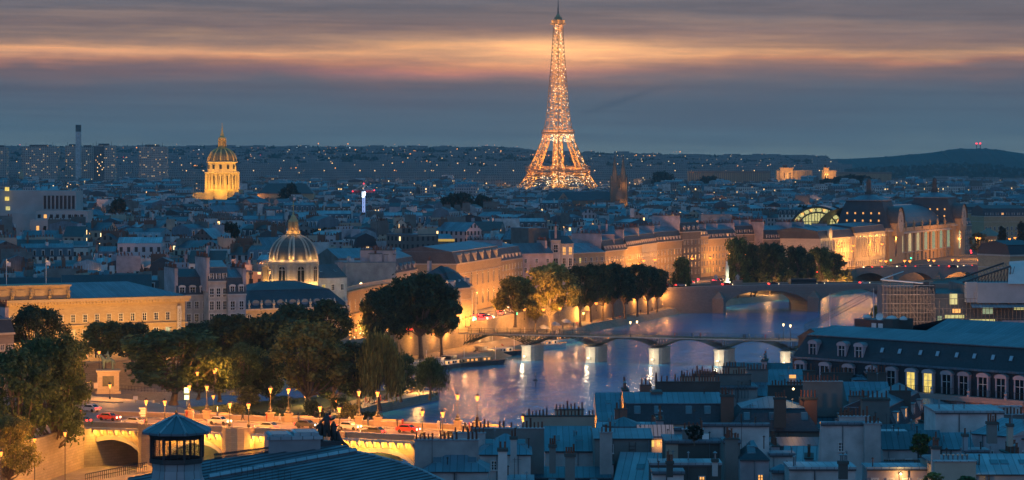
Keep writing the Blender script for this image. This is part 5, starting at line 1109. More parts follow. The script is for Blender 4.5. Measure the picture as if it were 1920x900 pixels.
# ------------------------------------------------------------------ residential towers, chimney, spires far left
RT = 'residential towers far left'
for (a, c_, yt, lab, D, dd) in [(-12, 12, 276, 'dark residential tower cut by the left edge', 4700, 0), (41, 108, 275, 'wide residential tower with scattered lit windows, first from the left', 4500, 0), (123, 150, 274, 'residential tower just left of the tall white chimney', 4600, 0), (150, 178, 276, 'residential tower just right of the tall white chimney', 4500, 0), (176, 214, 273, 'tower with a dark left half, between the chimney and the lone tower', 4450, 1), (261, 312, 275, 'lone square residential tower left of the gilded dome', 4300, 0)]:
    t = thing('residential_tower', lab, 'tower block', (X(a, D), D, 9), 0, RT); w = (c_ - a) / F * D; H = Z(yt, D) - 9
    b = MB(); b.box(0, w, 0, 24, 0, H, 0, 1); b.box(w * .2, w * .7, 4, 16, H, H + 3.5, 1); b.box(-.3, w * .5 if dd else -.05, -.5, 12, 0, H - 1, 1 if dd else 0); b.build('wall', ['tower_facade', 'facade_dark'], t)
    for q_ in (.1, .85): k = MB(); k.tube((w * q_, 5, H), (w * q_, 5, H + 7), .3, 4); k.build('mast', ['iron'], t)
ckx = X(147, 4400); t = thing('factory_chimney', 'tall white chimney with a dark top among the residential towers', 'chimney', (ckx, 4400, 9)); b = MB(); b.box(-4, 4, -4, 4, 0, Z(247, 4400) - 9, 0); b.box(-4, 4, -4, 4, Z(247, 4400) - 9, Z(234, 4400) - 9, 1); b.build('shaft', ['plaster_pale', 'render_dark'], t)
t = thing('church_spire', 'small pale church spire between the first residential tower and the chimney', 'church', (X(40, 4000), 4000, 9)); b = MB(); b.box(-3, 3, -3, 3, 0, Z(330, 4000) - 9, 0); b.lathe([(3.5, Z(330, 4000) - 9), (.1, Z(315, 4000) - 9)], 8); b.build('spire', ['stone'], t)
# hall / palace pair on the right (hill palace)
for (a, c_, D, lab, lt_) in [(1456, 1523, 4500, 'floodlit columned hilltop palace, the larger of two', 1), (1541, 1568, 4560, 'smaller floodlit round fronted palace pavilion on the hill', 1)]:
    t = thing('hilltop_palace', lab, 'palace', (X(a, D), D, 9)); w = (c_ - a) / F * D; H = Z(316, D) - 9; h0 = Z(350, D) - 9
    b = MB(); b.box(0, w, 0, 30, 0, H - 3, 0); b.box(w * .1, w * .45, -4, 20, 0, H, 0); b.box(w * .08, w * .47, -5, 21, H, H + 1.5, 0); b.box(w * .18, w * .3, 0, 6, H + 1.5, H + 6, 1); b.build('wall', ['stone_gold', 'bronze'], t)
    for i in range(9): k = MB(); k.box(0, 1.5, -1.2, 0, h0, H - 5, 0); k.build('pilaster', ['stone_gold'], t, (w * .5 + i * w * .055, 0, 0))
    for i in range(3): k = MB(); k.box(0, 1.4, -.2, 0, h0 + 5, H - 7, 0); k.build('window', ['lit_warm' if i == 1 else 'glass_dark'], t, (w * .2 + i * w * .08, -4.05, 0))
    for q_ in (.05, .28, .5): plight(t, (w * q_, -22, H - 10), 4500, (1, .50, .14), 1, 'flood_light')
    for q_ in (.7, .95): plight(t, (w * q_, -16, h0 + 6), 1500, (1, .5, .14), 1, 'flood_light')
for (a, c_, D, yt, yb, lab) in [(1290, 1445, 4100, 323, 345, 'long dark columned palace wing behind low trees right of the twin spires'), (1570, 1672, 4300, 325, 345, 'dark columned palace wing right of the small lit pavilion')]:
    t = thing('palace_wing', lab, 'palace', (X(a, D), D, 9)); w = (c_ - a) / F * D; H = Z(yt, D) - 9; b = MB(); b.box(0, w, 0, 20, 0, H, 0); b.box(0, w, -1, 21, H, H + 2, 0); b.build('wall', ['stone_grey'], t)
    for i in range(40): k = MB(); k.box(0, 1.2, -.8, 0, H - 16, H - 1, 0); k.build('pilaster', ['stone'], t, (i * w / 40, 0, 0))
# long ministry block
t = thing('office_block', 'long pale office block with rows of square windows right of the twin spires', 'office building', (X(1311, 2300), 2300, 9)); w = 160 / F * 2300; b = MB(); b.box(0, w, 0, 16, 0, Z(380, 2300) - 9, 0, 1); b.box(w * .03, w * .9, 4, 14, Z(380, 2300) - 9, Z(376, 2300) - 9, 1); b.build('wall', ['office_facade', 'lead'], t); HERO.append((X(1311, 2300), X(1475, 2300), 2230, 2330))
# dark hall roof with lit end, right of the golden dome
t = thing('market_hall', 'long dark pitched roof with an amber lit end wall right of the golden dome', 'hall', (X(483, 2350), 2350, 9)); w = 105 / F * 2350; b = MB(); h = Z(363, 2350) - 9; b.box(0, w, 0, 24, 0, h, 0); b.face([(0, -1, h), (w, -1, h), (w - 8, 12, h + 9), (8, 12, h + 9)], 1); b.face([(w, 25, h), (0, 25, h), (8, 12, h + 9), (w - 8, 12, h + 9)], 1); b.face([(0, 25, h), (0, -1, h), (8, 12, h + 9)], 1); b.face([(w, -1, h), (w, 25, h), (w - 8, 12, h + 9)], 1); b.build('wall', ['stone', 'lead_dark'], t); plight(t, (-3, -6, h - 3), 1800, (1, .5, .16), .3); HERO.append((X(480, 2350), X(592, 2350), 2270, 2390))
# lit construction crane
DCr = 1500; t = thing('tower_crane', 'construction crane with a bright blue white lit mast and red jib lamps', 'crane', (X(682, DCr), DCr, 9), 0); H = Z(360, DCr) - 9
b = MB(); nseg = 18
for i in range(nseg):
    z0_, z1_ = H * i / nseg, H * (i + 1) / nseg; C0 = [(-.6, -.6, z0_), (.6, -.6, z0_), (.6, .6, z0_), (-.6, .6, z0_)]; C1 = [(p[0], p[1], z1_) for p in C0]; lattice(b, C0, C1, .16)
b.build('mast', ['mast_glow'], t)  # the light on the mast is put into its bars as glow
b = MB()
for i in range(9): x_ = -6.5 + i * 1.4; b.tube((x_, 0, H), (x_ + 1.4, 0, H), .14, 4); b.tube((x_, 0, H), (x_ + .8, 0, H + 1.3), .1, 4); b.tube((x_ + .8, 0, H + 1.3), (x_ + 1.4, 0, H), .1, 4)
b.build('jib', ['red_paint'], t)
b = MB(); b.box(-1.1, 1.1, -1.1, 1.1, H - 2, H + .4, 0); b.tube((0, 0, H), (0, 0, H + 4.5), .2, 4); b.tube((0, 0, H + 4.5), (6, 0, H + .6), .07, 4); b.tube((0, 0, H + 4.5), (-6, 0, H + .6), .07, 4); b.build('cab', ['white_paint'], t)
for (x_, z_) in ((0, H + 4.8), (6, H + 1), (-6.2, H + .4)): k = MB(); k.box(-.26, .26, -.26, .26, -.26, .26); k.build('warning_lamp', ['lamp_red'], t, (x_, -.4, z_))
plight(t, (1.5, -3, H - 1), 300, (.7, .8, 1), .3); k = MB(); k.box(-.7, .7, -.3, .3, -.4, .4); k.build('work_lamp', ['lamp_cold'], t, (-.2, -1.3, H - 2.5))
for (px_, y_, D, lab) in [(1831, 268, 8500, 'left mast'), (1838, 268, 8500, 'right mast')]:
    t = thing('radio_mast', f'{"left" if px_ == 1831 else "right"} one of two red topped masts on the rounded wooded hill', 'mast', (X(px_, D), D, Z(282, D))); b = MB(); b.tube((0, 0, 0), (0, 0, 22), 1.2, 4); b.build('pole', ['iron'], t); b = MB(); b.box(-2.2, 2.2, -2, 2, 20, 24); b.build('beacon', ['lamp_red'], t)
# slow yellow roofed building & other mid landmarks
bldg('townhouse', 'long building with a yellow lit roof edge behind the arts school', P_(776, 1130), P_(852, 1135), 16, 29.5, 9, 'gable', 3, 'stone_grey', 'slate', 'zinc', 0, band=False)
b = MB(); b.box(0, 17, -.5, .1, 0, 1.0); o = b.build('lit_fascia', ['board_glow'], None, (X(777, 1130), 1129.2, 29.6)); tag(o, 'yellow lit scaffold board along a roof edge behind the arts school', 'fascia')  # the yellow light on the board is put into its colour as glow
HERO.append((X(776, 1130) - 2, X(852, 1130) + 3, 1100, 1155))
bldg('townhouse', 'pale mauve blank gable building with cut corners in the middle distance', P_(736, 1420), P_(781, 1420), 14, 33, 9, 'mansard', 6, 'plaster_lilac', 'plaster_lilac', 'slate', 0, (), band=False, hip=1)
bldg('townhouse', 'pale mauve tall gable joined left of the cut corner one', P_(730, 1440), P_(750, 1440), 14, 40, 9, 'gable', 2, 'plaster_lilac', 'slate', 'slate', 0, (), band=False)
HERO.append((X(728, 1430), X(784, 1430), 1390, 1465))
# ================================================================== GENERIC CITY
def blocked(x, d, m=0):
    if x > interp([(p[0] - 42, p[1]) for p in LU], d) - m and d < 1700: return True
    for (a, b_, c_, e) in HERO:
        if a - m < x < b_ + m and c_ - m < d < e + 4: return True
    return False
def city_house(mbs, w, dep, H, kind, rh, rt, own=None):
    """walls, roof, chimney in three builders; local coords, front-left corner at origin"""
    wb, rb_, cb2 = mbs; wb.prism([(0, 0), (w, 0), (w, dep), (0, dep)], 0, H, 0, bottom=False, top=(kind == 'x'))
    ym = dep / 2
    if kind == 'mansard':
        i1 = rh * .25; P = [(-.1, -.1), (w + .1, -.1), (w + .1, dep + .1), (-.1, dep + .1)]; Q = [(0, i1), (w, i1), (w, dep - i1), (0, dep - i1)]; A = H + rh * .7
        rb_.loft(P, H, Q, A, 0); rb_.face([(0, i1, A), (w, i1, A), (w, ym, H + rh), (0, ym, H + rh)], 1); rb_.face([(w, dep - i1, A), (0, dep - i1, A), (0, ym, H + rh), (w, ym, H + rh)], 1); rb_.face([(w, i1, A), (w, dep - i1, A), (w, ym, H + rh)], 0); rb_.face([(0, dep - i1, A), (0, i1, A), (0, ym, H + rh)], 0)
        nd = int(w / 2.9)
        for i in range(nd):
            x_ = (i + .5) * w / nd; q9 = cb2 if own is None else MB(); q9.box(x_ - .55, x_ + .55, .1, i1 + .8, H + .25, H + rh * .55, 0); q9.box(x_ - .35, x_ + .35, .06, .1, H + .4, H + rh * .48, 3)
            if own is not None: own.append(('dormer', q9))
    elif kind == 'gable':
        rb_.face([(-.1, -.2, H), (w + .1, -.2, H), (w + .1, ym, H + rh), (-.1, ym, H + rh)], 1); rb_.face([(w + .1, dep + .2, H), (-.1, dep + .2, H), (-.1, ym, H + rh), (w + .1, ym, H + rh)], 1); rb_.face([(w, 0, H), (w, dep, H), (w, ym, H + rh)], 2); rb_.face([(0, dep, H), (0, 0, H), (0, ym, H + rh)], 2)
    else:
        rb_.prism([(-.1, -.1), (w + .1, -.1), (w + .1, dep + .1), (-.1, dep + .1)], H, H + .4, 1)
        if w > 8: rb_.box(w * .3, w * .3 + 3, dep * .3, dep * .3 + 3, H + .4, H + 2.6, 2)
    k = rt.random(); nst = rt.choice([1, 1, 2, 2, 3])
    for i in range(nst):
        sx = rt.choice([.25, w - .25, w * .5, w * rt.random()]); ln = rt.uniform(2, dep * .9); y0 = rt.uniform(0, dep - ln); top = H + (rh if kind != 'flat' else 1) + rt.uniform(.3, 1.8); th = rt.uniform(.3, .6)
        if own is not None: cb2 = MB(); own.append(('chimney_stack', cb2))
        cb2.box(sx - th, sx + th, y0, y0 + ln, H - .5, top, 1)
        m_ = int(ln / 1.1)
        for j in range(m_):
            if rt.random() < .75: yy_ = y0 + (j + .5) * ln / m_; cb2.box(sx - .17, sx + .17, yy_ - .17, yy_ + .17, top, top + rt.uniform(.6, 1.2), 2)
LM = [(130, 'the residential towers'), (300, 'the lone tower block'), (416, 'the golden dome'), (550, 'the striped dome'), (682, 'the lit crane'), (858, 'the big dark tree'), (1046, 'the iron tower'), (1160, 'the twin spires'), (1320, 'the tall reddish riverside house'), (1490, 'the lit hilltop palace'), (1545, 'the glass vault'), (1700, 'the clock station'), (1830, 'the two masts')]
SEEN = {}
WN = {'facade_cream': 'cream', 'facade_grey': 'grey', 'facade_lilac': 'mauve', 'facade_pale': 'white', 'facade_dark': 'sooty', 'facade_pink': 'pinkish'}
def city_label(px, d, wn, kind, w, H):
    i = min(range(len(LM)), key=lambda i: abs(LM[i][0] - px)); a = LM[i][1]; s_ = 'left of' if px < LM[i][0] - 22 else 'right of' if px > LM[i][0] + 22 else 'in line with'
    band = 'near roofscape' if d < 980 else 'middle roofscape' if d < 1150 else 'deeper roofscape'
    rn = {'mansard': 'mansard', 'gable': 'pitched', 'flat': 'flat'}[kind]; size = 'narrow' if w < 12 else 'wide' if w > 20 else 'mid-sized'; tall = 'tall ' if H > 21 else 'low ' if H < 17 else ''
    a = a.replace('residential ', '').replace('the tall reddish riverside house', 'the reddish house').replace('the big dark tree', 'the big tree').replace('the lit hilltop palace', 'the hill palace').replace('the lone tower block', 'the lone tower'); s_ = s_.replace('in line with', 'below'); return f'{tall}{size} {WN[wn]} {rn} roofed house {s_} {a}, {band}'
rt = random.Random(5)
placed = 0; far = {}; GRP = 'city houses between the river and the towers'
cityW, cityR, cityC = MB(), MB(), MB()
def blockangle(x, d): return radians(62 * sin(x * .013 + 1.3 + d * .004) * cos(d * .0061 + x * .003) + 10 * sin(d * .03))
todo = []
d = 770.0
while d < 4250:
    step = 15 + (d - 770) * .0105; half = .205 * d; x = -half
    while x < half:
        w = rt.uniform(6, 18) * (1 + (d - 770) / 4500)
        if rt.random() < .07: x += w; continue
        todo.append((x, d + rt.uniform(-7, 7), w, step)); x += w * rt.uniform(.98, 1.15)
    d += step
LABN = {}
n_ind = 0
for (x, d, w, step) in todo:
    dep = rt.uniform(9, 14) * (1 + (d - 770) / 6000)
    if blocked(x + w / 2, d, w * .55 + 2): continue
    px = PX(x + w / 2, d)
    H = rt.choice([10, 13, 15, 16, 17, 18, 19, 20, 21, 22, 24]) + rt.uniform(-1, 1.5)
    if d > 2900: H += rt.choice([0, 0, 0, 4, 8, 10])
    kind = rt.choice(['mansard'] * 5 + ['gable'] * 6 + ['flat'] * 4); rh = rt.uniform(4, 6) if kind == 'mansard' else rt.uniform(2, 4.5)
    if 900 < px < 1200 and d > 2000: H = min(H, 19)
    if d < 900: H = min(H, 17)
    if 345 < px < 460 and d > 2050: H = min(H, 9); rh = 2
    if px < 700 and d < 860: H = min(H, 14.5)
    fm_ = rt.choice([0, 1, 1, 2, 2, 3, 3, 4, 5, 0]); fac = FACN[fm_]; rmat = rt.choice(['zinc', 'zinc_dark', 'slate', 'zinc_dark', 'slate_grey', 'tile_roof' if rt.random() < .25 else 'zinc_light']); rm2 = rt.choice(['zinc', 'zinc', 'zinc_dark', 'zinc_light', 'zinc_dark', 'lead_dark'])
    ang_ = blockangle(x, d); ang_ += rt.choice([0, 0, pi / 2]); x = x + (w * .5 if ang_ > 1 else 0) ; hz = hterr(x, d)
    if n_ind < 292 and d < 1500 and d > 768:
        n_ind += 1
        t = thing('city_house', 'x', 'house', (x, d, 9), ang_, GRP); mbs = (MB(), MB(), MB()); own = []; city_house(mbs, w, dep, H, kind, rh, rt, own)
        l0 = city_label(px, d, fac, kind, w, H); LABN.setdefault(l0, []).append(t); t['px'] = px
        mbs[0].build('wall', [fac], t); mbs[1].build('roof', [rmat, rm2, fac], t); cmt = rt.choice(['render_grey', 'plaster_white', 'plaster_lilac', 'plaster_beige', 'brick_red'])
        for nm_, q9 in own: q9.build(nm_, ['trim_white', cmt, 'clay_pot', 'glass_dark'], t)
    else:
        key = (fm_, rmat, rm2, rt.choice([0, 1])); 
        if key not in far: far[key] = (MB(), MB(), MB())
        tmp = (MB(), MB(), MB()); city_house(tmp, w, dep, H, kind, rh, rt); ca_, sa_ = cos(ang_), sin(ang_)
        for src, dst in zip(tmp, far[key]):
            o0 = len(dst.v); dst.v += [(x + p[0] * ca_ - p[1] * sa_, d + p[0] * sa_ + p[1] * ca_, p[2] + hz) for p in src.v]; dst.f += [tuple(i + o0 for i in f) for f in src.f]; dst.m += src.m; sh = 2.6 * rt.randint(0, 999)
            for i in range(0, len(src.u), 2): dst.u += [src.u[i] + sh, src.u[i + 1]]
for l0, ts in LABN.items():
    if len(ts) == 1: ts[0]['label'] = l0; del ts[0]['px']; continue
    ts.sort(key=lambda t: t['px']); ordn = ['leftmost', 'second', 'third', 'fourth', 'fifth', 'sixth', 'seventh', 'eighth', 'ninth', 'tenth', 'eleventh', 'twelfth']
    for i, t in enumerate(ts): t['label'] = l0.replace(' house', f' house ({ordn[min(i, 11)]} of {len(ts)})', 1); del t['px']
# merge the remaining thousands of far houses into one mass
allv, allf, allm, allu, mats_ = [], [], [], [], []
def mi(nm):
    if nm not in mats_: mats_.append(nm)
    return mats_.index(nm)
for (fm_, rmat, rm2, ck_), (a, b_, c_) in far.items():
    cm_ = ['render_grey', 'plaster_white'][ck_]
    for mbx, mp_ in ((a, [FACN[fm_]]), (b_, [rmat, rm2, FACN[fm_]]), (c_, ['trim_white', cm_, 'clay_pot', 'glass_dark'])):
        o0 = len(allv); allv += mbx.v; allf += [tuple(i + o0 for i in f) for f in mbx.f]; allm += [mi(mp_[m_]) for m_ in mbx.m]; allu += mbx.u
big = MB(); big.v, big.f, big.m, big.u = allv, allf, allm, allu
tag(big.build('distant_city', mats_), 'mass of small distant city houses with zinc roofs and scattered lit windows', 'cityscape', kind='stuff')
# suburbs climbing the far hills
hb = MB(); ht = MB()
for i in range(2600):
    d = rt.uniform(4250, 8800); u = rt.uniform(-.205, .205); x = u * d; px = PX(x, d)
    if px > 1560 and d > 6500: continue
    w = rt.uniform(12, 55) * (1 if rt.random() < .85 else 1.8); dp = rt.uniform(10, 20); H = rt.uniform(7, 18) if d > 6000 else rt.uniform(15, 32); z = hterr(x, d) - 3
    if 970 < px < 1125 and d < 5200: H = min(H, 22)
    hb.box(x, x + w, d, d + dp, z, z + H + 3, 0, 1)
for i in range(26000):
    d = rt.uniform(5200, 9200); u = rt.uniform(-.205, .205) ; x = u * d; z = hterr(x, d); s_ = rt.uniform(3, 8) * (.8 + d / 16000); n_ = Vector((rt.gauss(0, 1), -1.2, rt.gauss(0, 1))).normalized(); a_ = n_.cross(Vector((rt.gauss(0, 1), rt.gauss(0, 1), rt.gauss(0, 1)))).normalized(); c_ = n_.cross(a_)
    p = Vector((x, d, z + rt.uniform(1, 9))); ht.f.append(tuple(range(len(ht.v), len(ht.v) + 4))); ht.v += [tuple(p - a_ * s_), tuple(p - c_ * s_ * .6), tuple(p + a_ * s_), tuple(p + c_ * s_ * .6)]; ht.m.append(0); ht.u += [0] * 8
tag(hb.build('hillside_suburb', ['hill_facade', 'lead']), 'mass of tiny suburb buildings climbing the far hillside', 'cityscape', kind='stuff')
tag(ht.build('hillside_woods', ['leaf_blue']), 'dark far woods among the hillside suburbs', 'woodland', kind='stuff')
# distant street lamps : nearest and brightest as things, the rest as one
fl = MB(); fl.lathe([(.001, 0), (.12, .1), (.12, 6)], 4, m=0); fl.lathe([(.001, 5.6), (.8, 6.2), (.8, 6.9), (.001, 7.5)], 6, m=1); flm = fl.mesh('distant_lamp', ['iron', 'lamp_far']); restl = MB(); cnt = 0
for i in range(760):
    if i % 9 == 0: cd_ = 1100 + 7600 * rt.random() ** .62; cu_ = rt.uniform(-.195, .195); ca2 = rt.uniform(-.5, .5) * .02; sp2 = rt.choice([.004, .01, .03])
    q2 = rt.gauss(0, 1); d = max(1100, cd_ * (1 + q2 * ca2 * 2)); x = (cu_ + q2 * sp2) * d
    if blocked(x, d, 2): continue
    z = hterr(x, d); px = PX(x, d)
    if d > 6300 and (px > 1300 or rt.random() < .6): continue
    h_ = 13 if d < 2500 else 16 if d < 4500 else 20; s_ = d / 3600 * rt.choice([.5, .6, .7, .9, 1.5])
    mt = 0 if rt.random() < .9 else 1
    restl.lathe([(.001, z + h_), (.62 * s_, z + h_ + .6 * s_), (.001, z + h_ + 1.2 * s_)], 5, x, d, mt if rt.random() > .03 else 2)
o = restl.build('distant_lamps', ['lamp_far', 'lamp_cold', 'lamp_red']); tag(o, 'countless orange pinpoint lamps scattered across the distant city', 'city lights', kind='stuff')

for i in range(150):
    d = 860 + 1700 * rt.random() ** 1.3; x = rt.uniform(-.19, .19) * d
    if blocked(x, d, 1): continue
    plight(o, (x, d, 9 + rt.uniform(12, 19)), rt.choice([350, 700, 1400]) * (d / 900) ** 1.3, (1, .46, .17), .4, 'street_glow')  # added lights at random spots, without lanterns, to warm the house walls
# ================================================================== TREES
tp = treepx
RTR = 'riverside trees by the far quay'
# island point garden
tp('broad dark chestnut, the widest tree on the island point', 325, 757, 618, 172, 3.2, mat='leaf_mid', n=9000, size=.36, trunk=.16)
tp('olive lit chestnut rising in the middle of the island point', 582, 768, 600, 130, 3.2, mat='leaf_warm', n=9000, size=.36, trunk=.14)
tp('dark tree between the two big chestnuts on the island', 452, 762, 642, 84, 3.2, mat='leaf_mid', n=7000, trunk=.2, size=.34)
tp('dark rounded tree behind the olive chestnut', 512, 745, 590, 110, 3.2, mat='leaf_dark', n=7000, trunk=.2)
tp('very dark broad tree right of the olive chestnut', 672, 764, 640, 105, 3.2, mat='leaf_dark', n=7000, trunk=.15)
tp('loose pale willow leaning over the path near the island tip', 712, 768, 628, 82, 3.2, kind='willow', mat='leaf_warm', n=8000, trunk=.25, name='willow_tree')
tp('weeping willow at the very tip of the island', 806, 748, 674, 62, 3.0, kind='willow', mat='leaf_mid', n=8000, trunk=.25, name='willow_tree', size=.34)
tp('low grey green shrub behind the bridge parapet', 466, 765, 722, 56, 3.2, mat='leaf_warm', n=4000, trunk=.08, name='shrub', cat='shrub')
tp('small pale shrub below the olive chestnut', 530, 768, 742, 44, 3.2, mat='leaf_mid', n=3000, trunk=.08, name='shrub', cat='shrub')
tp('small dark shrub by the willow trunks', 636, 770, 745, 40, 3.2, mat='leaf_mid', n=3000, trunk=.08, name='shrub', cat='shrub')
for (a, yb, yt, w, mt, lab) in [(412, 752, 650, 92, 'leaf_mid', 'olive tree on the garden slope right of the broad chestnut'), (470, 754, 648, 76, 'leaf_warm', 'yellow green tree on the garden slope, left of the olive chestnut'), (505, 760, 668, 70, 'leaf_dark', 'dark tree tucked against the left of the olive chestnut'), (372, 748, 668, 80, 'leaf_mid', 'small tree at the top of the garden slope'), (625, 766, 650, 84, 'leaf_mid', 'tree between the olive chestnut and the very dark tree'), (752, 752, 664, 56, 'leaf_mid', 'small tree left of the weeping willow tip'), (436, 700, 600, 92, 'leaf_dark', 'dark tree mass behind the garden slope'), (380, 700, 604, 90, 'leaf_dark', 'dark tree rising behind the broad chestnut')]:
    tp(lab, a, yb, yt, w, 3.2 if yb > 720 else 9.0, mat=mt, n=8000, trunk=.14, size=.36)
for i in range(9):
    a = 405 + i * 36; D = 528 + (i % 3) * 9; tree('shrub', f'garden shrub behind the far bridge parapet, {["first", "second", "third", "fourth", "fifth", "sixth", "seventh", "eighth", "ninth"][i]} from the left', X(a, D), D, 3.2, 7.5 + (i % 2) * 2.4, 6.5, mat=['leaf_mid', 'leaf_warm', 'leaf_dark'][i % 3], n=3000, trunk=.06, cat='shrub', group='shrubs behind the parapet')
# trees on the small arm quay
for i, (a, yb, yt, w, lab) in enumerate([(430, 706, 590, 100, 'dark tree before the pale townhouses'), (492, 700, 600, 80, 'dark tree below the left end of the academy wing'), (552, 696, 572, 90, 'dark tree covering the middle of the academy wing'), (612, 694, 562, 96, 'tallest dark tree before the right end of the academy wing'), (195, 690, 603, 84, 'tree before the mint with warm light beneath'), (250, 692, 606, 70, 'second tree before the palace, right of the warm lit one'), (300, 690, 622, 60, 'small tree before the right half of the palace')]):
    tp(lab.replace('the mint', 'the golden palace'), a, yb, yt, w, 9.0, mat='leaf_dark' if i != 4 else 'leaf_mid', n=7000, trunk=.26)
# tall trees at the left edge
for (a, yb, yt, w, zb, lab, mt) in [(68, 735, 574, 112, 12, 'tall tree reaching above the palace roof at the left', 'leaf_dark'), (30, 905, 652, 150, 5, 'huge poplar like tree cut by the left edge', 'leaf_mid'), (100, 893, 630, 132, 5, 'tall loose tree whose trunk stands by the arch of the stone bridge', 'leaf_mid'), (20, 930, 780, 90, 5, 'low leafy tree in the bottom left corner', 'leaf_warm'), (128, 800, 640, 70, 12, 'slender dark tree left of the horse statue', 'leaf_dark')]:
    tp(lab, a, yb, yt, w, zb, mat=mt, n=12000, trunk=.22, size=.26, name='tall_tree')
# big group by the curved wing
for (a, yb, yt, w, lab) in [(706, 676, 545, 72, 'dark riverside tree, left one of the group before the curved wing'), (738, 674, 536, 78, 'dark riverside tree second in the group before the curved wing'), (790, 672, 514, 110, 'largest dark tree of the group before the curved wing'), (828, 668, 540, 70, 'rightmost dark tree of the group before the curved wing')]:
    tp(lab, a, yb, yt, w, 2.6, mat='leaf_dark', n=9000, trunk=.3, group=RTR)
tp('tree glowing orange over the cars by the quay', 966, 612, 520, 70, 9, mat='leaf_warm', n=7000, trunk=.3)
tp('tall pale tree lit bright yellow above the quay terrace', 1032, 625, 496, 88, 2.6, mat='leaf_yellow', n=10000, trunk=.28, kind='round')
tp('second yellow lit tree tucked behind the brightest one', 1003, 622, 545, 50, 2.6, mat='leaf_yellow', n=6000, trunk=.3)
ordn = ['first', 'second', 'third', 'fourth', 'fifth', 'sixth', 'seventh', 'eighth']
for i, (a, yb, yt, w) in enumerate([(1088, 612, 500, 54), (1108, 604, 496, 48), (1130, 600, 498, 46), (1150, 598, 494, 44), (1172, 596, 502, 44), (1195, 592, 496, 42), (1215, 588, 500, 42), (1232, 584, 504, 38)]):
    tp(f'dark plane tree on the far quay, {ordn[i]} of eight from the yellow tree', a, yb, yt, w, 2.6, mat='leaf_dark', n=6000, trunk=.3, group=RTR)
tp('single upright tree at the left end of the grey road bridge', 1278, 574, 484, 36, 2.6, mat='leaf_mid', n=6000, trunk=.3)
for i, (a, yb, yt, w) in enumerate([(1384, 530, 440, 34), (1408, 528, 452, 26), (1444, 530, 450, 44), (1462, 528, 462, 30), (1492, 530, 456, 32), (1512, 528, 470, 28), (1538, 528, 458, 34), (1562, 527, 468, 34)]):
    D = 1195 + (a - 1384) * .60; tree('tall_tree', f'tall feathery tree beyond the grey road bridge, {ordn[i]} from the left', X(a, D), D, 2.6, Z(yt + 6, D) - 2.6, w * 1.5 / F * D, mat='leaf_dark' if i % 3 else 'leaf_mid', n=7000, trunk=.16, group='poplars on the far quay')
for (a, w, lab) in [(1580, 44, 'low bushy tree under the poplars by the arched bridge'), (1415, 50, 'low bush below the poplars near the pale statue'), (1470, 60, 'low bush between the feathery poplars')]:
    D = 1190 + (a - 1384) * .60; tree('bush', lab, X(a, D), D, 2.6, Z(505, D) - 2.6, w / F * D, mat='leaf_warm', n=4000, trunk=.1, cat='bush')
for (a, yb, yt, w, lab) in [(1879, 490, 425, 22, 'dark poplar right of the clock station'), (1914, 487, 415, 20, 'dark poplar at the right edge by the road'), (1835, 482, 436, 30, 'round tree by the lamps right of the clock station')]:
    tp(lab, a, yb, yt, w, 9, kind='poplar' if w < 25 else 'round', mat='leaf_blue', n=3500, trunk=.15, name='poplar_tree' if w < 25 else 'broadleaf_tree')
for (px_, D, yt, w, lab) in [(858, 1850, 362, 64, 'big round dark tree in the city, left of the iron tower'), (905, 1870, 366, 46, 'dark tree touching the big round one in the city'), (797, 1700, 384, 38, 'small dark tree left of the big round one'), (618, 1180, 428, 82, 'dark tree grove right of the striped dome'), (752, 1150, 446, 66, 'dark tree clump among roofs below the lit crane'), (546, 2200, 344, 54, 'dark tree before the long hall roof'), (432, 1120, 418, 50, 'dark tree among the roofs left of the striped dome'), (222, 1700, 372, 34, 'small dark tree right of the modern block'), (600, 1200, 432, 50, 'dark tree crown joined to the grove'), (1240, 3700, 322, 60, 'low dark trees on the slope right of the spires'), (1330, 3600, 330, 50, 'dark park trees below the long palace wing'), (1600, 3500, 328, 90, 'dark wooded slope between the lit hill palaces'), (1550, 3550, 336, 60, 'dark trees below the small lit pavilion'), (1505, 1800, 385, 34, 'dark tree behind the glass vault')]:
    wm3 = w / F * D; ht_ = Z(yt, D) - 9; tree('broadleaf_tree', lab, X(px_, D), D, 9, ht_, wm3, mat='leaf_blue', n=6000, trunk=.12, size=.6)
    HERO.append((X(px_, D) - wm3 * .4, X(px_, D) + wm3 * .4, D - 15, D + 15))
tp('green bank bushes beside the scaffolding at the river', 1648, 618, 572, 34, 9, mat='leaf_warm', n=5000, trunk=.05, name='bush', cat='bush')
# ================================================================== HORSE STATUE
Dh = 571.0; t = thing('horse_statue', 'bronze rider on a horse on a tall pale stone pedestal', 'statue', (X(203, Dh), Dh, 12.1), radians(8))
b = MB(); b.box(-2.7, 2.7, -1.7, 1.7, 0, .5, 0); b.box(-2.3, 2.3, -1.4, 1.4, .5, 4.6, 0); b.box(-2.6, 2.6, -1.65, 1.65, 4.6, 5.0, 0); b.box(-1.2, 1.2, -1.45, -1.4, 1.6, 3.8, 1); b.build('pedestal', ['stone', 'bronze'], t)
hp = [(0, 0, 2.1), (-.9, 0, 2.1), (.9, 0, 2.2), (-1.3, 0, 2.7), (-1.7, 0, 3.3), (-2.2, 0, 3.1), (-.95, .3, 1.2), (-1.3, .3, .7), (-1.1, .3, 1.3), (-.95, -.3, 1.0), (-.95, -.3, 0), (.95, .3, 1.1), (1.15, .3, 0), (.95, -.3, 1.1), (.8, -.3, 0), (1.4, 0, 1.6), (1.5, 0, .9), (0, 0, 2.9), (-.05, 0, 3.5), (-.1, 0, 3.8), (-.12, 0, 4.1), (-.5, -.4, 3.2), (-.9, -.3, 3.3), (-.2, .5, 3.0), (-.15, -.6, 2.2), (-.25, -.65, 1.4), (-.15, .6, 2.2), (-.25, .65, 1.4)]
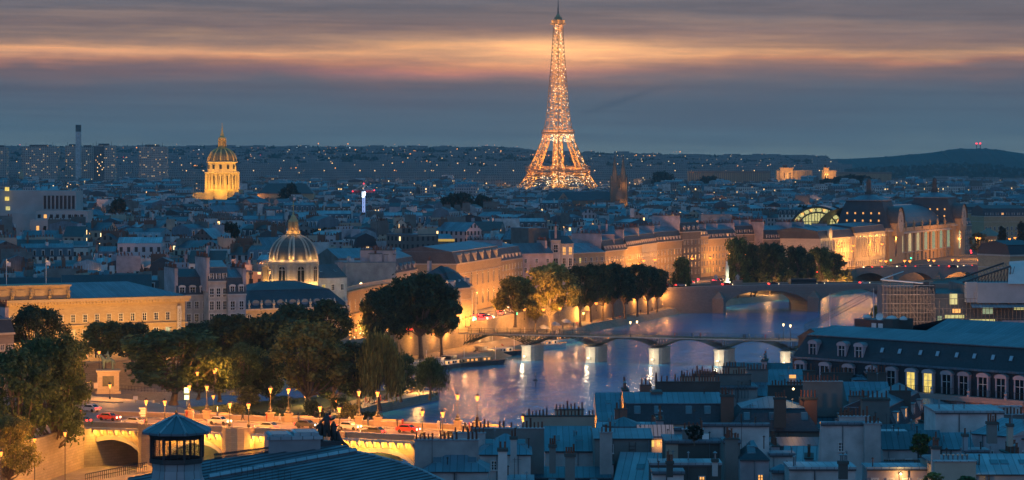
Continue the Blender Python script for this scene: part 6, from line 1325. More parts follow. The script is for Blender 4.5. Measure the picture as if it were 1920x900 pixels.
he = [(0, 1), (0, 2), (1, 3), (3, 4), (4, 5), (1, 6), (6, 7), (1, 9), (9, 10), (2, 11), (11, 12), (2, 13), (13, 14), (2, 15), (15, 16), (0, 17), (17, 18), (18, 19), (19, 20), (18, 21), (21, 22), (18, 23), (17, 24), (24, 25), (17, 26), (26, 27)]
hp.pop(8); he = [(a - (a > 8), b_ - (b_ > 8)) for a, b_ in he]
rad = [.55, .55, .52, .36, .28, .16, .2, .12, .2, .12, .22, .12, .22, .12, .12, .1, .26, .3, .13, .2, .13, .1, .13, .16, .12, .16, .12]
place('rider_and_horse', skin('rider_and_horse', hp, he, rad, 'bronze_green'), t, (0, 0, 5.0)); plight(t, (-2, -5, 6.5), 260, (1, .6, .3), .3)  # added light without a lamp, brightens the dark rider
# ================================================================== PEOPLE
def person_mesh(pose, mat):
    if pose == 'stand': pts = [(0, 0, .95), (0, 0, 1.25), (0, 0, 1.42), (0, 0, 1.52), (0, 0, 1.66), (.1, 0, .5), (.11, 0, .05), (.11, -.12, .03), (-.1, 0, .5), (-.11, 0, .05), (-.11, -.12, .03), (.2, 0, 1.38), (.25, 0, 1.1), (.24, -.08, .86), (-.2, 0, 1.38), (-.25, 0, 1.1), (-.24, -.08, .86)]
    elif pose == 'walk': pts = [(0, 0, .93), (0, -.02, 1.25), (0, -.02, 1.41), (0, -.03, 1.5), (0, -.05, 1.64), (.1, -.18, .52), (.1, -.3, .06), (.1, -.42, .05), (-.1, .12, .5), (-.1, .38, .14), (-.1, .3, .05), (.2, 0, 1.36), (.25, .15, 1.1), (.24, .2, .88), (-.2, 0, 1.36), (-.25, -.12, 1.1), (-.24, -.26, .95)]
    else: pts = [(0, 0, .12), (0, .02, .45), (0, 0, .62), (0, -.02, .72), (0, -.04, .86), (.12, -.4, .35), (.12, -.62, .03), (.12, -.74, .03), (-.12, -.4, .3), (-.12, -.66, .03), (-.12, -.78, .03), (.2, 0, .58), (.25, -.15, .4), (.15, -.35, .38), (-.2, 0, .58), (-.25, .1, .35), (-.25, .18, .08)]
    return skin('person', pts, [(0, 1), (1, 2), (2, 3), (3, 4), (0, 5), (5, 6), (6, 7), (0, 8), (8, 9), (9, 10), (2, 11), (11, 12), (12, 13), (2, 14), (14, 15), (15, 16)], [.15, .16, .13, .055, .1, .085, .05, .04, .085, .05, .04, .06, .045, .035, .06, .045, .035], mat)
for nm, col in (('cloth_dark', (.03, .03, .04)), ('cloth_blue', (.05, .08, .15)), ('cloth_pale', (.45, .42, .4)), ('cloth_red', (.3, .05, .04))): plain(nm, col, .9, .1, 1)
PM = {(p, c_): person_mesh(p, c_) for p in ('stand', 'walk', 'sit') for c_ in ('cloth_dark', 'cloth_blue', 'cloth_pale', 'cloth_red')}
CN = {'cloth_dark': 'dark', 'cloth_blue': 'blue', 'cloth_pale': 'pale', 'cloth_red': 'red'}; PN = {'stand': 'standing', 'walk': 'walking', 'sit': 'sitting'}
def person(pose, c_, x, y, z, where, group, rz=None): return tag(place('person', PM[(pose, c_)], None, (x, y, z), R.uniform(0, 6.28) if rz is None else rz), f'{PN[pose]} person in {CN[c_]} clothes {where}', 'person', group)
cl = list(CN)
for i in range(90):        # the evening crowd along the stone edge of the point
    t_ = R.random(); A = Vector((-50, 600)); B = Vector((-24, 690)); p = A.lerp(B, t_) + Vector((R.uniform(-4.5, -.2) * 1.0, 0)); person(R.choice(['sit', 'sit', 'sit', 'stand']), R.choice(cl), p.x, p.y, 3.25 if p.x < interp([(-52, 600), (-40, 655), (-28, 688)], p.y) else 2.25, 'in the crowd on the stone edge of the island', 'crowd on the island point', -1.2 + R.uniform(-.5, .5))
for i, px_ in enumerate([895, 1035, 1040, 1262, 1266, 1294, 1297, 1310, 1391, 1395, 1402, 1432, 1458]):
    xl = fpx(px_); person(R.choice(['stand', 'walk']), cl[i % 4], fa[0] + xl * cos(anf) - 2 * sin(anf), fa[1] + xl * sin(anf) + 2 * cos(anf), zdf, 'on the deck of the iron footbridge', 'strollers on the footbridge')
for i, px_ in enumerate([330, 350, 362, 408, 455, 500, 524, 560, 612, 618, 655, 690, 745, 755, 822, 826, 872, 880]):
    xl = px2loc(px_, W1 - 1.5); wy = pa[1] + xl * sin(ang) + (W1 - 1.5) * cos(ang); person('stand' if i % 2 else 'walk', cl[(i * 3) % 4], X(px_, wy), wy, deck1(xl) + .16, 'on the far pavement of the stone bridge', 'pedestrians on the stone bridge')
for i in range(22):
    d = 1000 + R.random() * 120 if i < 12 else R.uniform(815, 980); x = interp(LE, d) - R.uniform(3.5, 7); person(R.choice(['sit', 'stand', 'walk']), cl[i % 4], x, d, 2.55, 'on the low far quay by the water', 'people on the low quay')
# ================================================================== CARS, TRAFFIC LIGHTS
def car_proto():
    b = MB(); Lc_, wd = 4.2, 1.7; S_ = [(-2.1, .35), (2.1, .35), (2.1, .8), (1.95, .92), (.95, 1.0), (.45, 1.42), (-1.1, 1.45), (-1.75, 1.0), (-2.1, .9)]; b.slab(S_, -.85, .85, 0); me = b.mesh('body', ['hull_white'])
    g_ = MB(); G_ = [(-1.45, 1.02), (.8, 1.02), (.42, 1.37), (-1.05, 1.4)]; g_.slab(G_, -.865, .865, 0); g_.face([(.98, -.7, 1.0), (.98, .7, 1.0), (.49, .65, 1.42), (.49, -.65, 1.42)]); g_.face([(-1.78, .7, 1.02), (-1.78, -.7, 1.02), (-1.14, -.65, 1.45), (-1.14, .65, 1.45)]); gm = g_.mesh('windows', ['glass_dark'])
    wm_ = MB(); wm_.tube((0, -.1, 0), (0, .1, 0), .33, 12, 0); wm_ = wm_.mesh('wheel', ['rubber']); hl = MB(); hl.box(-.06, .05, -.2, .2, -.12, .12); hm, tm = hl.mesh('headlight', ['head']), hl.mesh('taillight', ['tail'])
    return me, gm, wm_, hm, tm
CM = car_proto(); carmats = ['hull_dark', 'hull_white', 'lead', 'red_paint', 'iron']
bodies = {}
for c_ in carmats: m2 = CM[0].copy(); m2.materials.clear(); m2.materials.append(MATS[c_]); bodies[c_] = m2
def car(x, y, z, rz, label, group, c_=None, sc=1.0):
    t = thing('car', label, 'car', (x, y, z), rz, group); place('body', bodies[c_ or R.choice(carmats)], t); place('windows', CM[1], t)
    for sx in (-1.3, 1.3):
        for sy in (-.78, .78): place('wheel', CM[2], t, (sx, sy, .33))
    for sy in (-.6, .6): place('headlight', CM[3], t, (2.08, sy, .68), 0, sc); place('taillight', CM[4], t, (-2.12, sy, .78), 0, sc)
    return t
def quay_car(d, off, away, label, c_=None, sc=1.6):
    x = interp(LU, d) - off; x2 = interp(LU, d + 5) - off; a = atan2(5, x2 - x); return car(x, d, 9.04, a if away else a + pi, label, 'cars on the far quay road', c_, sc)
CLN = {'hull_dark': 'dark', 'hull_white': 'white', 'lead': 'grey', 'red_paint': 'red', 'iron': 'black'}
for i in range(46):
    d = 800 + i * 5.6 * 2.2 + R.uniform(-2, 2)
    if d > 1400: break
    c_ = carmats[i % 5]; quay_car(d, 6.8 if i % 2 else 10.6, True, f'{CLN[c_]} car with red tail lights on the far quay road' , c_)
for i in range(16):      # the red knot of tail lights before the columned pavilion
    d = 872 + (i % 8) * 6.6; off = 7 + (i // 8) * 3.4; c_ = carmats[(i * 2) % 5]; quay_car(d + R.uniform(-1, 1), off + 3 * sin(i), True, f'{CLN[c_]} car in the red tail light jam before the columned pavilion', c_, 3.0)
for i in range(10):
    d = 820 + i * 52; c_ = carmats[(i * 3) % 5]; quay_car(d, 14.6, False, f'{CLN[c_]} car with bright headlights coming along the far quay', c_, 1.5)
for i in range(14):
    xl = 8 + i * 8.5; c_ = carmats[i % 5]; y_ = 5 if i % 2 else 11.5; car(ra[0] + xl * cos(anr), ra[1] + y_, 9.7 + .9 * (1 - ((xl - Lr / 2) / (Lr / 2)) ** 2), anr if i % 2 else anr + pi, f'{CLN[c_]} car crossing the arched bridge before the clock station', 'cars on the arched bridge', c_, 2.0)
for i in range(5):
    xl = 15 + i * 21; c_ = carmats[(i + 2) % 5]; car(ca[0] + xl * cos(anc) - 6 * sin(anc), ca[1] + xl * sin(anc) + 6 * cos(anc), 10.9, anc, f'{CLN[c_]} car crossing the grey road bridge', 'cars on the grey road bridge', c_, 1.5)
for i, (px_, c_) in enumerate([(250, 'hull_white'), (575, 'hull_dark'), (905, 'lead'), (205, 'red_paint'), (345, 'iron'), (412, 'hull_white'), (500, 'lead'), (655, 'hull_white'), (700, 'iron'), (765, 'red_paint'), (848, 'hull_dark')]):
    yl = 6.5 if i % 2 == 0 else 13; xl = px2loc(px_, yl); wx, wy = pa[0] + xl * cos(ang) - yl * sin(ang), pa[1] + xl * sin(ang) + yl * cos(ang); car(wx, wy, deck1(xl) + .03, ang if i % 2 else ang + pi, f'{CLN[c_]} car driving over the old stone bridge', 'cars on the stone bridge', c_, 1.2)
for (px_, py_, c_) in [(150, 795, 'iron'), (132, 778, 'red_paint'), (168, 772, 'hull_white'), (60, 792, 'hull_dark')]:
    D = DZ(py_, 12.04); car(X(px_, D), D, 12.06, 2.6, f'{CLN[c_]} car waiting by the trees at the left end of the stone bridge', 'cars at the bridge head', c_, 1.1)
b = MB(); b.slab([(-6, .4), (6, .4), (6, 3.0), (-6, 3.0)], -1.2, 1.2, 0); b.slab([(-5.6, 1.5), (5.6, 1.5), (5.6, 2.5), (-5.6, 2.5)], -1.22, 1.22, 1)
t = thing('bus', 'long dark bus crossing the middle of the grey road bridge', 'bus', (ca[0] + 70 * cos(anc) - 5 * sin(anc), ca[1] + 70 * sin(anc) + 5 * cos(anc), 10.7), anc); b.build('body', ['hull_dark', 'glass_dark'], t)
for sx in (-4, 4):
    for sy in (-1.1, 1.1): o = place('wheel', CM[2], t, (sx, sy, .45)); o.scale = (1.4, 1.4, 1.4)
for sy in (-.9, .9): place('headlight', CM[3], t, (6.03, sy, .9), 0, 1.2)
def signal(px_, D, z, colr, label, h=3.4):
    t = thing('traffic_light', label, 'traffic light', (X(px_, D), D, z), 0, 'traffic lights'); b = MB(); b.tube((0, 0, 0), (0, 0, h), .07, 6); b.box(-.2, .2, -.15, .15, h - .2, h + .9, 0); b.build('post', ['iron'], t); k = MB(); k.box(-.4, .4, -.32, -.16, -.4, .4); k.build('lens', [colr], t, (0, 0, h + .4))
for (px_, py_, D, c_, lab) in [(889, 596, 870, 'lamp_green', 'beside the columned pavilion'), (891, 607, 868, 'lamp_green', 'lower one beside the columned pavilion'), (935, 577, 930, 'lamp_green', 'right of the red car jam'), (968, 597, 900, 'lamp_green', 'below the orange tree'), (1539, 495, 1330, 'lamp_green', 'between the poplars'), (1551, 495, 1335, 'lamp_green', 'right of the poplar gap'), (1582, 492, 1380, 'lamp_green', 'left of the arched bridge'), (1585, 498, 1378, 'lamp_green', 'just under its twin left of the arched bridge'), (1670, 488, 1400, 'lamp_green', 'at the station corner'), (1708, 484, 1430, 'lamp_green', 'before the middle of the station'), (1820, 470, 1560, 'lamp_red', 'right end of the station'), (1821, 476, 1560, 'lamp_red', 'right end of the station, lower'), (1858, 468, 1560, 'lamp_red', 'below the small green dome'), (1897, 464, 1560, 'lamp_red', 'right of the dark poplar'), (1897, 470, 1560, 'lamp_red', 'right of the dark poplar, lower'), (1309, 530, 1180, 'lamp_red', 'by the head of the grey road bridge'), (1337, 532, 1170, 'lamp_red', 'left of the bridge statue')]:
    zt_ = Z(py_, D); signal(px_, D, 9, c_, f'traffic light showing {"green" if "green" in c_ else "red"} {lab}', max(2, zt_ - 9.4))
# ================================================================== STREET LAMPS ON THE QUAYS
QL = 'street lamps along the far quay'
for (px_, py_, D, pw, lab) in [(1207, 489, 1150, 2600, 'before the third cream house'), (1228, 487, 1165, 3800, 'bright one before the fourth cream house'), (1270, 487, 1190, 3000, 'left of the reddish house'), (1298, 485, 1205, 3400, 'before the reddish house'), (1332, 484, 1215, 3400, 'before the bright window'), (1139, 500, 1060, 4500, 'over the dark plane trees'), (1198, 494, 1120, 2500, 'small one over the plane trees'), (1367, 482, 1270, 3500, 'left of the poplars'), (1398, 478, 1300, 3000, 'in the first poplars'), (1475, 494, 1290, 5000, 'between the poplar groups'), (1508, 472, 1330, 5000, 'among the right poplars'), (1572, 462, 1340, 2600, 'before the lit palace, left'), (1597, 471, 1350, 4500, 'brightest, before the lit palace'), (1600, 461, 1345, 2000, 'above the brightest'), (1631, 459, 1390, 2000, 'before the projecting block'), (1654, 458, 1405, 2000, 'at the station corner'), (1651, 489, 1370, 2000, 'low one left of the station'), (1661, 490, 1372, 2200, 'second low one left of the station'), (1696, 489, 1380, 8000, 'third low one before the station'), (1706, 490, 1382, 4000, 'fourth low one before the station'), (1741, 488, 1385, 5000, 'fifth low one before the station'), (1751, 489, 1387, 5000, 'sixth low one before the station'), (1786, 487, 1390, 5000, 'seventh low one before the station'), (1797, 488, 1392, 5000, 'eighth low one before the station'), (1835, 488, 1395, 5000, 'right of the low station lamps'), (1882, 490, 1400, 5000, 'far right by the bridge road'), (1831, 446, 1520, 9000, 'big orange one right of the station'), (1837, 447, 1522, 5000, 'twin of the big orange one'), (1893, 448, 1540, 4000, 'over the right red lights'), (1903, 446, 1545, 3500, 'second over the right red lights'), (1800, 447, 1590, 3000, 'lit kiosk end of the station')]:
    zl_ = Z(py_, D); lamp(f'orange quay lamp {lab}', X(px_, D), D, 9, max(3, zl_ - 9.2), pw * (.5 if px_ > 1650 and px_ < 1800 else 1), (1, .46, .12), 'lamp_orange', 1, QL, 2.9, r=.3)
for (px_, py_, D, pw, lab) in [(983, 580, 905, 4200, 'bright one left of the yellow tree'), (930, 580, 925, 3500, 'over the red car jam'), (882, 598, 868, 2200, 'pair left of the red car jam'), (873, 610, 862, 1800, 'lower pair left of the red car jam'), (668, 632, 800, 3500, 'left of the riverside tree group'), (723, 625, 815, 1200, 'inside the riverside tree group'), (770, 613, 830, 1500, 'behind the largest riverside tree'), (1019, 585, 918, 7500, 'among the yellow tree trunks'), (1003, 607, 945, 1800, 'first of three small globes at the terrace'), (1050, 582, 925, 4500, 'right of the yellow tree'), (1000, 612, 940, 1200, 'second of three small globes at the terrace'), (1006, 612, 940, 1200, 'third of three small globes at the terrace'), (1118, 612, 960, 800, 'by the terrace parasols'), (186, 661, 655, 4200, 'before the golden palace above the horse statue'), (153, 700, 590, 2600, 'left of the horse statue'), (206, 727, 556, 2600, 'in front of the horse statue'), (370, 711, 590, 1800, 'grey post below the broad chestnut'), (405, 693, 640, 2500, 'by the red lit car under the trees'), (402, 702, 636, 1500, 'second by the red lit car'), (292, 656, 690, 1600, 'through the chestnut leaves')]:
    zb = 9 if D > 620 else 12.1
    zl_ = Z(py_, D); lamp(f'orange street lamp {lab}', X(px_, D), D, zb, max(2.6, zl_ - zb - .2), pw, (1, .47, .13), 'lamp_orange', 1, 'street lamps', 2.2 if D > 800 else 1.25, r=.3)
for (px_, py_, D, zb, pw, lab) in [(1545, 537, 1272, 2.6, 5200, 'added to light the river, low quay under the feathery trees, right'), (1578, 533, 1300, 2.6, 5200, 'added to light the river, low quay near the arched bridge'), (1440, 541, 1222, 2.6, 3800, 'added to light the river, low quay under the feathery trees, left'), (1345, 561, 1158, 2.6, 2600, 'by the abutment of the grey road bridge'), (782, 715, 690, 2.4, 3000, 'at the foot of the weeping willow'), (699, 719, 660, 3.2, 2000, 'under the loose willow'), (649, 728, 650, 3.2, 1200, 'in the dark tree'), (572, 742, 640, 3.2, 1600, 'under the olive chestnut'), (630, 752, 630, 3.2, 700, 'by the garden shrubs'), (400, 744, 560, 3.2, 1500, 'by the stairs beside the low shrub')]:  # the low quay lamps are added to put warm reflections on the river
    zl_ = Z(py_, D); lamp(f'small garden lamp {lab}', X(px_, D), D, zb, max(1.8, zl_ - zb - .2), pw, (1, .62, .25), 'lamp_white' if px_ == 782 else 'lamp_orange', 1, 'garden lamps', 1.2)
# wall lamps on the embankment between the plane trees
WLm = MB(); WLm.box(-.1, .5, -.25, .25, 0, .4, 0)
for (px_, d) in [(790, 818), (826, 838), (854, 850), (1050, 1015), (1082, 1030), (1128, 1065), (1150, 1080), (1170, 1092), (1195, 1108), (1215, 1120), (1245, 1142), (1010, 975)]:
    x = interp(LU, d) + .1; o = tag(WLm.build('wall_lamp', ['lamp_orange'], None, (x, d, 8.2)), f'small lamp on the embankment wall, column {px_}'.replace(f', column {px_}', ''), 'wall lamp', 'lamps on the embankment wall'); plight(o, (1.6, -.5, -.4), 900, (1, .48, .14), .2)
ordw = ['first', 'second', 'third', 'fourth', 'fifth', 'sixth', 'seventh', 'eighth', 'ninth', 'tenth', 'eleventh', 'twelfth']
for o_, o in zip(ordw, sorted([o for o in bpy.data.objects if o.name.startswith('wall_lamp')and o.type == 'MESH'], key=lambda o: o.location.y)): o['label'] = f'small warm lamp on the embankment wall, {o_} from the near end'
# tall pale statue at the road bridge, two seated ones
for (px_, py_, yb_, D, lab, s_) in [(1363, 483, 530, 1150, 'tall pale lit statue at the near end of the grey road bridge', 1)]:
    t = thing('stone_statue', lab, 'statue', (X(px_, D), D, 9.2)); b = MB(); b.box(-1.3, 1.3, -1.3, 1.3, 0, 2.6, 0); b.lathe([(.95, 2.6), (.75, 5), (.9, 8), (.55, 9.6), (.3, 10.1), (.42, 10.8), (.1, 11.4)], 10, 0, 0, 1); b.build('figure_and_base', ['stone_pale', 'plaster_white'], t); plight(t, (1.5, -3.5, 2.5), 900, (.95, 1, .55), .2)
for (px_, D, lab) in [(1342, 1125, 'left'), (1383, 1128, 'right')]:
    t = thing('seated_statue', f'{lab} one of two dark seated stone figures beside the tall pale statue', 'statue', (X(px_, D), D, 10.0)); b = MB(); b.box(-2, 2, -1.5, 1.5, 0, 3.2, 0); b.build('base', ['stone_grey'], t); place('figure', PM[('sit', 'cloth_pale')], t, (0, 0, 3.1), 0, 3.2)
# ================================================================== BOATS, TERRACE, BUOY
def boat(label, px_, py_, L_, wd, rz, hull='hull_dark', cab='hull_white', kind=0, lights=2):
    D = DZ(py_, 0); t = thing('moored_barge', label, 'boat', (X(px_, D), D, 0), rz, 'boats moored at the far quay'); b = MB()
    n = 8; out = []
    for i in range(n + 1): f = i / n; xx = -L_ / 2 + L_ * f; hw = wd / 2 * (min(1, (f / .12)) ** .6 if f < .12 else 1 if f < .75 else max(.03, 1 - ((f - .75) / .25) ** 2.2)); out.append((xx, hw))
    top = [(x, -h) for x, h in out] + [(x, h) for x, h in reversed(out)]; bot = [(x * .96, y_ * .8) for x, y_ in top]
    b.loft(bot, -.4, top, 1.5, 0, 1); b.box(-L_ * .5, -L_ * .48, -.1, .1, 1.5, 3.5, 1); b.build('hull', [hull, 'wood'], t)
    b = MB(); b.box(-L_ * .36, L_ * .18, -wd * .34, wd * .34, 1.45, 2.7, 0, 1); b.box(-L_ * .46, -L_ * .37, -wd * .3, wd * .3, 1.45, 3.7, 0, 1); b.box(-L_ * .47, -L_ * .355, -wd * .36, wd * .36, 3.7, 3.85, 1); b.build('cabin', [cab, 'lead'], t)
    for i in range(8):
        k = MB(); k.box(-.5, .5, -.04, 0, 0, .6, 0); k.build('cabin_window', ['lit_warm' if R.random() < .35 + .3 * kind else 'glass_dark'], t, (-L_ * .33 + i * L_ * .065, -wd * .34 - .01, 1.8))
    b = MB(); b.tube((L_ * .3, 0, 1.5), (L_ * .3, 0, 5.5), .07, 5); b.build('mast', ['white_paint'], t)
    for i in range(lights): plight(t, (-L_ * .3 + i * L_ * .4, -wd * .6, 3.4), 140, (1, .65, .35), .15)
    return t
boat('white topped barge by the bank, left of the weeping willow', 775, 694, 26, 5, radians(62), 'hull_dark', 'hull_white', 0)
boat('dark barge with white wheelhouse right of the weeping willow', 850, 690, 24, 5, radians(64), 'hull_dark', 'hull_white', 0)
boat('long dark houseboat moored ahead of the willow', 893, 686, 30, 5.5, radians(50), 'hull_dark', 'hull_dark', 0)
boat('white houseboat with blue lit windows near the left pier of the footbridge', 938, 668, 26, 5, radians(55), 'hull_dark', 'hull_white', 1)
boat('restaurant boat with a row of lit windows under the footbridge', 1022, 654, 30, 5.5, radians(60), 'hull_white', 'hull_white', 1, 3)
boat('grey barge beyond the footbridge by the terrace', 1060, 642, 26, 5, radians(60), 'hull_white', 'hull_dark', 1)
boat('small dark barge near the steps of the footbridge', 905, 656, 20, 4.5, radians(58), 'hull_dark', 'hull_dark', 0)
boat('pale barge between the moored boats and the quay wall', 965, 645, 22, 5, radians(58), 'hull_white', 'hull_white', 1)
umb = MB(); umb.lathe([(.05, 0), (.05, 2.2)], 5, m=0); umb.lathe([(1.7, 2.1), (.05, 2.8)], 8, m=1); tbl = MB(); tbl.lathe([(.05, 0), (.05, .7), (.5, .72), (.5, .76)], 8)
for i in range(9):
    d = 928 + i * 6.2; x = interp(LE, d) - 6 - (i % 3) * 1.6; t = thing('parasol', f'{ordw[i]} terrace parasol from the footbridge end on the far quay', 'parasol', (x, d, 2.55), 0, 'terrace parasols'); umb.build('canopy_and_pole', ['iron', 'tarpaulin'], t)
    t2 = tag(tbl.build('cafe_table', ['wood'], None, (x + 1.2, d - 1, 2.55)), 'small round terrace table under the quay parasols', 'table', 'terrace tables')
    if i % 2 == 0: plight(t, (1, -1, 2.0), 450, (1, .5, .18), .15)
lt = MB(); lt.box(-.8, .8, -.8, .8, 0, 3.6, 0); lt.box(-.9, .9, -.9, .9, 3.6, 3.8, 0)
for i, (px_, D) in enumerate([(1086, 1010), (1102, 1012)]): tag(lt.build('kiosk', ['plaster_beige'], None, (X(px_, D), D, 2.55)), f'{"left" if i == 0 else "right"} of two small warm lit kiosks on the quay terrace', 'kiosk'); 
k = thing('kiosk_lamp', 'lamp between the two quay kiosks', 'lamp', (X(1094, 1006), 1006, 2.55)); b = MB(); b.tube((0, 0, 0), (0, 0, 3), .06, 5); b.build('post', ['iron'], k); b = MB(); b.box(-.3, .3, -.3, .3, 3, 3.5); b.build('globe', ['lamp_orange'], k); plight(k, (0, -.6, 3.1), 2600, (1, .5, .15), .2)
D = DZ(722, 0); t = thing('channel_marker', 'dark pointed channel marker standing in the river', 'marker post', (X(1004, D), D, 0)); b = MB(); b.lathe([(.15, -.5), (.15, 1.0), (.75, 1.1), (.5, 1.5), (.12, 1.6), (.1, 3.2), (.01, 3.6)], 8); b.build('post', ['bronze'], t)
# floodlights on the water: projectors fixed to the quay parapets shine across the river
for (px_, py_, D, pw, lab) in [(1195, 500, 1135, 14000, 'upper quay'), (1335, 548, 1120, 9000, 'head of the grey bridge'), (770, 786, 505, 6000, 'foot of the stone bridge')]: pass
# ================================================================== SQUARE BY THE STATUE : signs, booths, railing
def sign(px_, py_, D, w, h, mat, label, zb=12.1, name='sign_board'):
    t = thing(name, label, 'sign', (X(px_, D), D, zb)); zt_ = Z(py_, D) - zb; b = MB(); b.tube((0, .1, 0), (0, .1, zt_), .06, 5); b.build('post', ['iron'], t); b = MB(); b.box(-w / 2, w / 2, -.06, .06, zt_ - h / 2, zt_ + h / 2); b.build('panel', [mat], t); return t
sign(350, 732, 545, 1.0, 1.1, 'sign_lit', 'bright yellow white lit sign panel below the broad chestnut'); sign(350, 745, 540, .9, .9, 'sign_lit', 'second smaller lit sign panel just under the bright one')
sign(180, 723, 565, .9, 1.2, 'plaster_beige', 'warm lit notice board left of the horse pedestal'); sign(254, 746, 548, .9, .7, 'plaster_white', 'white notice board on the square right of the horse pedestal')
t = thing('direction_post', 'direction post with several small finger signs at the bridge end', 'signpost', (X(266, 500), 500, 12.1)); b = MB(); b.tube((0, 0, 0), (0, 0, 3.2), .06, 5); b.build('post', ['iron'], t)
for i in range(4): b = MB(); b.box(-.2 - .3 * (i % 2), .9, -.1, -.05, 0, .35); b.build('finger_sign', ['trim_white'], t, (0, 0, 1.6 + i * .45))
rl = MB()
for i in range(60): a = i / 59; x = -104 + 46 * a; y = 600 - 34 * a - 8 * sin(a * pi); rl.box(x - .03, x + .03, y, y + .06, 12.2, 13.3); 
for z_ in (12.5, 13.2): 
    for i in range(59): a, c_ = i / 59, (i + 1) / 59; rl.tube((-104 + 46 * a, 600 - 34 * a - 8 * sin(a * pi), z_), (-104 + 46 * c_, 600 - 34 * c_ - 8 * sin(c_ * pi), z_), .03, 4)
tag(rl.build('railing', ['iron']), 'low iron railing round the square behind the horse statue', 'railing')
st2 = MB()
for i in range(10): st2.box(-13 + i * 1.1, -11.9 + i * 1.1, 0, 5, -8.2 + 0, -.6 - i * .55, 0)
tag(st2.build('garden_stairs', ['stone'], None, (X(395, 560), 556, 12.1)), 'stone stairs from the bridge down to the garden, brightly lit', 'stairs'); 
t = thing('stair_lamp', 'strong lamp at the foot of the garden stairs', 'lamp', (X(408, 548), 548, 3.2)); b = MB(); b.tube((0, 0, 0), (0, 0, 8), .08, 5); b.build('post', ['iron'], t); plight(t, (0, -1, 8), 3000, (1, .6, .2), .3)
wl = MB(); wl.prism([(-86, 447), (-79, 492), (-79.7, 492), (-86.7, 447)], 4.9, 13.0, 0, 1); wl.prism([(-150, 438), (-86, 447), (-86, 447.6), (-150, 438.6)], 4.9, 13.0, 0, 1)
tag(wl.build('island_wall', ['quay_stone', 'stone']), 'tall stone wall of the island quay behind the left trees', 'wall')
for i, (px_, py_, D, pw) in enumerate([(2, 853, 440, 1800), (65, 828, 452, 2200), (122, 816, 460, 1800), (40, 770, 500, 1500)]):
    lamp(f'orange lamp among the trees at the bottom left, {ordw[i]} of four', X(px_, D), D, 5 if i < 3 else 12, max(2.5, Z(py_, D) - (5 if i < 3 else 12)), pw, (1, .48, .14), 'lamp_orange', 1, 'lamps under the left trees')
plight(pn, (px2loc(212), -5, 3), 400, (1, .6, .2), .3); plight(pn, (px2loc(212), 12, 5.5), 900, (.8, .9, .4), .3)
for p_ in pier_x[1:5]: plight(pn, (p_ + 8, 10, 2.5), 500, (.95, .85, .35), .3)
# small corner house at the left edge
bldg('corner_house', 'small slate roofed house with a lit window at the left edge', P_(-45, 560), P_(26, 566), 12, Z(625, 562), 9, 'mansard', 4, 'stone_grey', 'slate', 'zinc', 5, (8, 12.6), (.9, 1.3), 'plain', .3, [(.95, .3, 3, 1.2)], 0)
# ================================================================== FOREGROUND : theatre roof
def rp(px, py): a = (py - 318) / F; D = (21 + 193.7 / 2.7) / (a + 1 / 2.7); return (X(px, D), D, 60 - a * D)
tr = thing('theatre_roof', 'big blue zinc theatre roof with parallel seams curving down at its right', 'roof', (0, 190, 9)); off = Vector((0, 190, 9))
P = [(240, 897), (290, 886), (400, 861), (520, 846), (650, 834), (668, 847), (700, 853.5), (750, 867), (790, 881), (835, 903), (860, 935), (200, 935)]
Q = [tuple(Vector(rp(*p)) - off) for p in P]
b = MB(); b.face(Q[::-1], 0); n = len(Q)
for i in range(n): p, q = Q[i], Q[(i + 1) % n]; b.face([p, q, (q[0], q[1] + (.0), 0), (p[0], p[1], 0)], 1)
b.build('roof_plane', ['zinc_plain', 'stone_grey'], tr)
def cross(y0):
    """screen seam line y = y0 - .187*(px-400): its ends inside the outline"""
    pts = []
    for i in range(n):
        (x0, ya), (x1, yb) = P[i], P[(i + 1) % n]; f0 = ya - (y0 - .187 * (x0 - 400)); f1 = yb - (y0 - .187 * (x1 - 400))
        if f0 * f1 < 0: t = f0 / (f0 - f1); pts.append((x0 + (x1 - x0) * t, ya + (yb - ya) * t))
    return sorted(pts)
b = MB(); y0 = 862
while y0 < 1040:
    pts = cross(y0)
    if len(pts) >= 2: A, B = Vector(rp(*pts[0])) - off, Vector(rp(*pts[-1])) - off; A.z += .03; B.z += .03; b.tube(A, B, .045, 4)
    y0 += 5.6
b.build('standing_seams', ['zinc_seam'], tr)
b = MB(); A, B = Vector(rp(392, 897)) - off, Vector(rp(668, 847)) - off; b.tube(A + Vector((0, 0, .1)), B + Vector((0, 0, .1)), .2, 4); b.build('roof_step', ['zinc_light'], tr)
b = MB()
for p, q in zip(P[5:10], P[6:11]): b.tube(Vector(rp(*p)) - off, Vector(rp(*q)) - off, .1, 6)
b.build('roof_rim', ['zinc_light'], tr)
# cresting along the upper left edge
b = MB(); A, B = Vector(rp(402, 862)) - off, Vector(rp(512, 848)) - off
for i in range(60):
    p = A.lerp(B, i / 59); b.tube(p, p + Vector((0, 0, .45)), .018, 3)
    if i % 2 == 0: b.lathe([(.01, .3), (.05, .38), (.01, .5)], 4, p.x, p.y) if 0 else b.box(p.x - .05, p.x + .05, p.y - .01, p.y + .01, p.z + .34, p.z + .44)
b.tube(A + Vector((0, 0, .12)), B + Vector((0, 0, .12)), .025, 4); b.tube(A + Vector((0, 0, .32)), B + Vector((0, 0, .32)), .025, 4); b.build('cresting', ['iron'], tr)
b = MB(); A, B = Vector(rp(395, 885)) - off, Vector(rp(545, 905)) - off
for i in range(14): p = A.lerp(B, i / 13); b.tube(p, p + Vector((0, 0, .8)), .014, 3)
b.tube(A + Vector((0, 0, .8)), B + Vector((0, 0, .8)), .016, 3); b.build('guard_rail', ['iron'], tr)
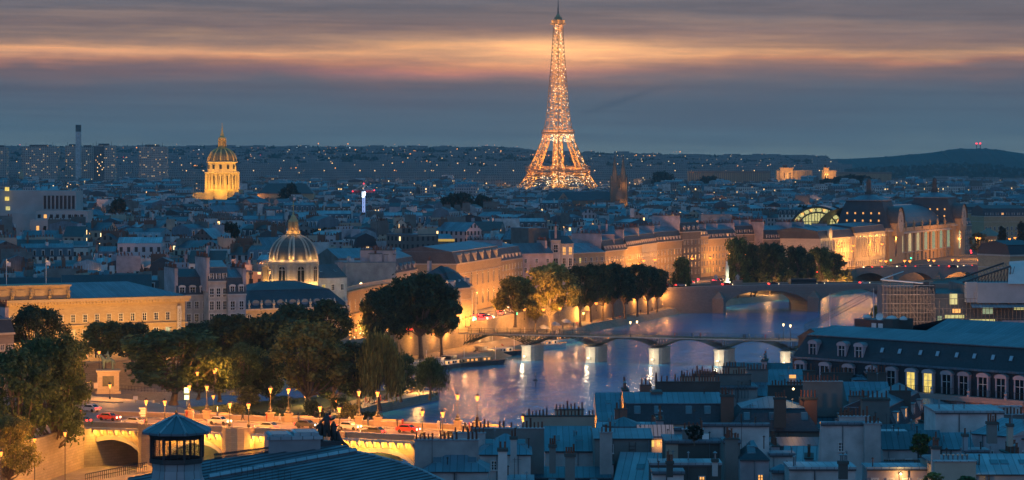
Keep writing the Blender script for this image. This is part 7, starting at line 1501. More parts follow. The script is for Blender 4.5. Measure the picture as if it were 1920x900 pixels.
# roof box with two glass lids
c0 = Vector(rp(560, 846)) - off
b = MB(); b.box(-2.2, 1.6, 0, 3.6, -.9, 1.1, 0); b.box(-2.1, -.5, .2, 3.2, 1.1, 1.2, 1); b.box(-.3, 1.5, .2, 3.2, 1.1, 1.32, 1); b.box(-1.9, -.7, .4, 3.0, 1.2, 1.22, 2); b.box(-.1, 1.3, .4, 3.0, 1.32, 1.34, 2); b.box(-2.35, 1.75, -.1, .0, .85, 1.1, 1)
b.build('roof_hatch', ['lead', 'zinc_light', 'glass_sky'], tr, tuple(c0), radians(10))
# statue group behind the hatch
sg = thing('statue_group', 'dark bronze group of three figures on the theatre roof ridge', 'statue', (X(613, 203), 203, Z(836, 203) + .35))
b = MB(); b.box(-.9, 1.1, -.3, .5, -2.2, .05, 0); b.build('base', ['lead_dark'], sg)
f1 = skin('figure', [(0, 0, .75), (0, 0, 1.15), (0, 0, 1.4), (0, 0, 1.5), (0, 0, 1.68), (.12, 0, .4), (.15, 0, 0), (-.12, 0, .4), (-.15, -.1, 0), (.28, 0, 1.2), (.55, -.1, 1.35), (-.28, 0, 1.2), (-.5, -.1, .95)], [(0, 1), (1, 2), (2, 3), (3, 4), (0, 5), (5, 6), (0, 7), (7, 8), (2, 9), (9, 10), (2, 11), (11, 12)], [.24, .22, .16, .08, .15, .16, .14, .16, .14, .09, .07, .09, .07], 'bronze')
place('figure', f1, sg, (0, 0, .3), 0, 1.1); place('figure', f1, sg, (-.5, .2, 0), .6, .95); place('figure', f1, sg, (.5, .1, 0), -.5, .92)
f2 = skin('figure', [(0, 0, .5), (.1, 0, .9), (.12, 0, 1.1), (.15, 0, 1.3), (-.35, 0, .2), (-.8, 0, 0), (.3, 0, .4), (.2, 0, 0), (.35, 0, .8), (.5, 0, .5)], [(0, 1), (1, 2), (2, 3), (0, 4), (4, 5), (0, 6), (6, 7), (2, 8), (8, 9)], [.2, .18, .08, .13, .16, .1, .14, .1, .08, .07], 'bronze')
place('figure', f2, sg, (.95, .1, -.35), pi, .9)
# belvedere
Db = 172.0; kb = Db / F; zb_ = lambda y: Z(y, Db); bv = thing('belvedere', 'octagonal zinc roofed belvedere with open arcade on the theatre roof', 'roof turret', (X(332, Db), Db, 0))
rr = lambda p: p * kb; a0 = pi / 8
b = MB(); b.lathe([(rr(67), zb_(812)), (rr(67), zb_(808)), (rr(62), zb_(805)), (rr(2.5), zb_(779))], 8, a0=a0); b.lathe([(rr(60), zb_(812)), (rr(67), zb_(812))], 8, a0=a0); b.build('roof', ['zinc'], bv)
for i in range(8):
    k = MB(); a = a0 + 2 * pi * i / 8; k.tube((rr(66) * cos(a), rr(66) * sin(a), zb_(807)), (rr(3) * cos(a), rr(3) * sin(a), zb_(778)), .07, 4); k.build('roof_rib', ['zinc_light'], bv)
    k = MB(); k.tube((rr(50) * cos(a), rr(50) * sin(a), zb_(860)), (rr(50) * cos(a), rr(50) * sin(a), zb_(813)), .09, 6); k.build('post', ['iron'], bv)
b = MB(); b.lathe([(rr(49), zb_(822)), (rr(52), zb_(817)), (rr(56), zb_(812.5))], 8, a0=a0, capt=False); b.lathe([(rr(50), zb_(858)), (rr(53), zb_(858)), (rr(53), zb_(866)), (rr(50), zb_(867))], 8, a0=a0, m=0); b.build('gallery_band', ['iron'], bv)
q = random.Random(3)
for i in range(8):     # wrought tracery panels in each opening
    k = MB(); a1, a2 = a0 + 2 * pi * i / 8, a0 + 2 * pi * (i + 1) / 8; A = Vector((rr(49) * cos(a1), rr(49) * sin(a1), 0)); B = Vector((rr(49) * cos(a2), rr(49) * sin(a2), 0)); zl, zh = zb_(857), zb_(822)
    for j in range(11):
        for m_ in range(9):
            c_ = A.lerp(B, (j + .5) / 11); z_ = zl + (zh - zl) * (m_ + .5) / 9
            if q.random() < .75: th = q.uniform(0, pi); dv = (B - A).normalized() * cos(th) * .09; k.tube((c_.x - dv.x, c_.y - dv.y, z_ - sin(th) * .08), (c_.x + dv.x, c_.y + dv.y, z_ + sin(th) * .08), .012, 3)
    for f in (.33, .67): c_ = A.lerp(B, f); k.tube((c_.x, c_.y, zl), (c_.x, c_.y, zh), .025, 4)
    k.build('tracery', ['iron'], bv)
b = MB(); b.lathe([(rr(46), zb_(935)), (rr(62), zb_(935)), (rr(58), zb_(915)), (rr(50), zb_(895)), (rr(47.5), zb_(880)), (rr(48), zb_(867))], 8, a0=a0); b.build('flared_base', ['zinc_light'], bv)
b = MB(); b.tube((0, 0, zb_(780)), (0, 0, zb_(680)), .018, 4); b.tube((0, 0, zb_(780)), (0, 0, zb_(775)), .08, 6); b.build('finial', ['iron'], bv)
# low iron railing and skylight strip left of the belvedere
b = MB(); A, B = Vector(rp(160, 905)), Vector(rp(275, 882))
for i in range(30): p = A.lerp(B, i / 29); b.tube(p, p + Vector((0, 0, .6)), .02, 3)
b.tube(A + Vector((0, 0, .6)), B + Vector((0, 0, .6)), .025, 4); b.tube(A + Vector((0, 0, .3)), B + Vector((0, 0, .3)), .02, 4); tag(b.build('roof_railing', ['iron']), 'thin iron railing on the roof edge left of the belvedere', 'railing')
# ================================================================== FOREGROUND : houses of the near bank
NB_ = 'zinc roofed houses on the near bank'
def fg(label, px0, px1, py, z, dep, roof='gable', rh=2.0, D2=None, name='townhouse', **k):
    D = DZ(py, z); D2 = D if D2 is None else D + D2; k.setdefault('wall', 'plaster_pale'); k.setdefault('rm', 'slate'); k.setdefault('rm2', 'zinc'); k.setdefault('band', False)
    t = bldg(name, label, P_(px0, D), P_(px1, D2), dep, z, 9, roof, rh, **k); w = (px1 - px0) / F * D; H = z - 9
    g = MB(); g.box(-.06, w + .06, -.2, -.06, H - .14, H + .02, 0); g.build('gutter', ['lead_dark'], t)
    for i in range(1 + int(w / 5)): x_ = R.uniform(.1, w - .1); g = MB(); g.tube((x_, -.1, 2), (x_, -.1, H - .1), .06, 5); g.build('drainpipe', [R.choice(['lead', 'lead_dark', 'zinc_light'])], t)
    for i in range(R.randint(1, 2 + int(w / 3))):
        x_, y_ = R.uniform(.2, w - .2), R.uniform(.3, min(dep, 5)); h = R.uniform(.5, 1.1); g = MB(); zb = H + (rh * min(1, y_ / (dep / 2)) if roof in ('gable', 'mansard') else rh * y_ / dep if roof == 'shed' else .2); g.tube((x_, y_, zb - .4), (x_, y_, zb + h), R.uniform(.04, .09), 6); g.lathe([(.15, zb + h), (.13, zb + h + .08), (.01, zb + h + .18)], 6, x_, y_); g.build('vent_pipe', [R.choice(['zinc_light', 'lead', 'iron', 'clay_old'])], t)
    if R.random() < .55:
        x_, y_ = R.uniform(.3, w - .3), dep * R.uniform(.3, .6); g = MB(); zb = H + (rh if roof != 'flat' else .2); g.tube((x_, y_, zb - 1), (x_, y_, zb + 2.2), .025, 4)
        for j in range(4): g.tube((x_ - .1 + j * .22, y_ - .35, zb + 2.0), (x_ - .1 + j * .22, y_ + .35, zb + 2.0), .014, 3)
        g.tube((x_ - .2, y_, zb + 2.0), (x_ + .7, y_, zb + 2.0), .016, 3); g.build('antenna', ['iron'], t)
    if not k.get('cols') and w > 3:
        for i in range(R.randint(0, 3)):
            x_ = R.uniform(.6, w - .6); place('window', window_mesh(.6, .9, 'bare', 'lit_warm' if R.random() < .33 else None), t, (x_, -.002, H - R.uniform(1.6, 3.2)))
    return t
def pw(t, px0, px1, py, D, h=2.5, th=.7, mat='plaster_pale', cap='zinc_light', step=.42, pots=True, down=4):
    """party wall across the view carrying a row of chimney pots, part of house t (t unrotated)"""
    w = (px1 - px0) / F * D; z = Z(py, D); b = MB(); b.box(0, w, 0, th, -h - down, 0, 0); b.box(-.08, w + .08, -.1, th + .1, 0, .12, 1)
    x0_ = X(px0, D); lx, ly, lz = x0_ - t.location.x, D - t.location.y, z - t.location.z
    c_, s_ = cos(-t.rotation_euler.z), sin(-t.rotation_euler.z); o = b.build('chimney_wall', [mat, cap], t, (lx * c_ - ly * s_, lx * s_ + ly * c_, lz), -t.rotation_euler.z)
    if pots:
        n = max(1, int(w / step))
        for i in range(n):
            if R.random() < .16: continue
            place('chimney_pot', pot_mesh(R.choice([0, 0, 1, 0])), o, ((i + .5) * w / n, th / 2, .12), 0, R.uniform(.62, .95))
    return o
def stackpx(t, px0, px1, py0, py1, D, mat='plaster_beige', pots=3, th=.9, potk=None, ps=.75):
    w = (px1 - px0) / F * D; z1, z0_ = Z(py0, D), Z(py1, D); b = MB(); b.box(0, w, 0, th, z0_ - z1 - 1, 0, 0); b.box(-.1, w + .1, -.1, th + .1, -.25, .06, 1)
    lx, ly, lz = X(px0, D) - t.location.x, D - t.location.y, z1 - t.location.z; c_, s_ = cos(-t.rotation_euler.z), sin(-t.rotation_euler.z); o = b.build('chimney_stack', [mat, 'render_dark'], t, (lx * c_ - ly * s_, lx * s_ + ly * c_, lz), -t.rotation_euler.z)
    for i in range(pots): place('chimney_pot', pot_mesh(R.choice([0, 1]) if potk is None else potk), o, ((i + .5) * w / pots, th / 2, .06), 0, ps)
    return o
t = fg('pale house with a long pot topped chimney wall, directly right of the theatre roof', 793, 915, 884, 28.2, 7, 'gable', 1.6, hip=.8, wall='plaster_pale', sky=2); pw(t, 777, 897, 826, 284, 2.2)
t = fg('slate and zinc roofed house with two skylights behind the white ladder chimney', 900, 995, 852, 28.8, 8, 'gable', 1.9, hip=.7, sky=2, wall='plaster_white'); pw(t, 850, 910, 813, 300, 2, mat='plaster_pale'); pw(t, 883, 1020, 804, 302, 2.4, mat='render_grey'); stackpx(t, 957, 969, 820, 850, 289, 'plaster_pale', 2)
t = fg('white gabled dormer house with a ladder chimney left of the grey blank wall', 948, 1000, 905, 28.0, 5, 'flat', 1, wall='plaster_white'); stackpx(t, 934, 951, 842, 905, 264, 'plaster_white', 2)
t = fg('house with the highest beige chimney wall at the river side, two tiers of pots', 985, 1112, 806, 27.8, 9, 'shed', .6, wall='render_grey'); pw(t, 982, 1115, 781, 326, 2.2, mat='plaster_beige', cap='render_dark'); pw(t, 1040, 1095, 769, 328, 1.0, mat='plaster_beige', cap='render_dark')
t = fg('zinc shed roofed house between the beige chimney wall and the grey blank wall', 1022, 1112, 846, 27.0, 8, 'shed', 2.2, wall='plaster_pale', sky=2, cols=4, rows=(14.6,), wsz=(.6, .9)); stackpx(t, 1030, 1042, 835, 870, 281, 'render_grey', 3); stackpx(t, 1060, 1078, 852, 890, 270, 'render_grey', 4)
t = fg('large dark grey blank wall with ladder rungs in the front centre', 1115, 1222, 822, 29.2, 12, 'gable', .6, wall='render_grey', name='townhouse')
b = MB()
for i in range(26): b.box(-.35, .35, -.12, -.04, i * .42, i * .42 + .05)
b.box(-.37, -.33, -.1, -.02, 0, 11, 0); b.box(.33, .37, -.1, -.02, 0, 11, 0); b.build('ladder', ['iron'], t, (75 / F * 287, 0, 8.8)); pw(t, 1125, 1148, 812, 291, .5, pots=True)
t = fg('low house with a conical zinc turret roof behind the grey blank wall', 1138, 1203, 803, 28.2, 4.2, 'cone', 1.2, wall='plaster_white', cols=3, rows=(17.2,), wsz=(.5, .8), lit=.9)
# glazed lean-to, lit from inside
t = fg('glass roofed studio glowing warm orange beside the conical turret', 1195, 1265, 822, 27.6, 4, 'flat', .1, wall='plaster_pale', name='glass_studio'); D = DZ(822, 27.6)
w = 70 / F * D; b = MB(); b.face([(0, -.3, 18.6), (w, -.3, 18.6), (w, 2.6, 20.0), (0, 2.6, 20.0)], 0)
for i in range(10): b.tube((i * w / 9, -.32, 18.63), (i * w / 9, 2.6, 20.05), .035, 4, 1)
b.build('glass_roof', ['glass_pink', 'iron'], t)
for i in range(6): k = MB(); k.box(-.2, .2, -.03, 0, 0, .75); k.build('window', ['lit_warm' if i != 2 else 'lit_yellow'], t, (.4 + i * w / 6.4, -.02, 17.6))
for px_ in (1236, 1259): k = MB(); k.lathe([(.001, 0), (.13, .13), (.001, .26)], 6); k.build('wall_light', ['lamp_orange'], t, ((px_ - 1195) / F * D, -.35, 17.9)); plight(t, ((px_ - 1195) / F * D, -.7, 18), 26, (1, .5, .18), .1)
# long mansards in the middle
t = fg('long slate mansard with zinc top and three skylights near the river', 1170, 1355, 794, 25.6, 11, 'mansard', 3.8, wall='plaster_beige', sky=4, rm2='zinc', stkmat='plaster_beige'); stackpx(t, 1222, 1241, 735, 772, 366, 'plaster_beige', 0, 3.5); stackpx(t, 1352, 1376, 741, 792, 360, 'brick_red', 4); pw(t, 1153, 1176, 768, 360, 1, mat='brick_red', cap='render_dark')
t = fg('slate mansard with two hooded windows and a wooden balcony, right of the brick stack', 1368, 1536, 808, 25.0, 11, 'mansard', 4.2, wall='stone_dark', sky=3, hip=1, ins=1.8, cols=4, rows=(11.6,), wsz=(.9, 1.9), wk='hood', lit=0, sidewin=2); stackpx(t, 1452, 1474, 746, 788, 356, 'brick_red', 4); stackpx(t, 1500, 1532, 746, 782, 362, 'brick_red', 5, 1.2)
D = DZ(808, 25.0); b = MB(); b.box(0, 4.2, -1.3, -.05, -.1, .1, 0); b.box(0, 4.2, -1.35, -1.25, .1, 1.1, 0); b.build('balcony', ['wood'], t, ((1488 - 1368) / F * D, 0, 11.0))
k = MB(); k.lathe([(.001, 0), (.18, .18), (.001, .36)], 6); k.build('roof_lamp', ['lamp_white'], t, ((1492 - 1368) / F * D, 3.0, 21.2)); plight(t, ((1492 - 1368) / F * D, 2.6, 21.5), 120, (1, .6, .25), .1)
t = fg('row of party walls crowded with pots, nearest the river bend', 1200, 1260, 768, 25.8, 8, 'shed', .8, wall='render_grey'); pw(t, 1200, 1222, 723, 372, 1.6, mat='brick_red', cap='render_dark'); pw(t, 1228, 1350, 717, 374, 2.4, mat='render_dark', cap='render_dark', step=.38)
t = fg('pale roofed house with a satellite dish behind the party walls', 1262, 1352, 745, 27.2, 8, 'shed', 1.2, wall='render_grey', sky=1); pw(t, 1276, 1342, 707, 386, 1.2, mat='plaster_beige', cap='render_dark', step=.38)
dd = MB(); dd.lathe([(.05, 0), (.42, .08), (.5, .22)], 12, capt=False); o = dd.build('satellite_dish', ['white_paint'], t, ((1283 - 1262) / F * 381, -.6, 19.3)); o.rotation_euler = (radians(70), 0, .5)
t = fg('tallest chimney walled house in the back row, third from the water', 1350, 1420, 728, 28.0, 8, 'flat', 1, wall='plaster_pale'); pw(t, 1305, 1408, 703, 392, 1.6, mat='render_grey', cap='render_dark', step=.38); pw(t, 1355, 1398, 689, 394, 1, mat='plaster_beige', cap='render_dark')
for i in range(5): k = MB(); k.tube((0, 0, 0), (0, 0, 1.8 + .1 * i), .07, 6); k.build('flue_pipe', ['zinc_light'], t, ((1378 + i * 6 - 1350) / F * 386, -1.0, 17.6))
t = fg('bright zinc roof with a glowing roof window in the back row', 1418, 1512, 716, 28.0, 8, 'gable', 1.6, wall='plaster_white', sky=3); pw(t, 1400, 1440, 694, 400, .8, mat='render_grey', cap='render_dark'); k = MB(); k.box(-.5, .5, -.1, 0, 0, .5); k.build('roof_window', ['lit_warm'], t, ((1487 - 1418) / F * 402, .8, 19.5))
t = fg('low zinc house with two lit openings below the bright zinc roof', 1375, 1500, 742, 26.4, 9, 'gable', 2.0, wall='plaster_pale', hip=.5, sky=3); pw(t, 1440, 1510, 724, 384, 1, mat='render_dark', cap='render_dark')
t = fg('back row house with red brick stack before the big mansard block', 1510, 1600, 712, 27.6, 9, 'gable', 1.8, wall='plaster_pale', sky=2); pw(t, 1506, 1530, 696, 398, 1.4, mat='render_dark', cap='render_dark'); pw(t, 1540, 1600, 700, 402, 1, mat='render_dark', cap='render_dark')
t = fg('white house with a hipped zinc cap, right of the lit roof lamp', 1518, 1572, 742, 27.0, 6, 'gable', 1.2, hip=.9, wall='plaster_white', cols=2, rows=(13.4, 15.8), wsz=(.6, 1.3), lit=0); pw(t, 1506, 1580, 716, 368, .8, mat='render_grey', cap='zinc_light', pots=True)
t = fg('narrow white roof cabin left of the dark green blank wall', 1600, 1626, 712, 28.5, 4, 'gable', .6, hip=.9, wall='plaster_white')
t = fg('dark green blank chimney block with pots before the arched dormers', 1627, 1662, 702, 29.3, 4, 'flat', .2, wall='render_dark'); pw(t, 1627, 1662, 700, 392, .5, mat='render_dark', cap='render_dark')
t = fg('stepped zinc roofs and dark chimney block in line with the lit arched windows', 1590, 1670, 752, 27.2, 9, 'gable', 2.4, wall='render_grey', sky=3); pw(t, 1592, 1632, 744, 368, 1.0, mat='render_grey', cap='render_dark'); pw(t, 1668, 1708, 734, 372, 2.0, mat='render_dark', cap='render_dark'); stackpx(t, 1617, 1668, 748, 790, 350, 'render_grey', 6, 2)
t = fg('mansard row with five little dormers seen from the side, right of the grey chimney block', 1678, 1737, 806, 25.0, 8, 'mansard', 4.2, D2=26, wall='stone_pale', dorm=4, dst='flat', cols=5, rows=(13.2,), wsz=(.8, 1.8), lit=.3)
# right middle: walls with white copings
t = fg('pale wall with white coping and a shorter block on top, right of the dormer row', 1754, 1882, 774, 30.0, 9, 'flat', .3, wall='plaster_white', rm2='zinc_light'); pw(t, 1790, 1915, 763, 342, 1, mat='plaster_pale', pots=False); pw(t, 1880, 1925, 778, 334, 3, mat='render_grey')
t = fg('pinkish gabled house at the right edge with pots and a dark zinc roof', 1822, 1896, 812, 28.6, 13, 'gable', 1.4, D2=-4, wall='plaster_lilac', sky=1); stackpx(t, 1852, 1870, 792, 815, 300, 'render_grey', 4); stackpx(t, 1890, 1900, 796, 820, 290, 'plaster_beige', 1)
t = fg('pinkish house side with three tall windows at the right edge', 1896, 1935, 822, 28.2, 10, 'gable', 1.2, wall='plaster_lilac', cols=3, rows=(12.6, 16.0), wsz=(.6, 1.6), lit=0)
t = fg('dark seamed zinc roof below the white coping wall', 1766, 1824, 842, 27.6, 7, 'gable', 1.6, wall='plaster_pale'); stackpx(t, 1806, 1815, 815, 828, 298, 'zinc_light', 1)
t = fg('low pink rooftop cabin left of the pinkish gabled house', 1810, 1855, 848, 28.0, 3, 'flat', .2, wall='plaster_lilac'); stackpx(t, 1748, 1763, 838, 872, 277, 'plaster_pale', 2)
t = fg('broad bluish zinc roof with white skylight frames in the bottom right corner', 1828, 1935, 889, 27.8, 9, 'gable', 1.7, wall='plaster_pale', sky=4, rm2='zinc_light'); 
t = fg('house gable lit yellow by a wall lamp, with capped pots, bottom right', 1742, 1830, 868, 29.0, 6, 'flat', .3, wall='plaster_beige'); pw(t, 1752, 1830, 866, 263, .4, mat='plaster_beige', step=.5, pots=False); D = DZ(868, 29.0)
for i in range(8): place('chimney_pot', pot_mesh(2), t, (.6 + i * .5, .4, 20.3), 0, .7)
k = MB(); k.box(-.32, .32, -.2, .1, -.25, .35); k.build('wall_lamp', ['lamp_white'], t, ((1783 - 1742) / F * D, -.35, 18.55)); plight(t, ((1783 - 1742) / F * D, -1.1, 18.9), 130, (1, .68, .22), .2)
tree('shrub', 'lit green shrub beside the wall lamp, bottom right', X(1750, 256), 256, Z(905, 256) - .4, 1.4, 1.8, mat='leaf_yellow', n=2500, trunk=.08, size=.7, cat='shrub'); tree('shrub', 'lit green shrub right of the wall lamp, bottom right', X(1812, 256), 256, Z(908, 256) - .4, 1.2, 2.4, mat='leaf_mid', n=2500, trunk=.08, size=.7, cat='shrub')
# centre right blank walls
t = fg('pale blue blank gable wall with a sloping right edge, centre of the near roofs', 1318, 1442, 798, 31.2, .8, 'flat', .15, wall='plaster_white'); pw(t, 1280, 1320, 806, 298, 1, mat='render_grey'); 
t = fg('dark green grey wall with an air conditioner and beige corner', 1248, 1364, 830, 29.6, 7, 'flat', .2, wall='render_dark'); k = MB(); k.box(-.38, .38, -.3, 0, 0, .6, 0); k.lathe([(.24, 0), (.24, .02)], 12, 0, 0, 1); k.build('air_conditioner', ['white_paint', 'iron'], t, ((1326 - 1248) / F * 289, 1.0, 20.9)); k = MB(); k.box(0, 24 / F * 289, -.05, 0, 14, 20.4); k.build('beige_corner', ['plaster_beige'], t); pw(t, 1360, 1384, 824, 284, 2.5, mat='render_grey', cap='render_dark')
t = fg('grey brown tall chimney block with six pots, front centre right', 1357, 1388, 830, 30.2, 4, 'flat', .2, wall='render_grey'); pw(t, 1358, 1387, 826, 291, .3, mat='render_grey', cap='render_dark', step=.3)
t = fg('pale gable end under a steep dark slate slope, bottom centre right', 1388, 1442, 862, 28.6, 6, 'mansard', 1.8, wall='plaster_lilac', hip=1, ins=1.2, sky=1)
t = fg('long low grey wall with a zinc coping across the bottom centre', 1220, 1352, 872, 29.0, 4, 'flat', .2, wall='render_dark', rm2='zinc_light'); stackpx(t, 1336, 1346, 862, 874, 262, 'plaster_pale', 1, .6, 2); stackpx(t, 1250, 1262, 866, 876, 262, 'render_dark', 3, .5)
t = fg('white framed rooftop terrace in the bottom centre', 1224, 1282, 888, 28.8, 3, 'flat', .15, wall='plaster_white')
t = fg('slim pale wall left of the grey chimney block, behind the terrace plants', 1265, 1318, 806, 30.3, .8, 'flat', .15, wall='plaster_pale'); tree('potted_tree', 'leafy potted tree on the terrace before the pale wall', X(1302, 290), 290, Z(835, 290), 2.2, 1.8, mat='leaf_blue', n=2500, trunk=.2, size=.6, cat='potted plant')
t = fg('low pale wall between the gable and the balcony', 1444, 1490, 854, 28.0, 3, 'flat', .2, wall='plaster_white'); t['label'] = 'low pale wall between the sloping gable and the wooden balcony'
t = fg('conical zinc turret at the bottom, left of the tall pale wall', 1448, 1484, 886, 27.6, 2, 'cone', .8, wall='plaster_pale')
t = fg('tall pale blue blank wall with two weathered corners and pots, largest on the right', 1540, 1622, 796, 31.6, 1.2, 'flat', .15, wall='plaster_white'); pw(t, 1574, 1630, 782, 301, 1.6, mat='plaster_pale'); 
k = MB(); D = DZ(796, 31.6); k.face([(0, .02, 22.6), (0, .02, 12), (-.9, .02, 12)][::1]); k.face([(0, 1.0, 22.6), (-.9, 1.0, 12), (0, 1.0, 12)]); k.face([(0, .02, 22.6), (-.9, .02, 12), (-.9, 1.0, 12), (0, 1.0, 22.6)]); k.build('wall_slope', ['plaster_white'], t)
t = fg('pale blank wall joined right of the tall blue one, with five capped pots', 1622, 1652, 797, 31.4, 2.2, 'flat', .15, wall='plaster_lilac'); pw(t, 1621, 1651, 795, 296, .3, mat='plaster_pale', step=.36)
t = fg('wide low pale block with a parapet at the bottom, before the tall blue wall', 1480, 1604, 880, 28.6, 5, 'flat', .25, wall='plaster_pale', rm2='zinc_light'); stackpx(t, 1573, 1590, 866, 880, 262, 'render_dark', 2, .6, 2)
t = fg('small terrace house with a wooden fence and a dark sloping roof', 1655, 1720, 842, 28.0, 5, 'gable', 1.8, wall='plaster_pale', rm2='zinc_dark', cols=2, rows=(16.8,), wsz=(.5, .9)); k = MB()
for i in range(28): k.box(i * .18, i * .18 + .14, -1.0, -.95, 0, 1.0)
k.build('wooden_fence', ['wood'], t, (0, 0, 16.9))
t = fg('pale zinc topped block left of the terrace bush', 1660, 1708, 818, 28.6, 6, 'flat', .3, wall='plaster_white', rm2='zinc_light')
tree('bush', 'round dark bush on the roof terrace between the pale blocks', X(1726, 285), 285, Z(858, 285), 2.6, 2.3, mat='leaf_mid', n=4500, trunk=.1, size=.6, cat='bush')
t = fg('dark shed roof with a brick stack behind the terrace bush', 1712, 1765, 836, 28.0, 5, 'gable', 1.6, wall='render_dark', rm2='zinc_dark'); stackpx(t, 1752, 1760, 822, 840, 290, 'brick_red', 1)
t = fg('white stepped houses with a warm outdoor lamp, bottom right centre', 1626, 1742, 880, 28.2, 4, 'flat', .3, wall='plaster_lilac', rm2='zinc_light', cols=4, rows=(17.2,), wsz=(.55, .9), lit=.3); D = DZ(880, 28.2)
k = MB(); k.lathe([(.001, 0), (.16, .16), (.001, .32)], 6); k.build('wall_lamp', ['lamp_white'], t, ((1688 - 1626) / F * D, -.4, 18.6)); plight(t, ((1688 - 1626) / F * D, -.8, 18.7), 60, (1, .62, .28), .1)
# back fill so no gap shows street level between the hand placed houses
FB = 'fill houses of the near bank'
rf = random.Random(21); k_2 = 0
for d in (300, 322, 344, 366, 388, 410, 432, 455):
    px_ = 1000 if d < 330 else 1120 if d < 390 else 1360
    while px_ < 1900:
        w = rf.uniform(8, 13); x0 = X(px_, d)
        if x0 < interp(RE, d) + 12: px_ += w * F / d; continue
        ze = min(60 - (min(845, 318 + 33.5 * F / d + 0) - 318) / F * d, 24.6) - rf.uniform(0, 2); k_2 += 1
        if d > 395 and px_ > 1460: break
        sh = rf.choice(['zinc', 'zinc_light', 'zinc_dark'])
        col_ = rf.choice(['plaster_pale', 'render_grey', 'plaster_white', 'plaster_lilac'])
        bldg('townhouse', f'{dict(plaster_pale="pale", render_grey="grey", plaster_white="white", plaster_lilac="mauve")[col_]} near house with {dict(zinc="blue", zinc_light="light", zinc_dark="dark")[sh]} zinc roof mostly hidden between taller ones', (x0, d), (x0 + w, d + rf.uniform(-2, 2)), rf.uniform(8, 12), ze, 9, rf.choice(['gable', 'mansard', 'gable']), rf.uniform(1.6, 3.2), wall=col_, rm='slate', rm2=sh, group=FB, band=False, stacks=[(rf.choice([0.02, .5, .98]), .5, rf.uniform(3, 7), .4)], sky=rf.choice([0, 1, 2]), pots=True)
        px_ += (w + .3) * F / d
# ================================================================== the great mansard block
d0, d1 = 402.0, 382.0; p0, p1 = P_(1482, 414), P_(1935, 380)
w = hypot(p1[0] - p0[0], p1[1] - p0[1]); an = atan2(p1[1] - p0[1], p1[0] - p0[0]); gm = thing('grand_mansard_building', 'grand building with a long row of arched dormers, two lit yellow', 'building', (p0[0], p0[1], 9), an)
b = MB(); b.box(0, w, 0, 26, 0, 18, 0); b.box(-.3, w, -.7, 0, 17.2, 18.0, 1); b.box(-.2, w, -.3, 0, 13.4, 13.8, 1); b.build('wall', ['stone_rose', 'stone_rose'], gm)
b = MB(); b.box(0, w, .5, 25.5, 18, 21.7, 0); b.box(-.1, w, .2, 25.7, 21.7, 22.0, 1); P0_ = [(0, .6), (w, .6), (w, 25.4), (0, 25.4)]; P1_ = [(1.6, 2.2), (w, 2.2), (w, 23.8), (1.6, 23.8)]; b.loft(P0_, 22.0, P1_, 25.3, 0); b.box(1.5, w, 2.0, 24, 25.25, 25.4, 1)
b.face([(1.6, 2.1, 25.4), (w, 2.1, 25.4), (w, 8, 26.6), (1.6, 8, 26.6)], 1); b.face([(1.6, 8, 26.6), (w, 8, 26.6), (w, 8.2, 26.2), (1.6, 8.2, 26.2)], 1); b.face([(18, 9, 25.8), (w, 9, 25.8), (w, 16, 28.0), (18, 16, 28.0)], 1); b.face([(w, 24, 25.4), (1.6, 24, 25.4), (18, 16, 28.0), (w, 16, 28.0)], 1); b.build('roof', ['slate', 'zinc'], gm)
def gx(px): k = (px - 960) / F; return (k * p0[1] - p0[0]) / (cos(an) - k * sin(an))
dmL, dmD = dormer_mesh(1.5, 2.8, 1.2, 'lit_yellow', 'arch', 'trim_rose', 'lead'), dormer_mesh(1.5, 2.8, 1.2, None, 'arch', 'trim_rose', 'lead')
for px_ in (1500, 1546, 1590, 1634, 1671, 1708, 1740, 1775, 1807, 1843, 1877, 1912): place('dormer', dmL if px_ in (1708, 1740) else dmD, gm, (gx(px_), -.1, 18.1))
dm3 = dormer_mesh(1.2, 1.6, 1.4, None, 'arch', 'trim_rose', 'lead')
for px_ in (1518, 1572, 1604): place('dormer', dm3, gm, (gx(px_), .7, 22.5))
for px_ in (1643, 1676, 1715, 1747, 1783, 1816, 1851, 1885): sb = MB(); sb.box(-.32, .32, -.06, .02, 0, .8, 0); sb.box(-.26, .26, -.09, -.061, .06, .74, 1); o = sb.build('skylight', ['zinc_light', 'glass_bright'], gm, (gx(px_), 1.2, 23.4)); o.rotation_euler = (-radians(26), 0, 0)
b = MB(); b.box(0, w, -.6, -.55, 19.0, 19.05, 0)
i = 0
while i * .35 < w: b.box(i * .35, i * .35 + .03, -.6, -.56, 18.05, 19, 0); i += 1
b.build('balcony_railing', ['iron'], gm)
wl_ = window_mesh(1.25, 2.6, 'plain', 'lit_yellow', False, 'trim_rose'); wd_ = window_mesh(1.25, 2.6, 'plain', None, False, 'trim_rose'); ww_ = window_mesh(1.25, 2.6, 'plain', 'lit_warm', False, 'trim_rose')
for j, px_ in enumerate((1734, 1770, 1803, 1838, 1872, 1909)): place('window', [wl_, wl_, wd_, ww_, wl_, wl_][j], gm, (gx(px_), -.01, 14.2)); place('window', wd_, gm, (gx(px_), -.01, 10.2))
for j, px_ in enumerate((1752, 1820, 1890)): k = MB(); k.lathe([(.25, 0), (.3, .2), (.16, .5), (.28, .8), (.1, 1.1)], 8); k.build('stone_ball', ['trim_rose'], gm, (gx(px_), -.5, 18.0))
plight(gm, (gx(1800), -7, 4), 900, (1, .45, .2), .5); plight(gm, (gx(1880), -7, 4), 900, (1, .45, .2), .5); plight(gm, (gx(1740), -6, 6), 500, (1, .45, .2), .5)
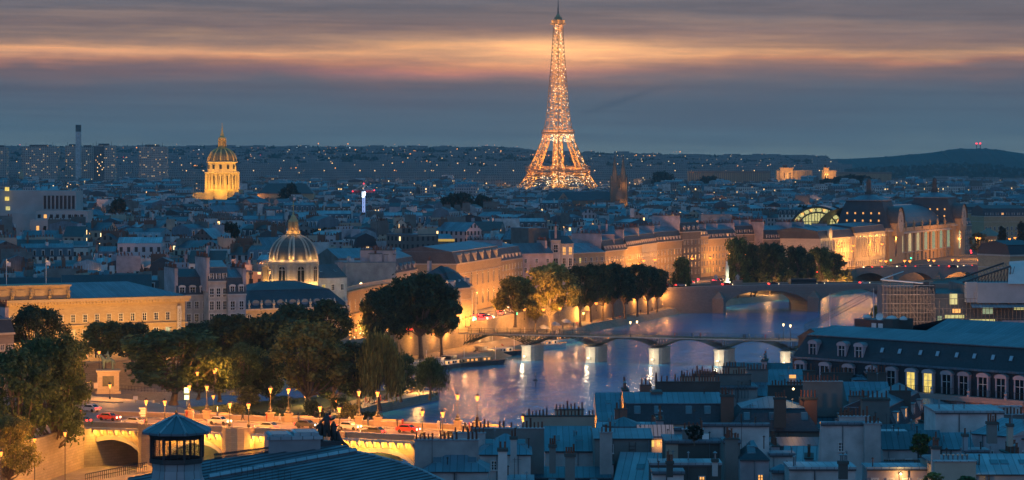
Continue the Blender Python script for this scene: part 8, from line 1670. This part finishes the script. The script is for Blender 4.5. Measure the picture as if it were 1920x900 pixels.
# roof house with two white doors, domes, dish, fence
t = thing('roof_plant_room', 'dark roof cabin with two white doors on the grand mansard building', 'roof cabin', (X(1602, 418), 418, 34.2), an); kk = 418 / F; b = MB(); b.box(0, 70 * kk, 0, 5, -.5, 2.4, 0); b.box(70 * kk, 92 * kk, 0, 5, -.5, 2.6, 1); b.build('cabin', ['slate', 'render_dark'], t)
for x_ in (42, 58): k = MB(); k.box(0, 11 * kk, -.06, 0, .1, 1.9); k.build('white_door', ['white_paint'], t, (x_ * kk, 0, 0))
for px_, s_ in ((1612, .9), (1672, 1.2), (1700, .8)): k = MB(); k.lathe([(.75 * s_, 0), (.75 * s_, .2), (.55 * s_, .45), (.05, .6)], 12); k.build('roof_dome', ['plaster_white'], t, ((px_ - 1602) * kk, 2, 2.5))
dd = MB(); dd.lathe([(.05, 0), (.5, .1), (.62, .25)], 14, capt=False); o = dd.build('satellite_dish', ['white_paint'], t, ((1658 - 1602) * kk, .6, 2.9)); o.rotation_euler = (radians(75), 0, .4)
b = MB(); A, B, C_ = Vector((X(1508, 440), 440, 33.2)), Vector((X(1556, 446), 446, 35.0)), Vector((X(1636, 480), 480, 37.2))
for (p, q_) in ((A, B), (B, C_)):
    for i in range(26): s_ = p.lerp(q_, i / 25); b.tube(s_, s_ + Vector((0, 0, 1.2)), .03, 3)
    b.tube(p + Vector((0, 0, 1.2)), q_ + Vector((0, 0, 1.2)), .04, 4); b.tube(p + Vector((0, 0, .5)), q_ + Vector((0, 0, .5)), .03, 4); b.tube(p, q_, .05, 4)
tag(b.build('roof_fence', ['steel']), 'spiky roof fence running up behind the left end of the grand mansard building', 'fence')
bb = bldg('roof_block', 'stepped dark zinc roof carrying the spiky fence', (X(1545, 438), 438), (X(1650, 446), 446), 6, 32.2, 9, 'gable', 1.6, 'render_dark', 'slate', 'zinc', band=False)
for px_, yt, yb_, lab in ((1556, 550, 612, 'left'), (1638, 540, 600, 'right')): t = thing('flagpole', f'bare thin pole over the roof fence, the {lab} one', 'pole', (X(px_, 470), 470, Z(yb_, 470) - 1)); k = MB(); k.tube((0, 0, 0), (0, 0, (yb_ - yt) / F * 470 + 1), .09, 6, 0, .05); k.build('pole', ['white_paint'], t)
# ================================================================== scaffolded building
Ds = 590.0; ks = Ds / F; sc_ = thing('scaffolded_building', 'half stripped building wrapped in steel scaffolding and grey sheeting at the right', 'building site', (X(1655, Ds), Ds, 9)); fx_ = lambda p: (p - 1655) * ks; fz = lambda y: Z(y, Ds) - 9
b = MB(); b.box(fx_(1668), fx_(1745), 3, 20, 0, fz(540), 0); b.box(fx_(1745), fx_(1812), 3, 22, 0, fz(552), 0); b.box(fx_(1812), fx_(1935), 3, 24, 0, fz(535), 0); b.build('bare_floors', ['render_grey'], sc_)
b = MB(); nx_ = 15; z = 0; zt_ = fz(527)
for i in range(nx_ + 1):
    x_ = fx_(1657 + (1752 - 1657) * i / nx_)
    for y_ in (0, 1.6): b.tube((x_, y_, 0), (x_, y_, zt_ - .018 * (x_ - 0) * 10 + R.uniform(-.4, .6)), .07, 4)
for j in range(13):
    z = zt_ - 1 - j * 2.0; b.box(0, fx_(1752), -.05, 1.7, z - .08, z + .02, 0); b.tube((0, 0, z + 1), (fx_(1752), 0, z + 1), .05, 4)
for j in range(8): x_ = fx_(1662 + j * 11); b.tube((x_, -.1, zt_ - 3 - (j % 3) * 3), (x_ + 2.6, -.1, zt_ - 7 - (j % 3) * 3), .06, 4)
for i in range(26):
    x_ = fx_(1754 + (1935 - 1754) * i / 25); b.tube((x_, 0, 0), (x_, 0, fz(R.choice([548, 560, 545, 575]))), .055, 4)
for j in range(8): z = fz(560) - j * 2.2; b.tube((fx_(1752), 0, z), (fx_(1935), 0, z), .06, 4)
b.tube((-.5, -.2, fz(524)), (fx_(1730), -.2, fz(531)), .16, 4, 1); b.tube((-.5, -.2, fz(524)), (fx_(1705), 9, fz(512)), .12, 4, 1)
b.build('scaffolding', ['steel', 'white_paint'], sc_)
b = MB(); b.box(fx_(1812), fx_(1832), 0, 2.5, fz(567), fz(529), 0); b.box(fx_(1832), fx_(1935), -.4, 2.6, fz(568), fz(530), 0); b.build('sheeting', ['tarpaulin'], sc_)
b = MB(); b.face([(fx_(1820), -1.8, fz(576)), (fx_(1935), -1.8, fz(576)), (fx_(1935), 1, fz(568)), (fx_(1820), 1, fz(568))]); b.build('site_canopy', ['zinc_light'], sc_)
b = MB(); b.face([(fx_(1888), -1, fz(532)), (fx_(1935), -1, fz(532)), (fx_(1935), 6, fz(490)), (fx_(1902), 6, fz(492))]); b.build('white_sheet', ['trim_white'], sc_)
b = MB()
for i in range(16): t_ = i / 15; x_ = fx_(1808 + 90 * t_); zt2 = fz(530 - 30 * t_); b.tube((x_, 2, fz(530)), (x_, 2, zt2), .09, 4); b.tube((x_, 2, zt2), (x_ + 1, 10, zt2 + .6), .08, 4); b.tube((x_, 2, fz(530)), (x_ + .9, 2, zt2), .06, 4)
b.tube((fx_(1808), 2, fz(530)), (fx_(1898), 2, fz(500)), .2, 4); b.tube((fx_(1808), 10, fz(527)), (fx_(1898), 10, fz(496)), .2, 4); b.build('roof_truss', ['dark_steel'], sc_)
for (a, c_, y0_, y1_, m_) in [(1785, 1799, 552, 572, 'board_glow2'), (1822, 1870, 600, 612, 'lit_hall'), (1790, 1805, 580, 588, 'lit_warm'), (1776, 1812, 592, 598, 'lit_hall'), (1762, 1770, 594, 610, 'lit_hall_dim'), (1847, 1866, 577, 590, 'lit_hall_dim'), (1906, 1935, 577, 582, 'lit_hall'), (1757, 1782, 604, 610, 'lit_hall_dim')]: k = MB(); k.box(0, (c_ - a) * ks, -.05, 0, 0, (y1_ - y0_) * ks); k.build('lit_opening', [m_], sc_, (fx_(a), 2.97, fz(y1_)))
for (px_, h0, h1) in ((1724, 522, 560), (1734, 524, 556), (1744, 522, 552), (1756, 526, 548)): k = MB(); k.box(-.55, .55, 0, 1, 0, (h1 - h0) * ks); k.build('concrete_shaft', ['dark_steel'], sc_, (fx_(px_), 5, fz(h1) - 1))
k = MB(); k.box(0, fx_(1935) - fx_(1878), -.2, .3, 0, 1.6); k.build('hoarding', ['plaster_lilac'], sc_, (fx_(1878), -.8, fz(614)))
for p_ in ((1700, -3, 590), (1725, -3, 560), (1680, -3, 560)): plight(sc_, (fx_(p_[0]), p_[1] - 3, fz(p_[2])), 230, (1, .62, .42), .3)
bldg('townhouse', 'dark roofed house cut by the right edge above the scaffolding', P_(1893, 760), P_(1945, 765), 14, Z(478, 760), 9, 'mansard', 4, 'stone', 'slate', 'slate', 0)
# ================================================================== evening haze round everything
hz = MB(); hz.box(-3600, 3600, -60, 10400, -2.2, 345, 0); ho = hz.build('haze', []); tag(ho, 'thin blue evening haze over the city', None, None, 'stuff')
hm = bpy.data.materials.new('haze'); hm.use_nodes = True; hn = hm.node_tree; hn.nodes.clear(); pvn = hn.nodes.new('ShaderNodeVolumePrincipled'); pvn.inputs['Color'].default_value = (.55, .88, 1.0, 1); pvn.inputs['Density'].default_value = HAZE; pvn.inputs['Anisotropy'].default_value = 0
oo = hn.nodes.new('ShaderNodeOutputMaterial'); hn.links.new(pvn.outputs[0], oo.inputs['Volume']); ho.data.materials.clear(); ho.data.materials.append(hm)
hm.cycles.homogeneous_volume = True
